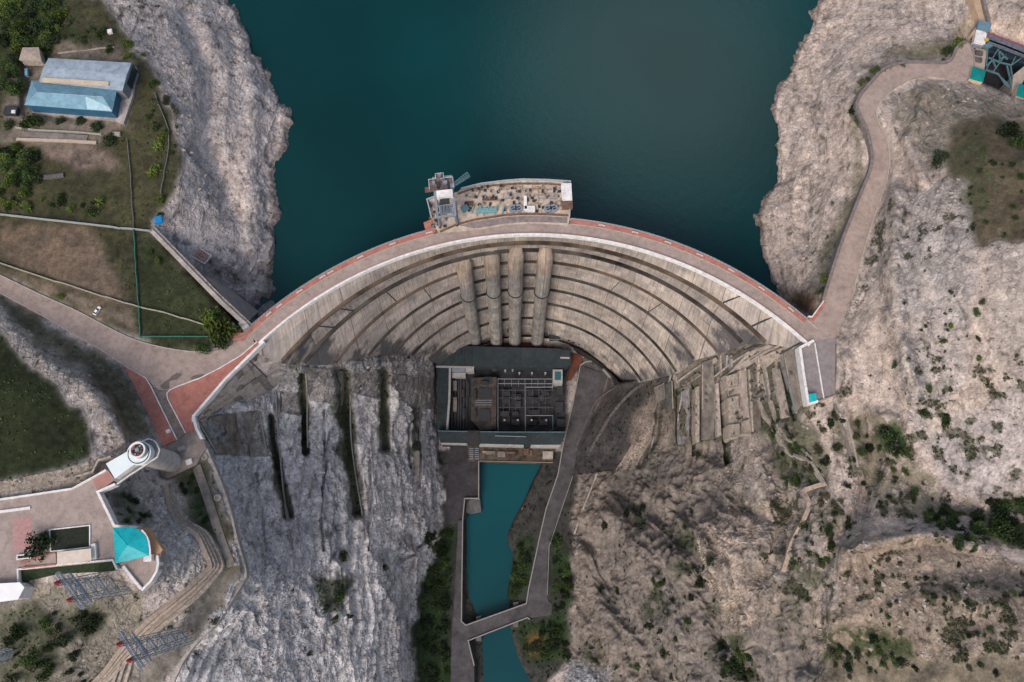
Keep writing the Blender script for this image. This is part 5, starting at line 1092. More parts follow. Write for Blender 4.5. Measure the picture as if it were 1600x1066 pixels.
gwall('stone_stair_wall', [(1187, 558), (1193, 575), (1196, 588), (1200, 612), (1205, 633), (1221, 675), (1245, 697), (1268, 718)], 1.3, 2.4, -3, M_STONE, 'second pale stone wall running beside the long winding one', n_=50)
gwall('stone_path_wall', [(1284, 757), (1262, 764), (1255, 768), (1262, 790), (1250, 820), (1235, 850), (1228, 875), (1222, 893)], 2.2, 2.0, -3, mat('path_stone', (.36, .285, .23), .95, .2, .6), 'broad pinkish stone path zigzagging down the right slope', 'path wall', 60)
gwall('pale_wall_line', [(1221, 551), (1229, 590), (1237, 620), (1244, 646)], .8, 1.6, -3, M_PAR, 'straight pale wall along the right side of the green groove')
gwall('rib_beam', [(1167, 580), (1170, 620), (1173, 676)], 1.0, 4.4, -3, M_STONE, 'pale vertical beam on the seam of the tan and brown abutment walls')
gwall('rib_beam', [(1124, 556), (1125, 580), (1126, 615)], .8, 3.0, -3, M_STONE, 'pale vertical beam above the olive groove')
for k, (a, b_) in enumerate([(1134, 0), (1141, 0)]): gwall('rib_beam', [(a, 557), (a, 566), (a, 575)], 1.3, 3.2, -3, M_PAR, ['left one of two short white beams under the dark stained slab', 'right one of two short white beams under the dark stained slab'][k])
gwall('slope_stair', [(1304, 632), (1312, 660), (1322, 690), (1330, 720), (1336, 745)], 1.2, .8, -2, M_MCONC, 'thin grey stair line descending from the service platform', 'stairs')
gwall('slope_stair', [(1318, 628), (1324, 660), (1334, 700), (1340, 730)], .9, .8, -2, M_STONE, 'thin pale line right of the grey stair below the service platform', 'stairs')
# left canyon: concrete aprons, posts and seams
for pts, lab in (([(432, 612), (434, 660), (438, 700), (443, 760), (449, 810), (456, 860)], 'long pale beam edging the green groove nearest the left abutment'), ([(478, 575), (481, 620), (481, 660), (482, 700)], 'pale beam left of the square concrete apron'), ([(548, 612), (549, 680), (556, 740), (566, 800), (570, 845)], 'pale beam along the widest green groove of the left cliff'), ([(657, 610), (657, 650), (656, 690)], 'short pale beam on the cliff closest to the powerhouse')):
    gwall('cliff_beam', pts, .8, 1.8, -3, mat('beam_pale', (.27, .255, .24), .9, .2, .8), lab, 'beam', 40)
for pts, lab in (([(478, 573), (537, 580), (532, 632), (483, 625)], 'square grooved concrete apron at the top of the left cliff'), ([(548, 583), (592, 577), (588, 622), (549, 611)], 'concrete apron between the two dark green grooves'), ([(437.6, 614), (472, 614), (470, 648), (437.6, 644)], 'small tan block panel at the top of the left cliff'), ([(306, 655), (340, 650), (367, 647), (375, 690), (366, 711), (338, 709)], 'tan curved apron below the corner of the red terrace'), ([(378, 645), (406, 641), (419, 714), (392, 714)], 'brown apron right of the curved apron under the terrace')):
    step(pts, M_AB2 if 'tan' in lab else M_MCONC, lab, .8, 14, cat='apron')
gwall('access_panel', [(648, 705), (648, 725), (648, 745)], 7, 1.2, -3, M_MCONC, 'brown rectangular panel low on the left cliff beside the powerhouse', 'panel')
gwall('teal_pipe', [(308, 650), (340, 645), (360, 628), (388, 630)], .7, 1.6, .9, M_TEALST, 'bent teal pipe under the corner of the white parapet', 'pipe')
# canyon rim wall and stone terraces on the left
gwall('rim_wall', [(306, 672), (322, 705), (345, 760), (358, 800), (370, 850), (382, 893), (378, 908), (355, 945), (335, 975), (316, 992), (298, 1012), (283, 1035), (268, 1068), (255, 1100)], 2.4, .7, -4, mat('rim_stone', (.34, .31, .28), .95, .2, .5), 'long pale wall tracing the rim of the left canyon side', n_=90)
for k, off in enumerate((0, 5.5, 10.5, 15)):
    pts = [(258 + off * .3, 762 - off * .2), (275 - off * .5, 790), (290 - off * .6, 815), (318 - off * .6, 831 + off * .3), (333 - off, 852), (346 - off, 882), (342 - off, 893 - off * .2), (315 - off * .9, 925 - off * .7), (280 - off * .8, 956 - off * .9), (240 - off * .7, 990 - off), (200 - off * .5, 1030 - off), (165, 1066 - off), (130, 1100 - off)]
    gwall('terrace_wall', pts, 2.6 if k == 0 else 2.2, 1.4 + .5 * k, -3, M_STONE if k % 2 == 0 else mat('brown_stone', (.32, .26, .215), .95, .2, .5), ['outermost stone terrace wall curving around the grey rock below the lookout', 'second stone terrace wall from the canyon rim, inside the outermost one', 'third stone terrace wall from the canyon rim', 'innermost stone terrace wall hugging the grey rock'][k], n_=90)
gwall('terrace_stair', [(307, 728), (322, 770), (335, 810), (350, 855), (362, 885)], 4.2, .5, -2, M_MCONC, 'straight concrete stair strip between the stone terraces and the rim wall', 'stairs')
for k, (a, b_) in enumerate([(178, 0), (186, 0), (196, 0)]):
    tag(MB().wall(G2([(a + 12, 1030), (a, 1066), (a - 10, 1095)], .6), 1.4, -2, .8).build('slope_channel', M_STONE), ['left', 'middle', 'right'][k] + ' one of three pale parallel channels on the slope under the lower pylon', 'channel', 'three pale channels under the lower pylon')

# ------------------------------------------------------------------ lookout: terrace, lift tower, pavilion
TZ = 33
slab('lookout_terrace', TERR, TZ, mat('terrace_paving', (.34, .275, .245), .9, .08, .15), 4)
slab('herringbone_paving', [(20, 811), (49.5, 806), (49, 858), (20, 862)], TZ + .03, mat('herringbone_red', (.40, .235, .22), .9, .12, .9), .2)
slab('red_lobby', [(143, 748), (168, 735), (180, 750), (152, 766)], TZ + .03, mat('lobby_pink', (.37, .20, .17), .9, .08, .3), .2)
slab('orange_terrace', [(176, 822), (216, 824), (232, 826), (254, 859), (247, 870), (232, 872), (228, 838)], TZ + .04, mat('orange_paving', (.46, .27, .16), .9, .1, .2), 3)
def tw(name, pts, wd, hi, lab, m=M_WHITE, z=TZ, lo=-3.5, cat='parapet'): return tag(MB().wall(pwall(pts, z), wd, lo, hi).build(name, m), lab, cat)
tw('terrace_parapet', [(-200, 800), (0, 781), (48.5, 774), (114.5, 764), (167, 735)], .8, 1.1, 'long white parapet along the grassy edge of the lookout terrace')
tw('terrace_parapet', [(181, 757), (154, 769), (180, 822), (216, 824)], 1.1, 1.1, 'angled white parapet between the lift tower and the turquoise pavilion')
tw('terrace_parapet', [(247, 868), (248.5, 880), (246, 893), (237, 908), (222.5, 922.6)], 1.0, 1.1, 'curved white parapet around the round end of the lookout')
tw('terrace_parapet', [(222, 920), (208, 903), (194, 885)], 1.2, 1.1, 'straight white parapet behind the upper pylon')
tw('terrace_parapet', [(184, 890), (177, 875), (100, 882), (29, 890), (30, 911)], .7, .9, 'thin white parapet along the dark green hedge strip')
tw('low_wall', [(0, 800), (48, 793.7)], 1.2, .6, 'isolated thick white strip wall on the terrace', lo=-.3, cat='wall')
tw('white_gate_wall', [(148, 850), (150, 874)], 1.9, 1.6, 'short upright white wall slab beside the planted bed', lo=-.3, cat='wall')
tw('pale_ground_wall', [(0, 776), (26, 772.5), (47, 769)], 3.4, -1.2, 'pale stone strip outside the white parapet at the left edge', M_STONE, cat='wall')
tw('hill_edge_wall', [(0, 766), (48, 758), (100, 749), (143, 737), (152, 719), (172, 713)], .9, -.6, 'rough pale wall between the grass hill and the brown hedge', M_STONE, z=32, cat='wall')
# planted bed with tree and canopies
pb = thing('planter_bed', tuple(W(110, 843, TZ)), 'dark rectangular planted bed framed by thin white kerb on the terrace', 'planter')
PBP = [(78, 828), (141, 821), (141, 855), (80, 862)]
MB().prism(poly(PBP, TZ + .2), TZ - .2, TZ + .2).build('soil', mat('bed_soil', (.022, .026, .018), .95, .3, 1), pb); MB().wall(pwall(PBP, TZ), .5, -.2, .55, True).build('kerb', M_WHITE, pb)
cn = thing('ramp_canopy', tuple(W(116, 870, TZ)), 'cream roofed canopy below the planted bed with red ramp beside it', 'canopy')
MB().prism(poly([(89, 863), (142, 857), (143, 876), (89, 882)], TZ + 3.2), TZ + 2.9, TZ + 3.2).build('roof', mat('cream_roof', (.60, .52, .43), .8, .08, .4), cn)
for a, b_ in ((90, 865), (141, 859), (142, 874), (90, 880)): MB().tube(W(a, b_, TZ + 3.1) - Vector((0, 0, 3.2)), W(a, b_, TZ + 3.1), .2, 6).build('post', M_WHITE, cn)
rm = thing('red_ramp', tuple(W(60, 877, TZ)), 'pink ramp with red side walls left of the cream canopy', 'ramp')
MB().prism(poly([(33, 878), (88, 864), (89, 882), (36, 888)], TZ + .3), TZ, [TZ + .12, TZ + .9, TZ + .9, TZ + .12]).build('slope', M_ROAD, rm); MB().wall(pwall([(33, 879), (60, 871), (88, 864)], TZ + .1), .7, -.1, 1.0).build('side_wall', M_RED, rm); MB().wall(pwall([(36, 888), (89, 882)], TZ + .1), .7, -.1, 1.0).build('side_wall', M_RED, rm)
ws = thing('small_kiosk', tuple(W(38, 869, TZ)), 'tiny green topped white kiosk at the low end of the red ramp', 'kiosk')
MB().wall(pwall([(29, 868), (51, 866), (50, 872), (29, 874)], TZ), .5, 0, 1.2, True).build('rail', M_WHITE, ws); MB().prism(poly([(31, 869), (48, 868), (48, 871), (31, 872.5)], TZ + .8), TZ, TZ + .8).build('hedge', mat('hedge_dark', (.03, .045, .02), .95, .3, 1), ws)
wb = thing('white_building', tuple(W(10, 925, TZ)), 'plain white roofed building cut by the left edge below the terrace', 'building')
MB().prism(poly([(-40, 915), (30, 911), (37, 918), (27.5, 936), (-40, 945)], TZ + 3), TZ - 8, TZ + 3).build('walls', M_WHITE, wb); MB().prism(poly([(-41, 914), (30.5, 910), (38, 918), (28, 937), (-41, 946)], TZ + 3.4), TZ + 3, TZ + 3.4).build('roof', mat('white_roof', (.80, .80, .80), .6, .03, .3), wb)
hd = MB().prism(poly([(31, 892), (176, 877.5), (183, 890), (170, 893), (90, 897), (40, 908), (31, 910)], TZ - 1.2), TZ - 4, TZ - 1.2).build('hedge_strip', mat('hedge_dark', (.03, .045, .02), .95, .3, 1)); tag(hd, 'dark green clipped hedge strip along the lower edge of the terrace', 'hedge')
# pavilion
pv = thing('pavilion', tuple(W(205, 850, TZ)), 'pavilion with bright turquoise hipped roof and rounded corner on the lookout terrace', 'pavilion')
PVO = [(176.5, 825), (200, 823.5), (210, 825), (220, 830), (228, 838), (231.5, 850), (232.5, 868), (206, 875), (180, 880.5)]
ap = W(199, 852, TZ + 6.5); eav = [W(a, b_, TZ + 4) for a, b_ in PVO]; mb = MB()
vs = eav + [ap] + [p - Vector((0, 0, .35)) for p in eav]; ne = len(eav)
mb.add(vs, [(i, (i + 1) % ne, ne) for i in range(ne)] + [(i, ne + 1 + i, ne + 1 + (i + 1) % ne, (i + 1) % ne) for i in range(ne)] + [tuple(range(ne + 1, 2 * ne + 1))]); mb.build('roof', M_TEAL, pv)
cen = sum(eav, Vector((0, 0, 0))) / ne
MB().prism([xy(p.lerp(cen, .10)) for p in eav], TZ, TZ + 3.7).build('walls', M_WHITE, pv)
MB().pipe([ap, eav[0]], .16, 5).build('ridge_cap', M_TEAL, pv); MB().pipe([ap, eav[-1]], .16, 5).build('ridge_cap', M_TEAL, pv)
for (a, b_) in [(222, 828.5), (227, 834), (230.5, 840), (233, 846), (234, 853), (235, 859)]:
    p = W(a, b_, TZ + .04); MB().cyl(p, .28, 3.0, 10).cyl(p + Vector((0, 0, 3.0)), .45, .4, 10).build('column', M_WHITE, pv)
MB().wall(pwall([(222, 828.5), (227, 834), (230.5, 840), (233, 846), (234, 853), (235, 859), (235, 867)], TZ + 3.4), .7, 0, .5).build('arcade_beam', M_WHITE, pv)
p = W(234.5, 872, TZ); small('white_booth', 234.5, 872, TZ, (3.4, 3.0, 2.6), .1, M_WHITE, 'small square white booth at the lower right corner of the turquoise pavilion', 'booth', None, M_WHITE)
# lift tower
b0 = W(267, 722, -.5); tt = W(213, 703, 38)
lt = thing('lift_tower', tuple(b0), 'tall round grey concrete lift tower with white roofed bridge to the lookout', 'tower')
shaft = Vector((b0.x, b0.y, -4))
MB().cyl(shaft, 5.1, 36, 40).build('shaft', mat('tower_concrete', (.46, .43, .40), .85, .10, .12), lt, smooth=False)
BAL = [(222, 691), (233, 686), (241, 688.5), (246, 694), (250.7, 704), (247.6, 714), (230, 726), (205, 742), (184, 757), (176, 748), (200, 728)]
MB().prism(poly(BAL, 33.2), 32, 33.2).build('gallery_deck', mat('gallery_grey', (.20, .20, .21), .85, .1, .4), lt)
MB().wall(pwall([(222, 691), (233, 686), (241, 688.5), (246, 694), (250.7, 704), (247.6, 714), (230, 726), (205, 742), (184, 757)], 33.2), .4, 0, 1.1).build('gallery_rail', M_WHITE, lt)
for q_ in (.85, ): MB().wall(pwall([(236, 712), (222, 722), (205, 733), (190, 745)], 33.2), .35, 0, .8).build('inner_rail', M_GLASS, lt)
MB().prism(poly([(166.5, 724.6), (199, 706.5), (222, 716), (179.5, 747)], 38), 33.2, 38).build('bridge_walls', M_WHITE, lt)
MB().prism(poly([(165.5, 724.6), (199, 705.5), (223, 716), (179.5, 748)], 38.4), 38, 38.4).build('bridge_roof', mat('roof_pale_aqua', (.68, .76, .76), .6, .03, .2), lt)
ct = W(217, 708, 38); ct.z = 33.2; MB().cyl(ct, 5.2, 4.6, 40).build('drum', M_WHITE, lt); MB().cyl(ct + Vector((0, 0, 4.6)), 5.5, .35, 40).build('drum_roof', mat('roof_pale_aqua', (.68, .76, .76)), lt)
MB().ring(ct, 4.5, 4.9, ct.z + 4.95, ct.z + 5.2, 40).build('roof_gutter', M_GLASS, lt)
cd = W(213.5, 703, 42); cd.z = 38.2; MB().cyl(cd, 3.5, 2.0, 32).build('lantern', M_FENCE, lt); MB().ring(cd, 2.9, 3.6, cd.z + 2.6, cd.z + 3.3, 32).build('lantern_rim', M_WHITE, lt)
for k in range(14):
    a = k * .449; q_ = cd + Vector((math.cos(a) * 2.0, math.sin(a) * 2.0, 2.6)); MB().box(q_, (.8, 1.5 if k % 3 else .7, .8), a).build('roof_machine', [M_DARK, M_BRK, M_STEEL, M_REDST][k % 4], lt)
MB().box(cd + Vector((0, 0, 2.6)), (1.6, 1.6, 1.1), .4).build('hoist', M_STEEL, lt)
# forecourt bits
small('white_cover', 296, 722, -.5, (3.0, 2.6, .8), .4, M_WHITE, 'small white square cover on the forecourt right of the lift tower foot', 'cover')
small('white_cover', 284, 701, -.5, (3.6, 2.2, .7), .4, M_FENCEW, 'pale low box on the forecourt near the end of the brown lane', 'box')
small('white_marker', 263, 674, .6, (2.2, 1.8, .4), .4, M_WHITE, 'tiny white square on the narrow red terrace strip', 'marker')
small('white_marker', 303.5, 656, .3, (2.2, 2.0, .5), .2, M_WHITE, 'tiny white cross block in the corner of the large red terrace', 'marker')
for a, b_, r_, lab in ((319, 714, 1.6, 'round stone manhole rim on the forecourt near the rim wall'), (340, 777, 1.8, 'round stone basin beside the long stair strip')):
    p = G(a, b_) + Vector((0, 0, .1)); t = thing('round_basin', tuple(p), lab, 'basin'); MB().ring(p, r_ * .55, r_, p.z - .5, p.z + .7, 18).build('rim', M_STONE, t); MB().cyl(p - Vector((0, 0, .5)), r_ * .56, .6, 14).build('cover', M_CONC, t)
# pylons and wires
def pylon(bA, bB, tA, tB, zb, zt, lab, arms=5.0):
    bA, bB, tA, tB = W(*bA, zb), W(*bB, zb), W(*tA, zt), W(*tB, zt); c = (bA + bB) / 2
    t = thing('power_pylon', tuple(c), lab, 'pylon'); ax = (tB - tA).normalized()
    for b_, q_ in ((bA, tA), (bB, tB)):
        lattice(MB(), b_ - Vector((0, 0, 6)), q_, 3.2, 1.5, 11, .16, ax).build('lattice_leg', M_STEEL, t)
        MB().tube(q_, q_ + Vector((0, 0, 3.5)), .5, 4, .12).build('red_tip', M_REDST, t); lattice(MB(), q_ - Vector((0, 0, .1)), q_ + Vector((0, 0, 4)), 1.5, .3, 3, .22, ax).build('red_peak', M_REDST, t)
    for f in (.10, .28, .46, .62, .78): lattice(MB(), bA.lerp(tA, f), bB.lerp(tB, f), 1.3, 1.3, 6, .16).build('brace_beam', M_STEEL, t)
    for f, g_ in ((.1, .28), (.28, .46), (.46, .62), (.62, .78), (.78, .93)):
        MB().tube(bA.lerp(tA, f), bB.lerp(tB, g_), .17, 4).build('diagonal_brace', M_STEEL, t); MB().tube(bB.lerp(tB, f), bA.lerp(tA, g_), .17, 4).build('diagonal_brace', M_STEEL, t)
    for f, l in ((.93, arms), (.80, arms * .7)): lattice(MB(), bA.lerp(tA, f) - ax * l, bB.lerp(tB, f) + ax * l, 1.4, 1.4, 10, .18).build('cross_arm', M_STEEL, t)
    return tA, tB, ax
p1 = pylon((190, 894), (209, 919), (93, 911), (112, 937), 12, 58, 'tall leaning-looking steel lattice pylon with red tips in front of the lookout terrace')
p2 = pylon((287, 985.6), (299, 998), (189, 1006), (205, 1031), -8, 56, 'steel lattice pylon with red tips standing by the canyon rim above the channels')
t = thing('mast', tuple(W(20, 1022, 12)), 'tip of a steel lattice mast cut by the left edge near the bottom corner', 'mast'); lattice(MB(), W(21, 1018, 18), W(-60, 1045, 62), 4.5, 2.0, 14, .2).build('lattice', M_STEEL, t); MB().wall([W(21, 1018, 18) - Vector((3, 3, 0)), W(21, 1018, 18) + Vector((3, 3, 0))], 2, -3, .6).build('footing', M_CONC, t)
def wire(a, b_, lab):
    P_ = [a.lerp(b_, k / 24) - Vector((0, 0, 14 * 4 * (k / 24) * (1 - k / 24))) for k in range(25)]
    tag(MB().pipe(P_, .06, 4).build('power_line', M_DARK if False else mat('wire', (.10, .11, .12), .6, .1, 1)), lab, 'power line', 'thin power lines sagging across the canyon')
for k, (s_, off, dst) in enumerate([(p2, -4, (822, 560)), (p2, 4, (868, 590)), (p2, 12, (878, 640)), (p1, -4, (800, 545)), (p1, 4, (740, 548)), (p1, 12, (880, 665))]):
    wire(s_[0] + s_[2] * off - Vector((0, 0, 4)), W(*dst, -184), ('thin sagging wire from the lower pylon by the rim to the powerhouse' if s_ is p2 else 'thin sagging wire from the upper pylon by the terrace to the powerhouse'))

# ------------------------------------------------------------------ buildings, fences and small things on the left plateau
H = lambda pts: cr(pts, 3.136, 0, 0)
hb = thing('blue_roof_hall', tuple(W(110, 150, 4)), 'long hall with bright blue hipped metal roof and blue walls by the left hillside', 'hall')
PL_ = H([(150, 540), (600, 607), (662, 330), (640, 320), (600, 560)])
e_ = [W(a, b_, 13) for a, b_ in H([(155, 395), (575, 430), (550, 548), (120, 515)])]; r0, r1 = [W(a, b_, 16.5) for a, b_ in H([(182, 452), (505, 475)])]
mb = MB().add(e_ + [r0, r1], [(0, 1, 5, 4), (1, 2, 5), (2, 3, 4, 5), (3, 0, 4), (3, 2, 1, 0)]); mb.build('hipped_roof', M_BLUE1, hb)
ce = sum(e_, Vector()) / 4; MB().prism([xy(p.lerp(ce, .02)) for p in e_], 5, 12.9).build('walls', M_BLUEW, hb)
pa = H([(425, 483), (505, 483), (552, 540), (425, 530)]); MB().prism([xy(W(*p, 13)) for p in []] or poly(H([(425, 484), (500, 484), (545, 538), (423, 530)]), 14.5), [16.35, 16.35, 13.15, 13.15][0] - .1 if False else [16.0, 16.0, 13.0, 13.2], [16.2, 16.2, 13.3, 13.5]).build('roof_patch', mat('faded_blue', (.33, .50, .58), .5, .1, .6), hb)
MB().pipe([r0, r1], .2, 5).build('ridge_cap', M_BLUE2, hb)
for p, q_ in ((e_[0], r0), (e_[3], r0), (e_[1], r1), (e_[2], r1)): MB().pipe([p, q_], .13, 4).build('hip_cap', M_BLUE2, hb)
MB().prism(poly(H([(150, 535), (555, 560), (600, 400), (665, 325), (650, 470), (605, 606), (560, 590), (160, 555)]), 6), 2, 6).build('plinth', mat('plinth_pale', (.38, .34, .32), .9, .2, .4), hb)
hw = thing('pale_roof_hall', tuple(W(130, 110, 4)), 'wide hall with faded pale blue roof and cream strip behind the blue hall', 'hall')
a_, b2, c2, d2 = [W(a, b_, 14.5) for a, b_ in H([(238, 285), (645, 308), (600, 445), (190, 400)])]
a_.z = b2.z = 14.5; mb = MB(); m1, m2 = a_.lerp(d2, .45), b2.lerp(c2, .45); m1.z = m2.z = 15.4
mb.add([a_, b2, m2, m1, c2, d2, a_ - Vector((0, 0, .4)), b2 - Vector((0, 0, .4)), c2 - Vector((0, 0, .4)), d2 - Vector((0, 0, .4))], [(0, 1, 2, 3), (3, 2, 4, 5), (6, 7, 8, 9), (0, 6, 7, 1), (5, 4, 8, 9), (1, 7, 8, 4, 2), (0, 3, 5, 9, 6)]); mb.build('roof', M_BLUE2, hw)
MB().prism([xy(p.lerp((a_ + c2) / 2, .02)) for p in (a_, b2, c2, d2)], 4, 14).build('walls', M_GLASS if False else mat('hall_wall', (.20, .21, .23), .8, .15, .3), hw)
MB().prism(poly(H([(212, 380), (533, 400), (530, 418), (198, 400)]), 15.6), 14.6, 15.6).build('cream_strip', M_CREAM, hw)
wi = MB()
for k in range(3): pass
p = W(*H([(628, 360)])[0], 10); MB().prism(poly(H([(618, 410), (648, 318), (655, 322), (628, 412)]), 12), 7, 12).build('side_window', M_GLASS, hw)
hu = thing('hut', tuple(W(46, 85, 8)), 'small square hut with dusty beige roof above the halls', 'hut')
e2 = [W(a, b_, 11.5) for a, b_ in H([(110, 233), (190, 232), (203, 298), (92, 295)])]; mb = MB(); ap = sum(e2, Vector()) / 4 + Vector((0, 0, .9)); mb.add(e2 + [ap], [(0, 1, 4), (1, 2, 4), (2, 3, 4), (3, 0, 4), (3, 2, 1, 0)]); mb.build('roof', mat('dusty_roof', (.36, .29, .25), .9, .15, .8), hu); ce = sum(e2, Vector()) / 4; MB().prism([xy(p.lerp(ce, .06)) for p in e2], 6, 11.6).build('walls', M_STONE, hu)
small('blue_barrel', *H([(135, 360)])[0], 6, (1.6, 4.5, 1.5), .2, M_BLUE1, 'blue drum lying against the left end of the blue hall', 'drum')
small('dark_shed', *H([(65, 552)])[0], 7, (7, 5, 2.6), -.05, M_DARK, 'dark little shed with white square on top at the left edge', 'shed', None, M_DARK); small('roof_box', *H([(68, 549)])[0], 9.8, (2.2, 1.8, .6), 0, M_WHITE, 'white square box on top of the dark little shed', 'box')
small('white_crate', *H([(575, 662)])[0], 4, (4, 2.2, 1.6), 0, M_FENCEW, 'pale grey box at the lower right corner of the blue hall garden', 'box')
small('white_block', *H([(543, 160)])[0], 5, (2.6, 2.4, 1.6), .2, M_WHITE, 'small white cube among the bushes above the halls', 'box')
gwall('pale_beam', H([(85, 686), (280, 692), (475, 702)]), 1.6, 1.0, -.6, mat('sand_beam', (.46, .37, .29), .9, .08, .5), 'long straight sand coloured beam below the blue hall', 'beam')
gwall('garden_wall', H([(80, 628), (180, 640), (370, 650), (500, 662)]), .7, 1.0, -1, M_FENCEW, 'thin grey garden wall between the blue hall and the sand beam')
gwall('pipe_rack', H([(110, 660), (250, 668), (430, 680)]), 3.4, .7, -1, M_MCONC, 'grey strip of stacked pipes between the garden wall and the sand beam', 'pipe stack')
gwall('log_pile', H([(215, 872), (260, 870), (315, 862)]), 2.4, 1.2, -.4, mat('grey_logs', (.13, .12, .12), .9, .3, 1.5), 'small pile of dark logs lying in the meadow', 'log pile')
gwall('footpath_stones', H([(285, 262), (400, 248), (470, 240), (560, 232)]), 1.0, .3, -.5, M_STONE, 'thin pale stone line crossing the meadow above the halls', 'stone line')
def fence(pts, lab, m=M_FENCE, h=1.6, step_=4.0, wd=.14, smooth_=False, base=None):
    P_ = [tuple(p) for p in pts]; D_ = resample(P_, max(6, int(sum(math.hypot(a[0] - b_[0], a[1] - b_[1]) for a, b_ in zip(P_, P_[1:])) / 3.1 / step_) + 1))
    V = G2(D_, .05); t = thing('fence', tuple(V[0]), lab, 'fence')
    MB().wall(V, wd, h * .15, h).build('panel', m, t)
    if base: MB().wall(V, .6, -.6, .25).build('base_kerb', base, t)
    for v in V[:100]: MB().box(v - Vector((0, 0, .5)), (.3, .3, h + .7)).build('post', m, t)
fence([(-60, 330), (0, 336), (60, 342), (130, 350), (190, 357), (236, 361)], 'long pale blue fence from the left edge to the top of the retaining wall', M_FENCE, 1.8, wd=.35, base=M_CONC)
fence([(-60, 392), (0, 411), (76.5, 436), (150, 460), (214, 478), (265, 490.6), (330, 511)], 'white fence running diagonally above the access road', M_FENCEW, 1.3, wd=.4, base=M_STONE)
fence([(209, 358), (212, 400), (217, 480), (220, 527)], 'green fence dividing the brown field from the small meadow', M_GREENP, 1.4, wd=.25)
fence([(220, 526.6), (280, 526), (331.6, 525.7)], 'short green fence along the lower edge of the small meadow', M_GREENP, 1.4, wd=.3)
fence([(199, 220), (204, 270), (207, 325), (209, 356)], 'thin grey fence dropping from the halls to the long pale fence', mat('thin_fence', (.2, .21, .19), .8, .1, 1), 1.2, wd=.16)
fence([(242, 147), (255, 180), (264.7, 204), (264.7, 230), (258, 265), (252, 303)], 'wire fence along the top of the left rocky shore', MATS['thin_fence'], 1.3, wd=.2)
gwall('kerb_line', [(0, 430), (60, 459), (120, 486), (160, 507), (200, 527), (240, 540), (290, 549), (325, 550)], .5, .7, -.5, M_KERB, 'low pale kerb on the upper side of the access road', 'kerb', 60)
gwall('kerb_line', [(0, 458), (60, 490), (120, 525), (160, 548), (193, 570)], .5, .7, -.5, M_KERB, 'low pale kerb on the lower side of the access road', 'kerb', 50)
rt = thing('retaining_wall', tuple(W(310, 436, 0)), 'straight diagonal concrete retaining wall between the small meadow and the rocky shore', 'retaining wall')
RWp = [(236, 360), (300, 426), (345, 472), (388, 512)]
MB().wall(pwall(RWp, .5), 2.2, -20, .9).build('wall_body', M_CONC, rt); MB().wall(pwall([(a + 4, b_ - 4) for a, b_ in RWp], .2), 1.6, -30, .2).build('outer_ledge', M_STONE, rt)
t1_ = [W(322, 432, 0), W(384, 506, 0), W(404, 487, -26), W(352, 447, -22)]; MB().add(t1_ + [p - Vector((3, -3, 8)) for p in t1_], [(0, 1, 2, 3), (7, 6, 5, 4), (0, 4, 5, 1), (1, 5, 6, 2), (2, 6, 7, 3), (3, 7, 4, 0)]).build('battered_face', mat('pink_concrete', (.30, .245, .22), .9, .12, .2), rt)
gt = thing('crest_gate', tuple(W(385, 512, 0)), 'teal railed gate cabin where the retaining wall meets the left end of the dam', 'gate')
MB().prism(poly([(372, 505), (381, 500), (389, 509), (380, 516)], 1.5), -2, 1.5).build('abutment_top', M_CONC, gt); MB().pipe(pwall([(368, 512), (376, 508), (388, 506), (392, 515), (380, 524), (368, 530)], 1.6), .16, 4).build('rail', M_TEALST, gt)
o = MB().prism(poly([(360, 527), (369, 520), (384, 520), (393, 514), (388, 524), (381, 532), (366, 534)], .3), -1, .3).build('red_corner_paving', M_RED); o['kind'] = 'structure'
# blue cabin, slatted rack, small heaps
small('blue_tarpaulin', 249, 345, 1, (4.0, 4.2, 1.6), .3, mat('blue_tarp', (.01, .20, .45), .5, .1, 1), 'bright blue covered bin at the top of the retaining wall', 'bin')
p = G(311, 398) + Vector((0, 0, .8)); rk = thing('slatted_raft', tuple(p), 'pallet-like rack of reddish slats with teal end lying on the shore rock', 'raft')
an_ = -.55; ca_, sa_ = math.cos(an_), math.sin(an_)
def RK(x, y, z=0): return p + Vector((x * ca_ - y * sa_, x * sa_ + y * ca_, z))
MB().wall([RK(-6.5, -3), RK(6.5, -3), RK(6.5, 3), RK(-6.5, 3)], .4, 0, .8, True).build('frame', M_WHITE, rk)
for k in range(9):
    for s_ in (-1.5, 1.5): MB().box(RK(-5.5 + k * 1.37, s_, .1), (.8, 2.3, .6), an_).build('slat_block', mat('slat_pink', (.46, .27, .22), .85, .1, 1), rk)
MB().box(RK(-8.3, .6), (2.6, 6.6, 1.6), an_).build('teal_end', mat('teal_paint', (.0, .22, .19), .6, .1, 1), rk)
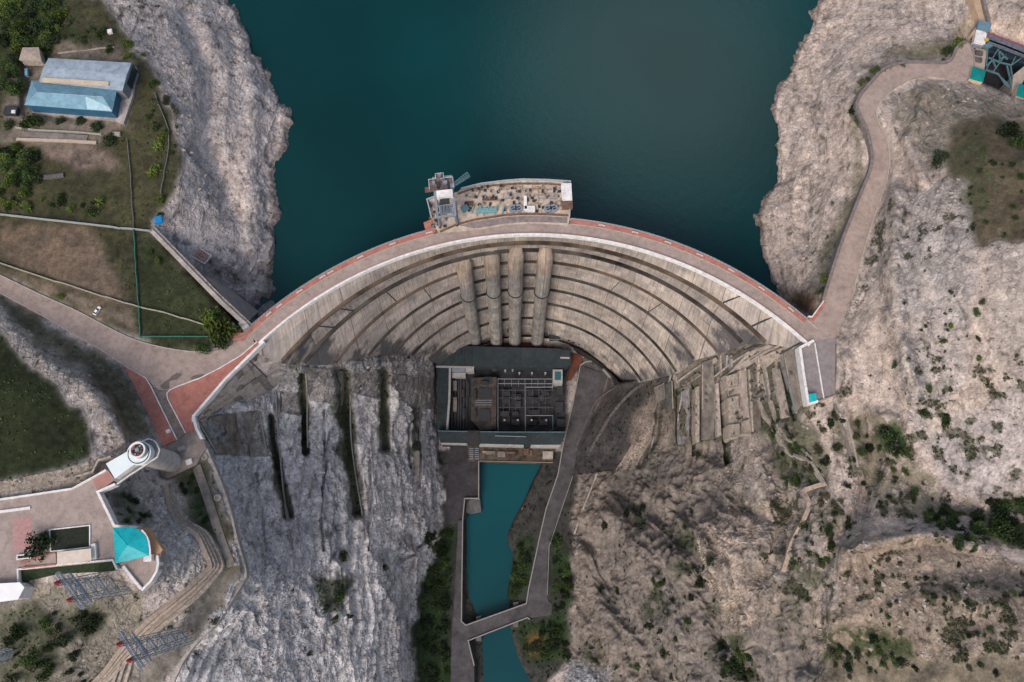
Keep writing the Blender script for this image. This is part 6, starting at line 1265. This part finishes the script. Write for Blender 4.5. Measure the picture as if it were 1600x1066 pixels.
# parked car
cp = G(151.5, 485) + Vector((0, 0, .1)); cr_ = math.atan2(*(W(157, 477, cp.z) - W(146, 492, cp.z)).yx[::1]) if False else math.atan2((W(157, 477, 3) - W(146, 492, 3)).y, (W(157, 477, 3) - W(146, 492, 3)).x)
car = thing('parked_car', tuple(cp), 'small white saloon car parked on the brown verge beside the access road', 'car')
M_CARW = mat('car_white', (.78, .80, .82), .3, .02, 1)
def loft(secs, m, name, par):
    mb = MB(); vs = []; n_ = 8
    for x, z0, z1, wb_, wt_ in secs: vs += [(x, -wb_, z0), (x, wb_, z0), (x, wb_, (z0 + z1) / 2), (x, wt_, z1), (x, wt_ * .5, z1 + .03), (x, -wt_ * .5, z1 + .03), (x, -wt_, z1), (x, -wb_, (z0 + z1) / 2)]
    fs = [(n_ * i + k, n_ * i + (k + 1) % n_, n_ * i + n_ + (k + 1) % n_, n_ * i + n_ + k) for i in range(len(secs) - 1) for k in range(n_)] + [tuple(range(n_))[::-1], tuple(n_ * (len(secs) - 1) + k for k in range(n_))]
    ca_, sa_ = math.cos(cr_), math.sin(cr_); mb.add([(cp.x + 1.15 * (x * ca_ - y * sa_), cp.y + 1.15 * (x * sa_ + y * ca_), cp.z + z) for x, y, z in vs], fs); return mb.build(name, m, par)
loft([(-2.2, .45, .75, .75, .7), (-2.0, .3, .95, .84, .76), (-.9, .28, .98, .86, .8), (.8, .28, .95, .86, .8), (1.9, .3, .80, .82, .72), (2.2, .42, .62, .7, .6)], M_CARW, 'body', car)
cb_ = loft([(-1.75, .9, 1.0, .74, .68), (-1.15, .9, 1.42, .76, .62), (.2, .9, 1.44, .76, .62), (1.0, .9, .98, .74, .68)], M_GLASS, 'glasshouse', car); loft([(-1.1, 1.42, 1.5, .6, .56), (.15, 1.42, 1.5, .6, .56)], M_CARW, 'roof_panel', car)
for sx in (-1.35, 1.35):
    for sy_ in (-.82, .82):
        ca_, sa_ = math.cos(cr_), math.sin(cr_); f_ = lambda x, y, z: Vector((cp.x + 1.15 * (x * ca_ - y * sa_), cp.y + 1.15 * (x * sa_ + y * ca_), cp.z + z))
        MB().tube(f_(sx, sy_ - .1, .33), f_(sx, sy_ + .1, .33), .36, 14).build('wheel', M_DARK, car)
for sy_ in (-.55, .55): MB().box(f_(2.16, sy_, .55), (.12, .35, .16), cr_).build('headlight', M_STEEL, car)

# ------------------------------------------------------------------ right bank: service platform, road wall, spillway gates
mb = MB().wall(pwall([(1270.5, 533), (1249, 544), (1255, 588), (1262, 631), (1277, 627.5)], .1), 1.3, -5, 1.3); tag(mb.build('platform_parapet', M_WHITE), 'thick white parapet bending round the service platform at the right end of the dam', 'parapet')
tag(MB().wall(pwall([(1272.7, 536), (1280, 580), (1287, 624)], .06), .6, -.5, .5).build('platform_kerb', M_WHITE), 'thin white kerb dividing the service platform lengthwise', 'kerb')
tag(MB().wall(pwall([(1277, 627.5), (1303, 619)], .06), .5, -3, .9).build('end_wall', M_STONE), 'short pale wall closing the lower end of the service platform', 'wall')
kt = thing('teal_kiosk', tuple(W(1270, 622, .05)), 'small square kiosk with bright turquoise roof at the tip of the service platform', 'kiosk'); MB().prism(poly([(1264.5, 617), (1274, 615.5), (1275.5, 625.5), (1266, 628)], 2.6), .05, 2.6).build('walls', M_WHITE, kt); MB().prism(poly([(1263.7, 616), (1275, 614.5), (1276.5, 626), (1265, 629)], 3.0), 2.6, 3.0).build('roof', M_TEAL, kt)
tag(MB().wall(pwall([(1264, 497), (1270, 498), (1288, 472)], .05), 2.6, -1, .3).build('corner_promenade', M_RED), 'short red paved strip turning uphill at the right end of the promenade', 'walkway')
tag(MB().wall(pwall([(1262, 495), (1268, 496), (1287, 470)], .05), .5, -2, 1.2).build('corner_parapet', M_WHITE), 'small white parapet at the bend of the promenade on the right bank', 'parapet')
rw = [(a - 3.5, b_, z_) for a, b_, z_ in RRW]; tag(MB().wall(pwall(rw), 1.6, -8, 1.2).build('road_wall', mat('road_wall_grey', (.19, .165, .155), .95, .2, .4)), 'long brown grey retaining wall along the outer side of the hillside road', 'retaining wall')
tag(MB().wall(pwall([(a + .8, b_, z_) for a, b_, z_ in RRE[:62]]), .5, -1, .5).build('road_kerb', M_KERB), 'pale kerb along the hill side of the hillside road', 'kerb')
SP = lambda pts: cr(pts, 6.661, 1420, 0)
sp = thing('spillway_gates', tuple(W(1570, 100, 0)), 'spillway gate structure of blue steel arms over a dark pit in the upper right corner', 'spillway')
PZ = 3.0
MB().prism(poly(SP([(640, 690), (600, 850), (760, 885), (790, 700), (810, 520), (700, 500)]), 2), -20, 2).build('left_pier', mat('pier_tan', (.40, .33, .27), .9, .12, .3), sp)
MB().prism(poly(SP([(1090, 780), (1200, 690), (1260, 720), (1130, 960), (1070, 960)]), 2), -20, 2).build('right_pier', MATS['pier_tan'], sp)
for x0_, y0_, w2, h2, nm in ((640, 690, 165, 140, 'teal_cabin'), (1125, 870, 160, 140, 'teal_cabin')):
    P_ = [(x0_ + 22, y0_), (x0_ + w2, y0_ + 40), (x0_ + w2 - 32, y0_ + h2 + 30), (x0_ - 8, y0_ + h2 - 10)]
    t = thing(nm, tuple(W(*SP(P_)[0], 2)), 'square cabin with dark teal roof ' + ('on the left pier of the spillway' if x0_ < 800 else 'cut by the right edge beside the spillway'), 'cabin')
    ctr = W(*SP([(x0_ + w2 / 2, y0_ + h2 / 2 + 15)])[0], 8); pe = [W(a, b_, 8) for a, b_ in SP(P_)]
    MB().prism([xy(p.lerp(ctr, .06)) for p in pe], 1.5, 8).build('walls', mat('cabin_cream', (.60, .48, .34), .85, .06, .4), t)
    MB().add(pe + [ctr + Vector((0, 0, 1.4))], [(0, 1, 4), (1, 2, 4), (2, 3, 4), (3, 0, 4), (3, 2, 1, 0)]).build('roof', M_TEAL2, t)
def sw(pts, z, wd, lo, hi, m, name): MB().wall(pwall(SP(pts), z), wd, lo, hi).build(name, m, sp)
sw([(800, 375), (1000, 450), (1280, 560)], 5, 5.5, -2, .3, mat('gate_bridge_grey', (.13, .15, .19), .7, .25, .6), 'gate_bridge')
sw([(800, 345), (1000, 420), (1290, 525)], 5.2, .5, 0, 1.2, mat('maroon_rail', (.22, .09, .11), .7, .1, 1), 'bridge_rail')
sw([(830, 430), (1000, 490), (1200, 570), (1280, 600)], 4.5, 1.2, -1.5, .8, M_TEALST, 'front_beam')
sw([(815, 500), (800, 690), (860, 640)], 1, .9, -.8, .8, M_TEALST, 'gate_arm')
for P_ in ([(935, 500), (870, 610), (800, 735)], [(1030, 540), (950, 650), (880, 745)], [(830, 600), (950, 650), (1070, 680), (1190, 590)], [(810, 730), (930, 770), (1060, 915)], [(1020, 680), (1050, 800), (1065, 920)], [(1060, 690), (1075, 800), (1075, 920)], [(935, 500), (950, 650)], [(1110, 590), (1070, 670)], [(930, 520), (1030, 620)], [(1030, 545), (930, 640)], [(870, 620), (905, 700)], [(950, 790), (1000, 870), (1060, 915)]):
    sw(P_, .5, .5, -.6, .4, M_TEALST, 'gate_arm')
for z_, a in ((-3, 430), (-3.5, 480)): sw([(800, a + 40), (1000, a + 100), (1250, a + 190)], z_, 3, -6, .2, M_GLASS, 'gate_leaf')
small('blue_cabin', *SP([(745, 320)])[0], 2, (7, 6.5, 4), -.35, mat('slate_blue', (.13, .22, .27), .6, .12, .6), 'slate blue roofed cabin at the left end of the spillway bridge', 'cabin', None, MATS['slate_blue'])
small('white_plant_room', *SP([(712, 425)])[0], 2, (6, 8, 3.4), -.3, M_WHITE, 'white plant room with rooftop equipment below the slate blue cabin', 'cabin', None, M_WHITE)
small('grey_plant_unit', *SP([(700, 480)])[0], 2, (5, 3, 1.8), -.3, M_STEEL, 'low grey unit at the foot of the white plant room', 'unit')
small('yellow_machine', *SP([(800, 425)])[0], 5.2, (2, 1.6, 1.2), .2, mat('machine_yellow', (.55, .38, .04), .5, .1, 1), 'tiny yellow machine on the spillway bridge', 'machine'); small('turquoise_winch', *SP([(815, 490)])[0], 4.6, (4.2, 3, 1.4), .5, M_TEALST, 'turquoise winch at the left end of the spillway bridge', 'winch')
for k, (a, b_) in enumerate([(725, 560), (715, 630)]): small('pier_box', *SP([(a, b_)])[0], 2, (4, 2.8, 1.2), -.2, M_DCONC, ['upper', 'lower'][k] + ' dark box on the pier between the white plant room and the teal cabin', 'box')
cv = thing('training_wall', tuple(W(1520, 30, 2)), 'curved tan concrete wall sweeping up from the spillway to the top edge', 'wall')
MB().wall(pwall(smoothline(SP([(650, 370), (740, 240), (735, 140), (690, 20), (650, -80)]), 24), 3), 1.6, -14, .8).build('inner_wall', mat('tan_wall', (.45, .33, .23), .9, .1, .4), cv); MB().wall(pwall(smoothline(SP([(820, 350), (830, 230), (800, 110), (775, 0), (760, -80)]), 24), 5), 1.8, -12, .8).build('outer_wall', mat('road_wall_grey', (.19, .165, .155)), cv)
MB().wall(pwall(smoothline(SP([(765, 300), (790, 210), (750, 80), (725, -20)]), 20), 3.5), 7.0, -8, .2).build('berm', MATS['tan_wall'], cv)

# ------------------------------------------------------------------ trees, shrubs, stones
def leaf_mat(name, c):
    m = mat(name, c, .8, .3, .5, col2=tuple(x * .45 for x in c), tint=True, spec=.1); return m
M_LF = [leaf_mat('leaves_bright', (.115, .16, .035)), leaf_mat('leaves_mid', (.06, .095, .032)), leaf_mat('leaves_dark', (.032, .05, .024)), leaf_mat('leaves_dry', (.10, .10, .06))]
M_BARK = mat('bark', (.09, .07, .05), .9, .3, 2)
def crown_mesh(seed, clumps, leaves, sz, flat=.7):
    r_ = np.random.RandomState(seed); V = []; F = []
    cs = r_.normal(size=(clumps, 3)); cs /= np.linalg.norm(cs, axis=1)[:, None]; cs *= (r_.uniform(.2, 1, clumps) ** .5 * .62)[:, None]; cs[:, 2] = np.abs(cs[:, 2]) * flat + .25
    for c in cs:
        rad = r_.uniform(.20, .42)
        for _ in range(leaves):
            d = r_.normal(size=3); d /= np.linalg.norm(d); p = c + d * rad * r_.uniform(.55, 1.08); p[2] = max(.05, p[2])
            nrm = d + r_.normal(size=3) * .7; nrm /= np.linalg.norm(nrm); u = np.cross(nrm, r_.normal(size=3)); u /= np.linalg.norm(u); v = np.cross(nrm, u); s_ = sz * r_.uniform(.6, 1.4)
            o_ = len(V); V += [tuple(p - u * s_), tuple(p - v * s_ * .6), tuple(p + u * s_), tuple(p + v * s_ * .6)]; F.append((o_, o_ + 1, o_ + 2, o_ + 3))
    return V, F
protos = {}
for mi in range(4):
    for k in range(3):
        V, F = crown_mesh(10 * mi + k, 15, 42, .085)
        mb = MB(); mb.v = V; mb.f = F; c = mb.build('crown', M_LF[mi], None, origin=(0, 0, 0))
        tb = MB().tube((0, 0, -.35), (.02, .01, .3), .07, 7, .045)
        for a in range(4): tb.tube((.02, .01, .22 + .03 * a), (.35 * math.cos(a * 1.6 + k), .35 * math.sin(a * 1.6 + k), .6), .035, 5, .012)
        t_ = tb.build('trunk', M_BARK, None, origin=(0, 0, 0)); root = bpy.data.objects.new('broadleaf_tree', None); SC.collection.objects.link(root); c.parent = root; t_.parent = root
        protos[mi, k] = root
used = set()
def tree(px, py, r, kind, lab, cat='tree', grp=None, name='broadleaf_tree', z=None):
    r = r * 1.3
    k = rs.randint(3); root = protos[kind, k]
    if (kind, k) in used: root = copy_tree(root)
    used.add((kind, k)); root.name = name
    p = G(px, py) if z is None else W(px, py, z); root.location = p - Vector((0, 0, r * .12)); root.rotation_euler.z = rs.uniform(0, 6.28); e_s = rs.uniform(.72, 1.38) if 'bush' in lab else rs.uniform(.88, 1.12); root.scale = (r * e_s, r / e_s, r * rs.uniform(.7, 1.1))
    tag(root, lab, cat, grp)
NAMED = [
 (62, 852, 6.0, 2, 'broad dark green tree overhanging the left end of the planted bed'), (72, 846, 4.5, 1, 'lighter green tree crown inside the planted bed beside the dark one'),
 (346, 516, 8.5, 0, 'big bright green tree at the tip of the small meadow near the dam'), (328, 497, 6.8, 0, 'green tree left above the big bright tree by the dam'), (344, 532, 5.0, 1, 'green tree just below the big bright tree by the dam'), (318, 545, 4.0, 1, 'dark green round bush at the road bend below the trees near the dam'),
 (95, 462, 2.2, 0, 'small bright bush between the white fence and the access road'), (249, 226, 4.4, 0, 'bright yellow green round tree beside the wire fence, the largest there'), (256, 212, 3.6, 0, 'bright green tree touching the top of the largest round tree by the wire fence'), (243, 268, 4.2, 0, 'bright green tree midway down the wire fence'), (252, 313, 3.2, 0, 'small bright green tree at the lower end of the wire fence above the blue bin'),
 (250, 335, 2.0, 1, 'small bush directly above the blue bin'), (236, 395, 1.8, 0, 'little yellow green bush in the top corner of the small meadow'), (248, 408, 2.4, 0, 'yellow green bush below the little one in the small meadow'),
 (200, 69, 3.2, 0, 'green bush at the top right of the pale hall'), (201, 88, 2.8, 0, 'green bush touching the upper right corner of the pale hall'), (223, 86, 1.6, 0, 'tiny bright bush right of the pale hall corner'),
 (240, 133, 3.6, 1, 'dull green tree on the shore edge right of the halls'), (258, 158, 3.2, 3, 'dry green bush on the shore edge below the dull tree'), (275, 175, 2.6, 3, 'dry bush nearest the grey shore rock right of the halls'),
 (54, 190, 5.5, 1, 'tree at the lower left corner of the blue hall'), (40, 196, 3.5, 1, 'smaller tree left of the one at the blue hall corner'), (15, 195, 3.5, 1, 'tree at the left edge beside the dark shed'), (152, 198, 3.8, 2, 'dark tree in front of the blue hall near its right end'), (172, 220, 4.2, 2, 'dark tree at the right end of the sand coloured beam'), (125, 190, 3.2, 2, 'dark tree against the middle of the blue wall'), (95, 190, 3.0, 2, 'low dark tree against the blue wall left of its middle'),
 (1492, 72, 5.0, 0, 'bright green bushy tree beside the tan spillway wall'), (1480, 82, 4.5, 1, 'green tree left of the bright one beside the spillway wall'), (1500, 66, 3.0, 0, 'small bright bush closest to the tan spillway wall'),
 (1365, 110, 3.2, 1, 'green bush outside the bend of the hillside road near the top'), (1334, 172, 4.2, 2, 'dark green bush outside the left bend of the hillside road'), (1342, 188, 3.5, 1, 'green bush just below the dark one at the left bend of the road'), (1288, 440, 4.0, 0, 'yellow green bush in the notch between the road and the right shore'), (1282, 455, 3.2, 1, 'darker bush below the yellow green one in the shore notch'),
 (1392, 688, 7.0, 2, 'large dark green bush in the hollow below the scree slope'), (1384, 682, 4.5, 1, 'green bush on the left flank of the large dark bush in the hollow'), (1442, 645, 3.2, 1, 'green bush high on the scree left of two others'), (1475, 655, 3.8, 1, 'rounder green bush high on the scree right of its neighbour'), (1570, 208, 6.5, 2, 'dark green tree on the brown hillside near the right edge'), (1588, 225, 5.0, 1, 'green tree right below the dark one on the brown hillside'),
 (1470, 245, 5.0, 2, 'dark bush on the rocky edge left of the brown hillside'), (1462, 255, 3.6, 2, 'second dark bush on the rocky edge, lower left of the first'), (1524, 488, 2.2, 1, 'round green bush on the scree, lower of a close pair'), (1534, 472, 1.9, 1, 'round green bush on the scree, upper of a close pair'), (1484, 508, 1.8, 0, 'yellowish bush on the scree left of the close pair'), (1472, 534, 2.0, 0, 'yellowish bush low on the scree below the other yellowish one'), (1528, 530, 1.6, 1, 'tiny green bush under the close pair on the scree'), (1527, 558, 1.8, 0, 'tiny yellow green bush at the foot of the scree stripes'), (1450, 608, 2.0, 1, 'single green bush on the pale slope right of the service platform'), (1398, 568, 2.6, 1, 'green bush on the ridge right of the service platform'),
 (1089, 712, 3.4, 2, 'dark round bush alone at the foot of the concrete ribs'), (530, 932, 5.0, 1, 'green bush patch in the middle of the left cliff, the biggest'), (538, 868, 3.6, 1, 'round green bush above the biggest patch on the left cliff'), (523, 968, 2.6, 2, 'dark bush below the biggest patch on the left cliff'), (507, 952, 3.2, 2, 'dark bush lower left of the biggest patch on the left cliff'), (599, 888, 3.0, 2, 'dark bush right of the round green one on the left cliff'), (483, 1020, 2.0, 2, 'small dark bush near the foot of the left cliff at the bottom'), (544, 962, 2.4, 2, 'dark bush lower right of the biggest patch on the left cliff'),
 (128, 965, 4.5, 2, 'dark round tree on the rocky slope under the upper pylon'), (150, 968, 4.0, 2, 'dark tree right of the round one under the upper pylon'), (138, 982, 4.0, 2, 'dark tree lowest of the three under the upper pylon'), (98, 1000, 4.2, 2, 'dark green bush on the rocky slope left of the lower pylon'), (30, 985, 4.0, 1, 'green bush near the left edge below the white building'), (75, 972, 3.6, 1, 'green bush on the rocks below the hedge strip'), (45, 1030, 4.5, 1, 'green bush right of the lattice mast tip'), (70, 1035, 3.8, 2, 'dark bush in the bottom left corner area'),
 (865, 1010, 5.0, 2, 'dark tree on the river bank below the bridge right end'), (838, 1006, 4.5, 3, 'autumn brown tree on the river bank below the bridge'), (870, 985, 5.0, 1, 'green tree beside the bridge on its right end'),
]
for a, b_, r_, k_, lab in NAMED: tree(a, b_, r_, k_, lab, 'bush' if 'bush' in lab else 'tree', name='round_bush' if 'bush' in lab else 'broadleaf_tree', z=TZ + .2 if 'planted bed' in lab else None)
GROVES = [
 ([(0, 0), (95, 0), (95, 50), (70, 95), (20, 70), (0, 75)], 75, 2.0, 5.5, (1, 1, 0, 2), 'trees of the dense grove in the top left corner', 'leafy green tree in the dense grove filling the top left corner'),
 ([(0, 80), (28, 90), (32, 145), (0, 150)], 18, 2.5, 4.5, (1, 2), 'trees left of the halls', 'green tree in the clump left of the two halls'),
 ([(0, 228), (55, 235), (62, 280), (30, 305), (0, 300)], 32, 2.5, 5, (1, 1, 0, 2), 'trees of the clump at the left edge below the halls', 'green tree in the clump at the left edge below the sand beam'),
 ([(0, 300), (120, 310), (190, 318), (190, 335), (60, 330), (0, 325)], 16, 1.6, 3.4, (1, 0, 3), 'bushes lined up above the long pale fence', 'low olive bush in the line above the long pale fence'),
 ([(85, 20), (170, 50), (185, 80), (95, 70)], 14, 1.2, 3, (1, 3), 'bushes on the meadow above the pale hall', 'low bush scattered on the meadow above the pale hall'),
 ([(205, 120), (270, 150), (290, 230), (262, 240), (230, 190)], 12, 1.2, 2.6, (3, 1), 'dry bushes on the edge of the left shore', 'dry bush on the grassy edge above the left shore'),
 ([(664, 830), (704, 830), (700, 1066), (665, 1060)], 46, 2.4, 5.5, (2, 2, 1), 'trees on the strip left of the river road', 'dark tree in the wooded strip between the left cliff and the river road'),
 ([(808, 850), (832, 850), (820, 935), (800, 930)], 16, 2.2, 4.5, (2, 1), 'trees between the river and the right canyon road', 'dark tree between the river bend and the right canyon road'),
 ([(866, 840), (888, 865), (892, 980), (868, 955), (860, 900)], 20, 2.2, 4.8, (2, 1), 'trees between the canyon road and the right cliff', 'dark tree between the right canyon road and the cliff'),
 ([(835, 975), (885, 975), (885, 1028), (818, 1020)], 14, 2.4, 4.8, (2, 1), 'trees on the bank below the bridge', 'dark tree on the river bank below the bridge'),
 ([(1500, 200), (1600, 190), (1600, 370), (1510, 370)], 26, 1.0, 2.6, (3, 2, 1), 'bushes on the brown hillside', 'small bush scattered over the brown grassy hillside on the right'),
 ([(1545, 785), (1600, 775), (1600, 850), (1570, 850)], 14, 3, 6, (2, 2, 1), 'dark trees of the gully at the right edge', 'dark tree filling the gully at the right edge'),
 ([(1400, 770), (1500, 790), (1560, 830), (1540, 870), (1430, 815)], 40, 1.6, 4.0, (2, 1), 'bushes along the hollow between scree and knoll', 'green bush in the hollow between the scree and the round knoll'),
 ([(1300, 860), (1600, 890), (1600, 1060), (1320, 1060)], 60, .8, 2.0, (3, 2, 1), 'small bushes dotted over the round knoll', 'tiny bush dotted over the brown round knoll at the lower right'),
 ([(1195, 660), (1285, 650), (1300, 780), (1230, 760)], 42, 1.4, 3.2, (2, 1, 3), 'bushes around the winding stone walls', 'green bush around the winding stone walls of the right slope'),
 ([(1240, 780), (1325, 780), (1330, 850), (1240, 910)], 36, 1.3, 3.0, (2, 1, 3), 'bushes right of the pinkish stone path', 'green bush right of the pinkish stone path'),
 ([(1290, 635), (1420, 690), (1430, 790), (1330, 800)], 46, 1.2, 3.0, (2, 1, 3), 'bushes on the slope below the service platform', 'green bush on the weedy slope below the service platform'),
 ([(940, 790), (1090, 790), (1130, 900), (1080, 1060), (930, 1060)], 60, .9, 3.4, (2, 1, 2), 'bushes clinging to the right canyon wall', 'bush clinging to the rocky right canyon wall'),
 ([(1120, 1000), (1170, 1000), (1190, 1066), (1130, 1066)], 18, 2.0, 4.4, (2, 1), 'dark trees in the cleft at the bottom', 'dark tree in the cleft of the right slope at the bottom edge'),
 ([(1400, 420), (1500, 420), (1520, 600), (1420, 640)], 24, .6, 1.5, (3, 1), 'tiny bushes on the grey scree', 'tiny bush on the grey scree slope right of the road'),
 ([(1340, 130), (1380, 108), (1470, 88), (1480, 94), (1400, 100), (1352, 140)], 14, 1.0, 2.4, (3, 1), 'bushes outside the road wall', 'low bush outside the wall of the hillside road'),
 ([(1290, 985), (1430, 1005), (1430, 1045), (1290, 1050)], 20, 1.4, 3.2, (2, 1, 3), 'bushes of the green patch at the bottom right', 'green bush in the dark patch at the bottom right'),
 ([(262, 745), (300, 745), (345, 850), (330, 830)], 12, 1.0, 2.4, (2, 1), 'bushes between terraces and rim wall', 'dark bush between the stone terraces and the rim wall'),
 ([(10, 950), (90, 950), (150, 1066), (0, 1066)], 22, 1.4, 3.4, (2, 1, 3), 'bushes on the rocks under the lookout', 'bush on the rocks below the lookout terrace'),
 ([(186, 770), (230, 790), (236, 822), (196, 818)], 10, 1.4, 3.0, (2, 1), 'bushes in the corner under the angled parapet', 'dark bush in the corner under the angled white parapet'),
]
BUSH = []
for pts, cnt, r0_, r1_, kinds, grp, lab in GROVES:
    xs_, ys_ = [p[0] for p in pts], [p[1] for p in pts]; k = 0; g_ = 0
    while k < cnt and g_ < 3000:
        g_ += 1; a, b_ = rs.uniform(min(xs_), max(xs_)), rs.uniform(min(ys_), max(ys_))
        if not inpoly(pts, np.array([a]), np.array([b_]))[0]: continue
        r_ = r0_ + (r1_ - r0_) * rs.rand() ** 1.6; kd = kinds[rs.randint(len(kinds))]; k += 1
        if 'bush' in lab: BUSH.append((r_ / (CAMH - GZ(a, b_)), r_, a, b_, kd, lab, grp))
        else: tree(a, b_, r_, kd, lab, 'tree', grp)
BUSH.sort(key=lambda t: -t[0])
for _, r_, a, b_, kd, lab, grp in BUSH[:290]: tree(a, b_, r_, kd, lab, 'bush', grp, 'low_bush')
mb = MB()
for n_, (_, r_, a, b_, kd, lab, grp) in enumerate(BUSH[290:]):
    V, F = crown_mesh(500 + n_ % 9, 8, 22, .13); g_ = G(a, b_); r_ *= 1.3; mb.add([(g_.x + v[0] * r_, g_.y + v[1] * r_, g_.z + v[2] * r_) for v in V], F)
if BUSH[290:]:
    o = mb.build('crown_scrub', M_LF[2]); o.name = 'scattered_bushes'; o['kind'] = 'stuff'; o['label'] = 'smallest bushes dotted over the slopes'
for kk in [q_ for q_ in protos if q_ not in used]:
    r_ = protos[kk]
    for ch in list(r_.children): bpy.data.objects.remove(ch)
    bpy.data.objects.remove(r_)
# loose stones and tufts that nobody could count
def scatter(name, m, n_, test, size, z_off, quad, seed):
    r_ = np.random.RandomState(seed); V = []; F = []; c = 0
    I = r_.randint(4, ny - 4, n_ * 14); J = r_.randint(4, nx - 4, n_ * 14); ok = test(I, J) > r_.rand(n_ * 14)
    for i, j in zip(I[ok][:n_], J[ok][:n_]):
        p = PF[i, j]; s_ = size[0] + (size[1] - size[0]) * r_.rand() ** 3; o_ = len(V)
        if quad:
            for _ in range(5):
                o_ = len(V); d = r_.normal(size=3); d[2] = abs(d[2]); d /= np.linalg.norm(d); c0_ = p + d * s_ * .6; u = r_.normal(size=3); u -= d * u.dot(d) * .4; u /= np.linalg.norm(u); v = np.cross(d, u)
                V += [tuple(c0_ - u * s_ * .6), tuple(c0_ - v * s_ * .4), tuple(c0_ + u * s_ * .6), tuple(c0_ + v * s_ * .4)]; F.append((o_, o_ + 1, o_ + 2, o_ + 3))
        else:
            a = r_.uniform(0, 6.28); f_ = r_.uniform(.6, 1.3, 6) * s_; dx = np.array([[f_[0], 0, 0], [0, f_[1], 0], [-f_[2], 0, 0], [0, -f_[3], 0], [0, 0, f_[4] * .7], [0, 0, -f_[5] * .6]])
            ca_, sa_ = math.cos(a), math.sin(a)
            for d in dx: V.append((p[0] + d[0] * ca_ - d[1] * sa_, p[1] + d[0] * sa_ + d[1] * ca_, p[2] + d[2] + .1 * s_))
            for q_ in ((0, 1, 4), (1, 2, 4), (2, 3, 4), (3, 0, 4), (1, 0, 5), (2, 1, 5), (3, 2, 5), (0, 3, 5)): F.append(tuple(o_ + k for k in q_))
    mb = MB(); mb.v = V; mb.f = F; o = mb.build(name, m); o['kind'] = 'stuff'; return o
CM = COL.mean(-1); CG_ = COL[..., 1] - COL[..., 0]
inf = (GX > -20) & (GX < 1620) & (GY > -20) & (GY < 1090)
def t_rock(I, J): return (inf & (CM > .2) & (FLAT < .2) & ((Z > ZW + 1) | (GY > 500)))[I, J] * np.clip(.15 + 1.2 * fbm(X / 22, Y / 22, Z / 22, 3, 5), 0, 1)[I, J]
o = scatter('scree_stones', mat('stones', (.36, .31, .275), .95, .3, .3), 6500, t_rock, (.25, 1.5), 0, False, 3); o['label'] = 'loose pale stones strewn over the rock slopes'
def t_grass(I, J): return (inf & (CM < .13) & (CG_ > -.012) & (FLAT < .2) & (Z > -60))[I, J] * np.clip(.25 + 1.2 * f2, 0, 1)[I, J]
o = scatter('meadow_tufts', M_LF[1], 7000, t_grass, (.35, 1.1), 0, True, 4); o['label'] = 'rough grass and weeds on the meadows'
def t_low(I, J): return (inf & (CM < .13) & (FLAT < .2) & (Z <= -60))[I, J] * 1.0
o = scatter('canyon_scrub', M_LF[2], 3500, t_low, (.5, 1.5), 0, True, 6); o['label'] = 'dark low scrub in the canyon'
def t_hill(I, J): return (inf & (sm > .25) & (FLAT < .2))[I, J] * 1.0
o = scatter('slope_scrub', M_LF[3], 13000, t_hill, (.4, 1.3), 0, True, 8); o['label'] = 'dry scrub speckling the rock slopes'
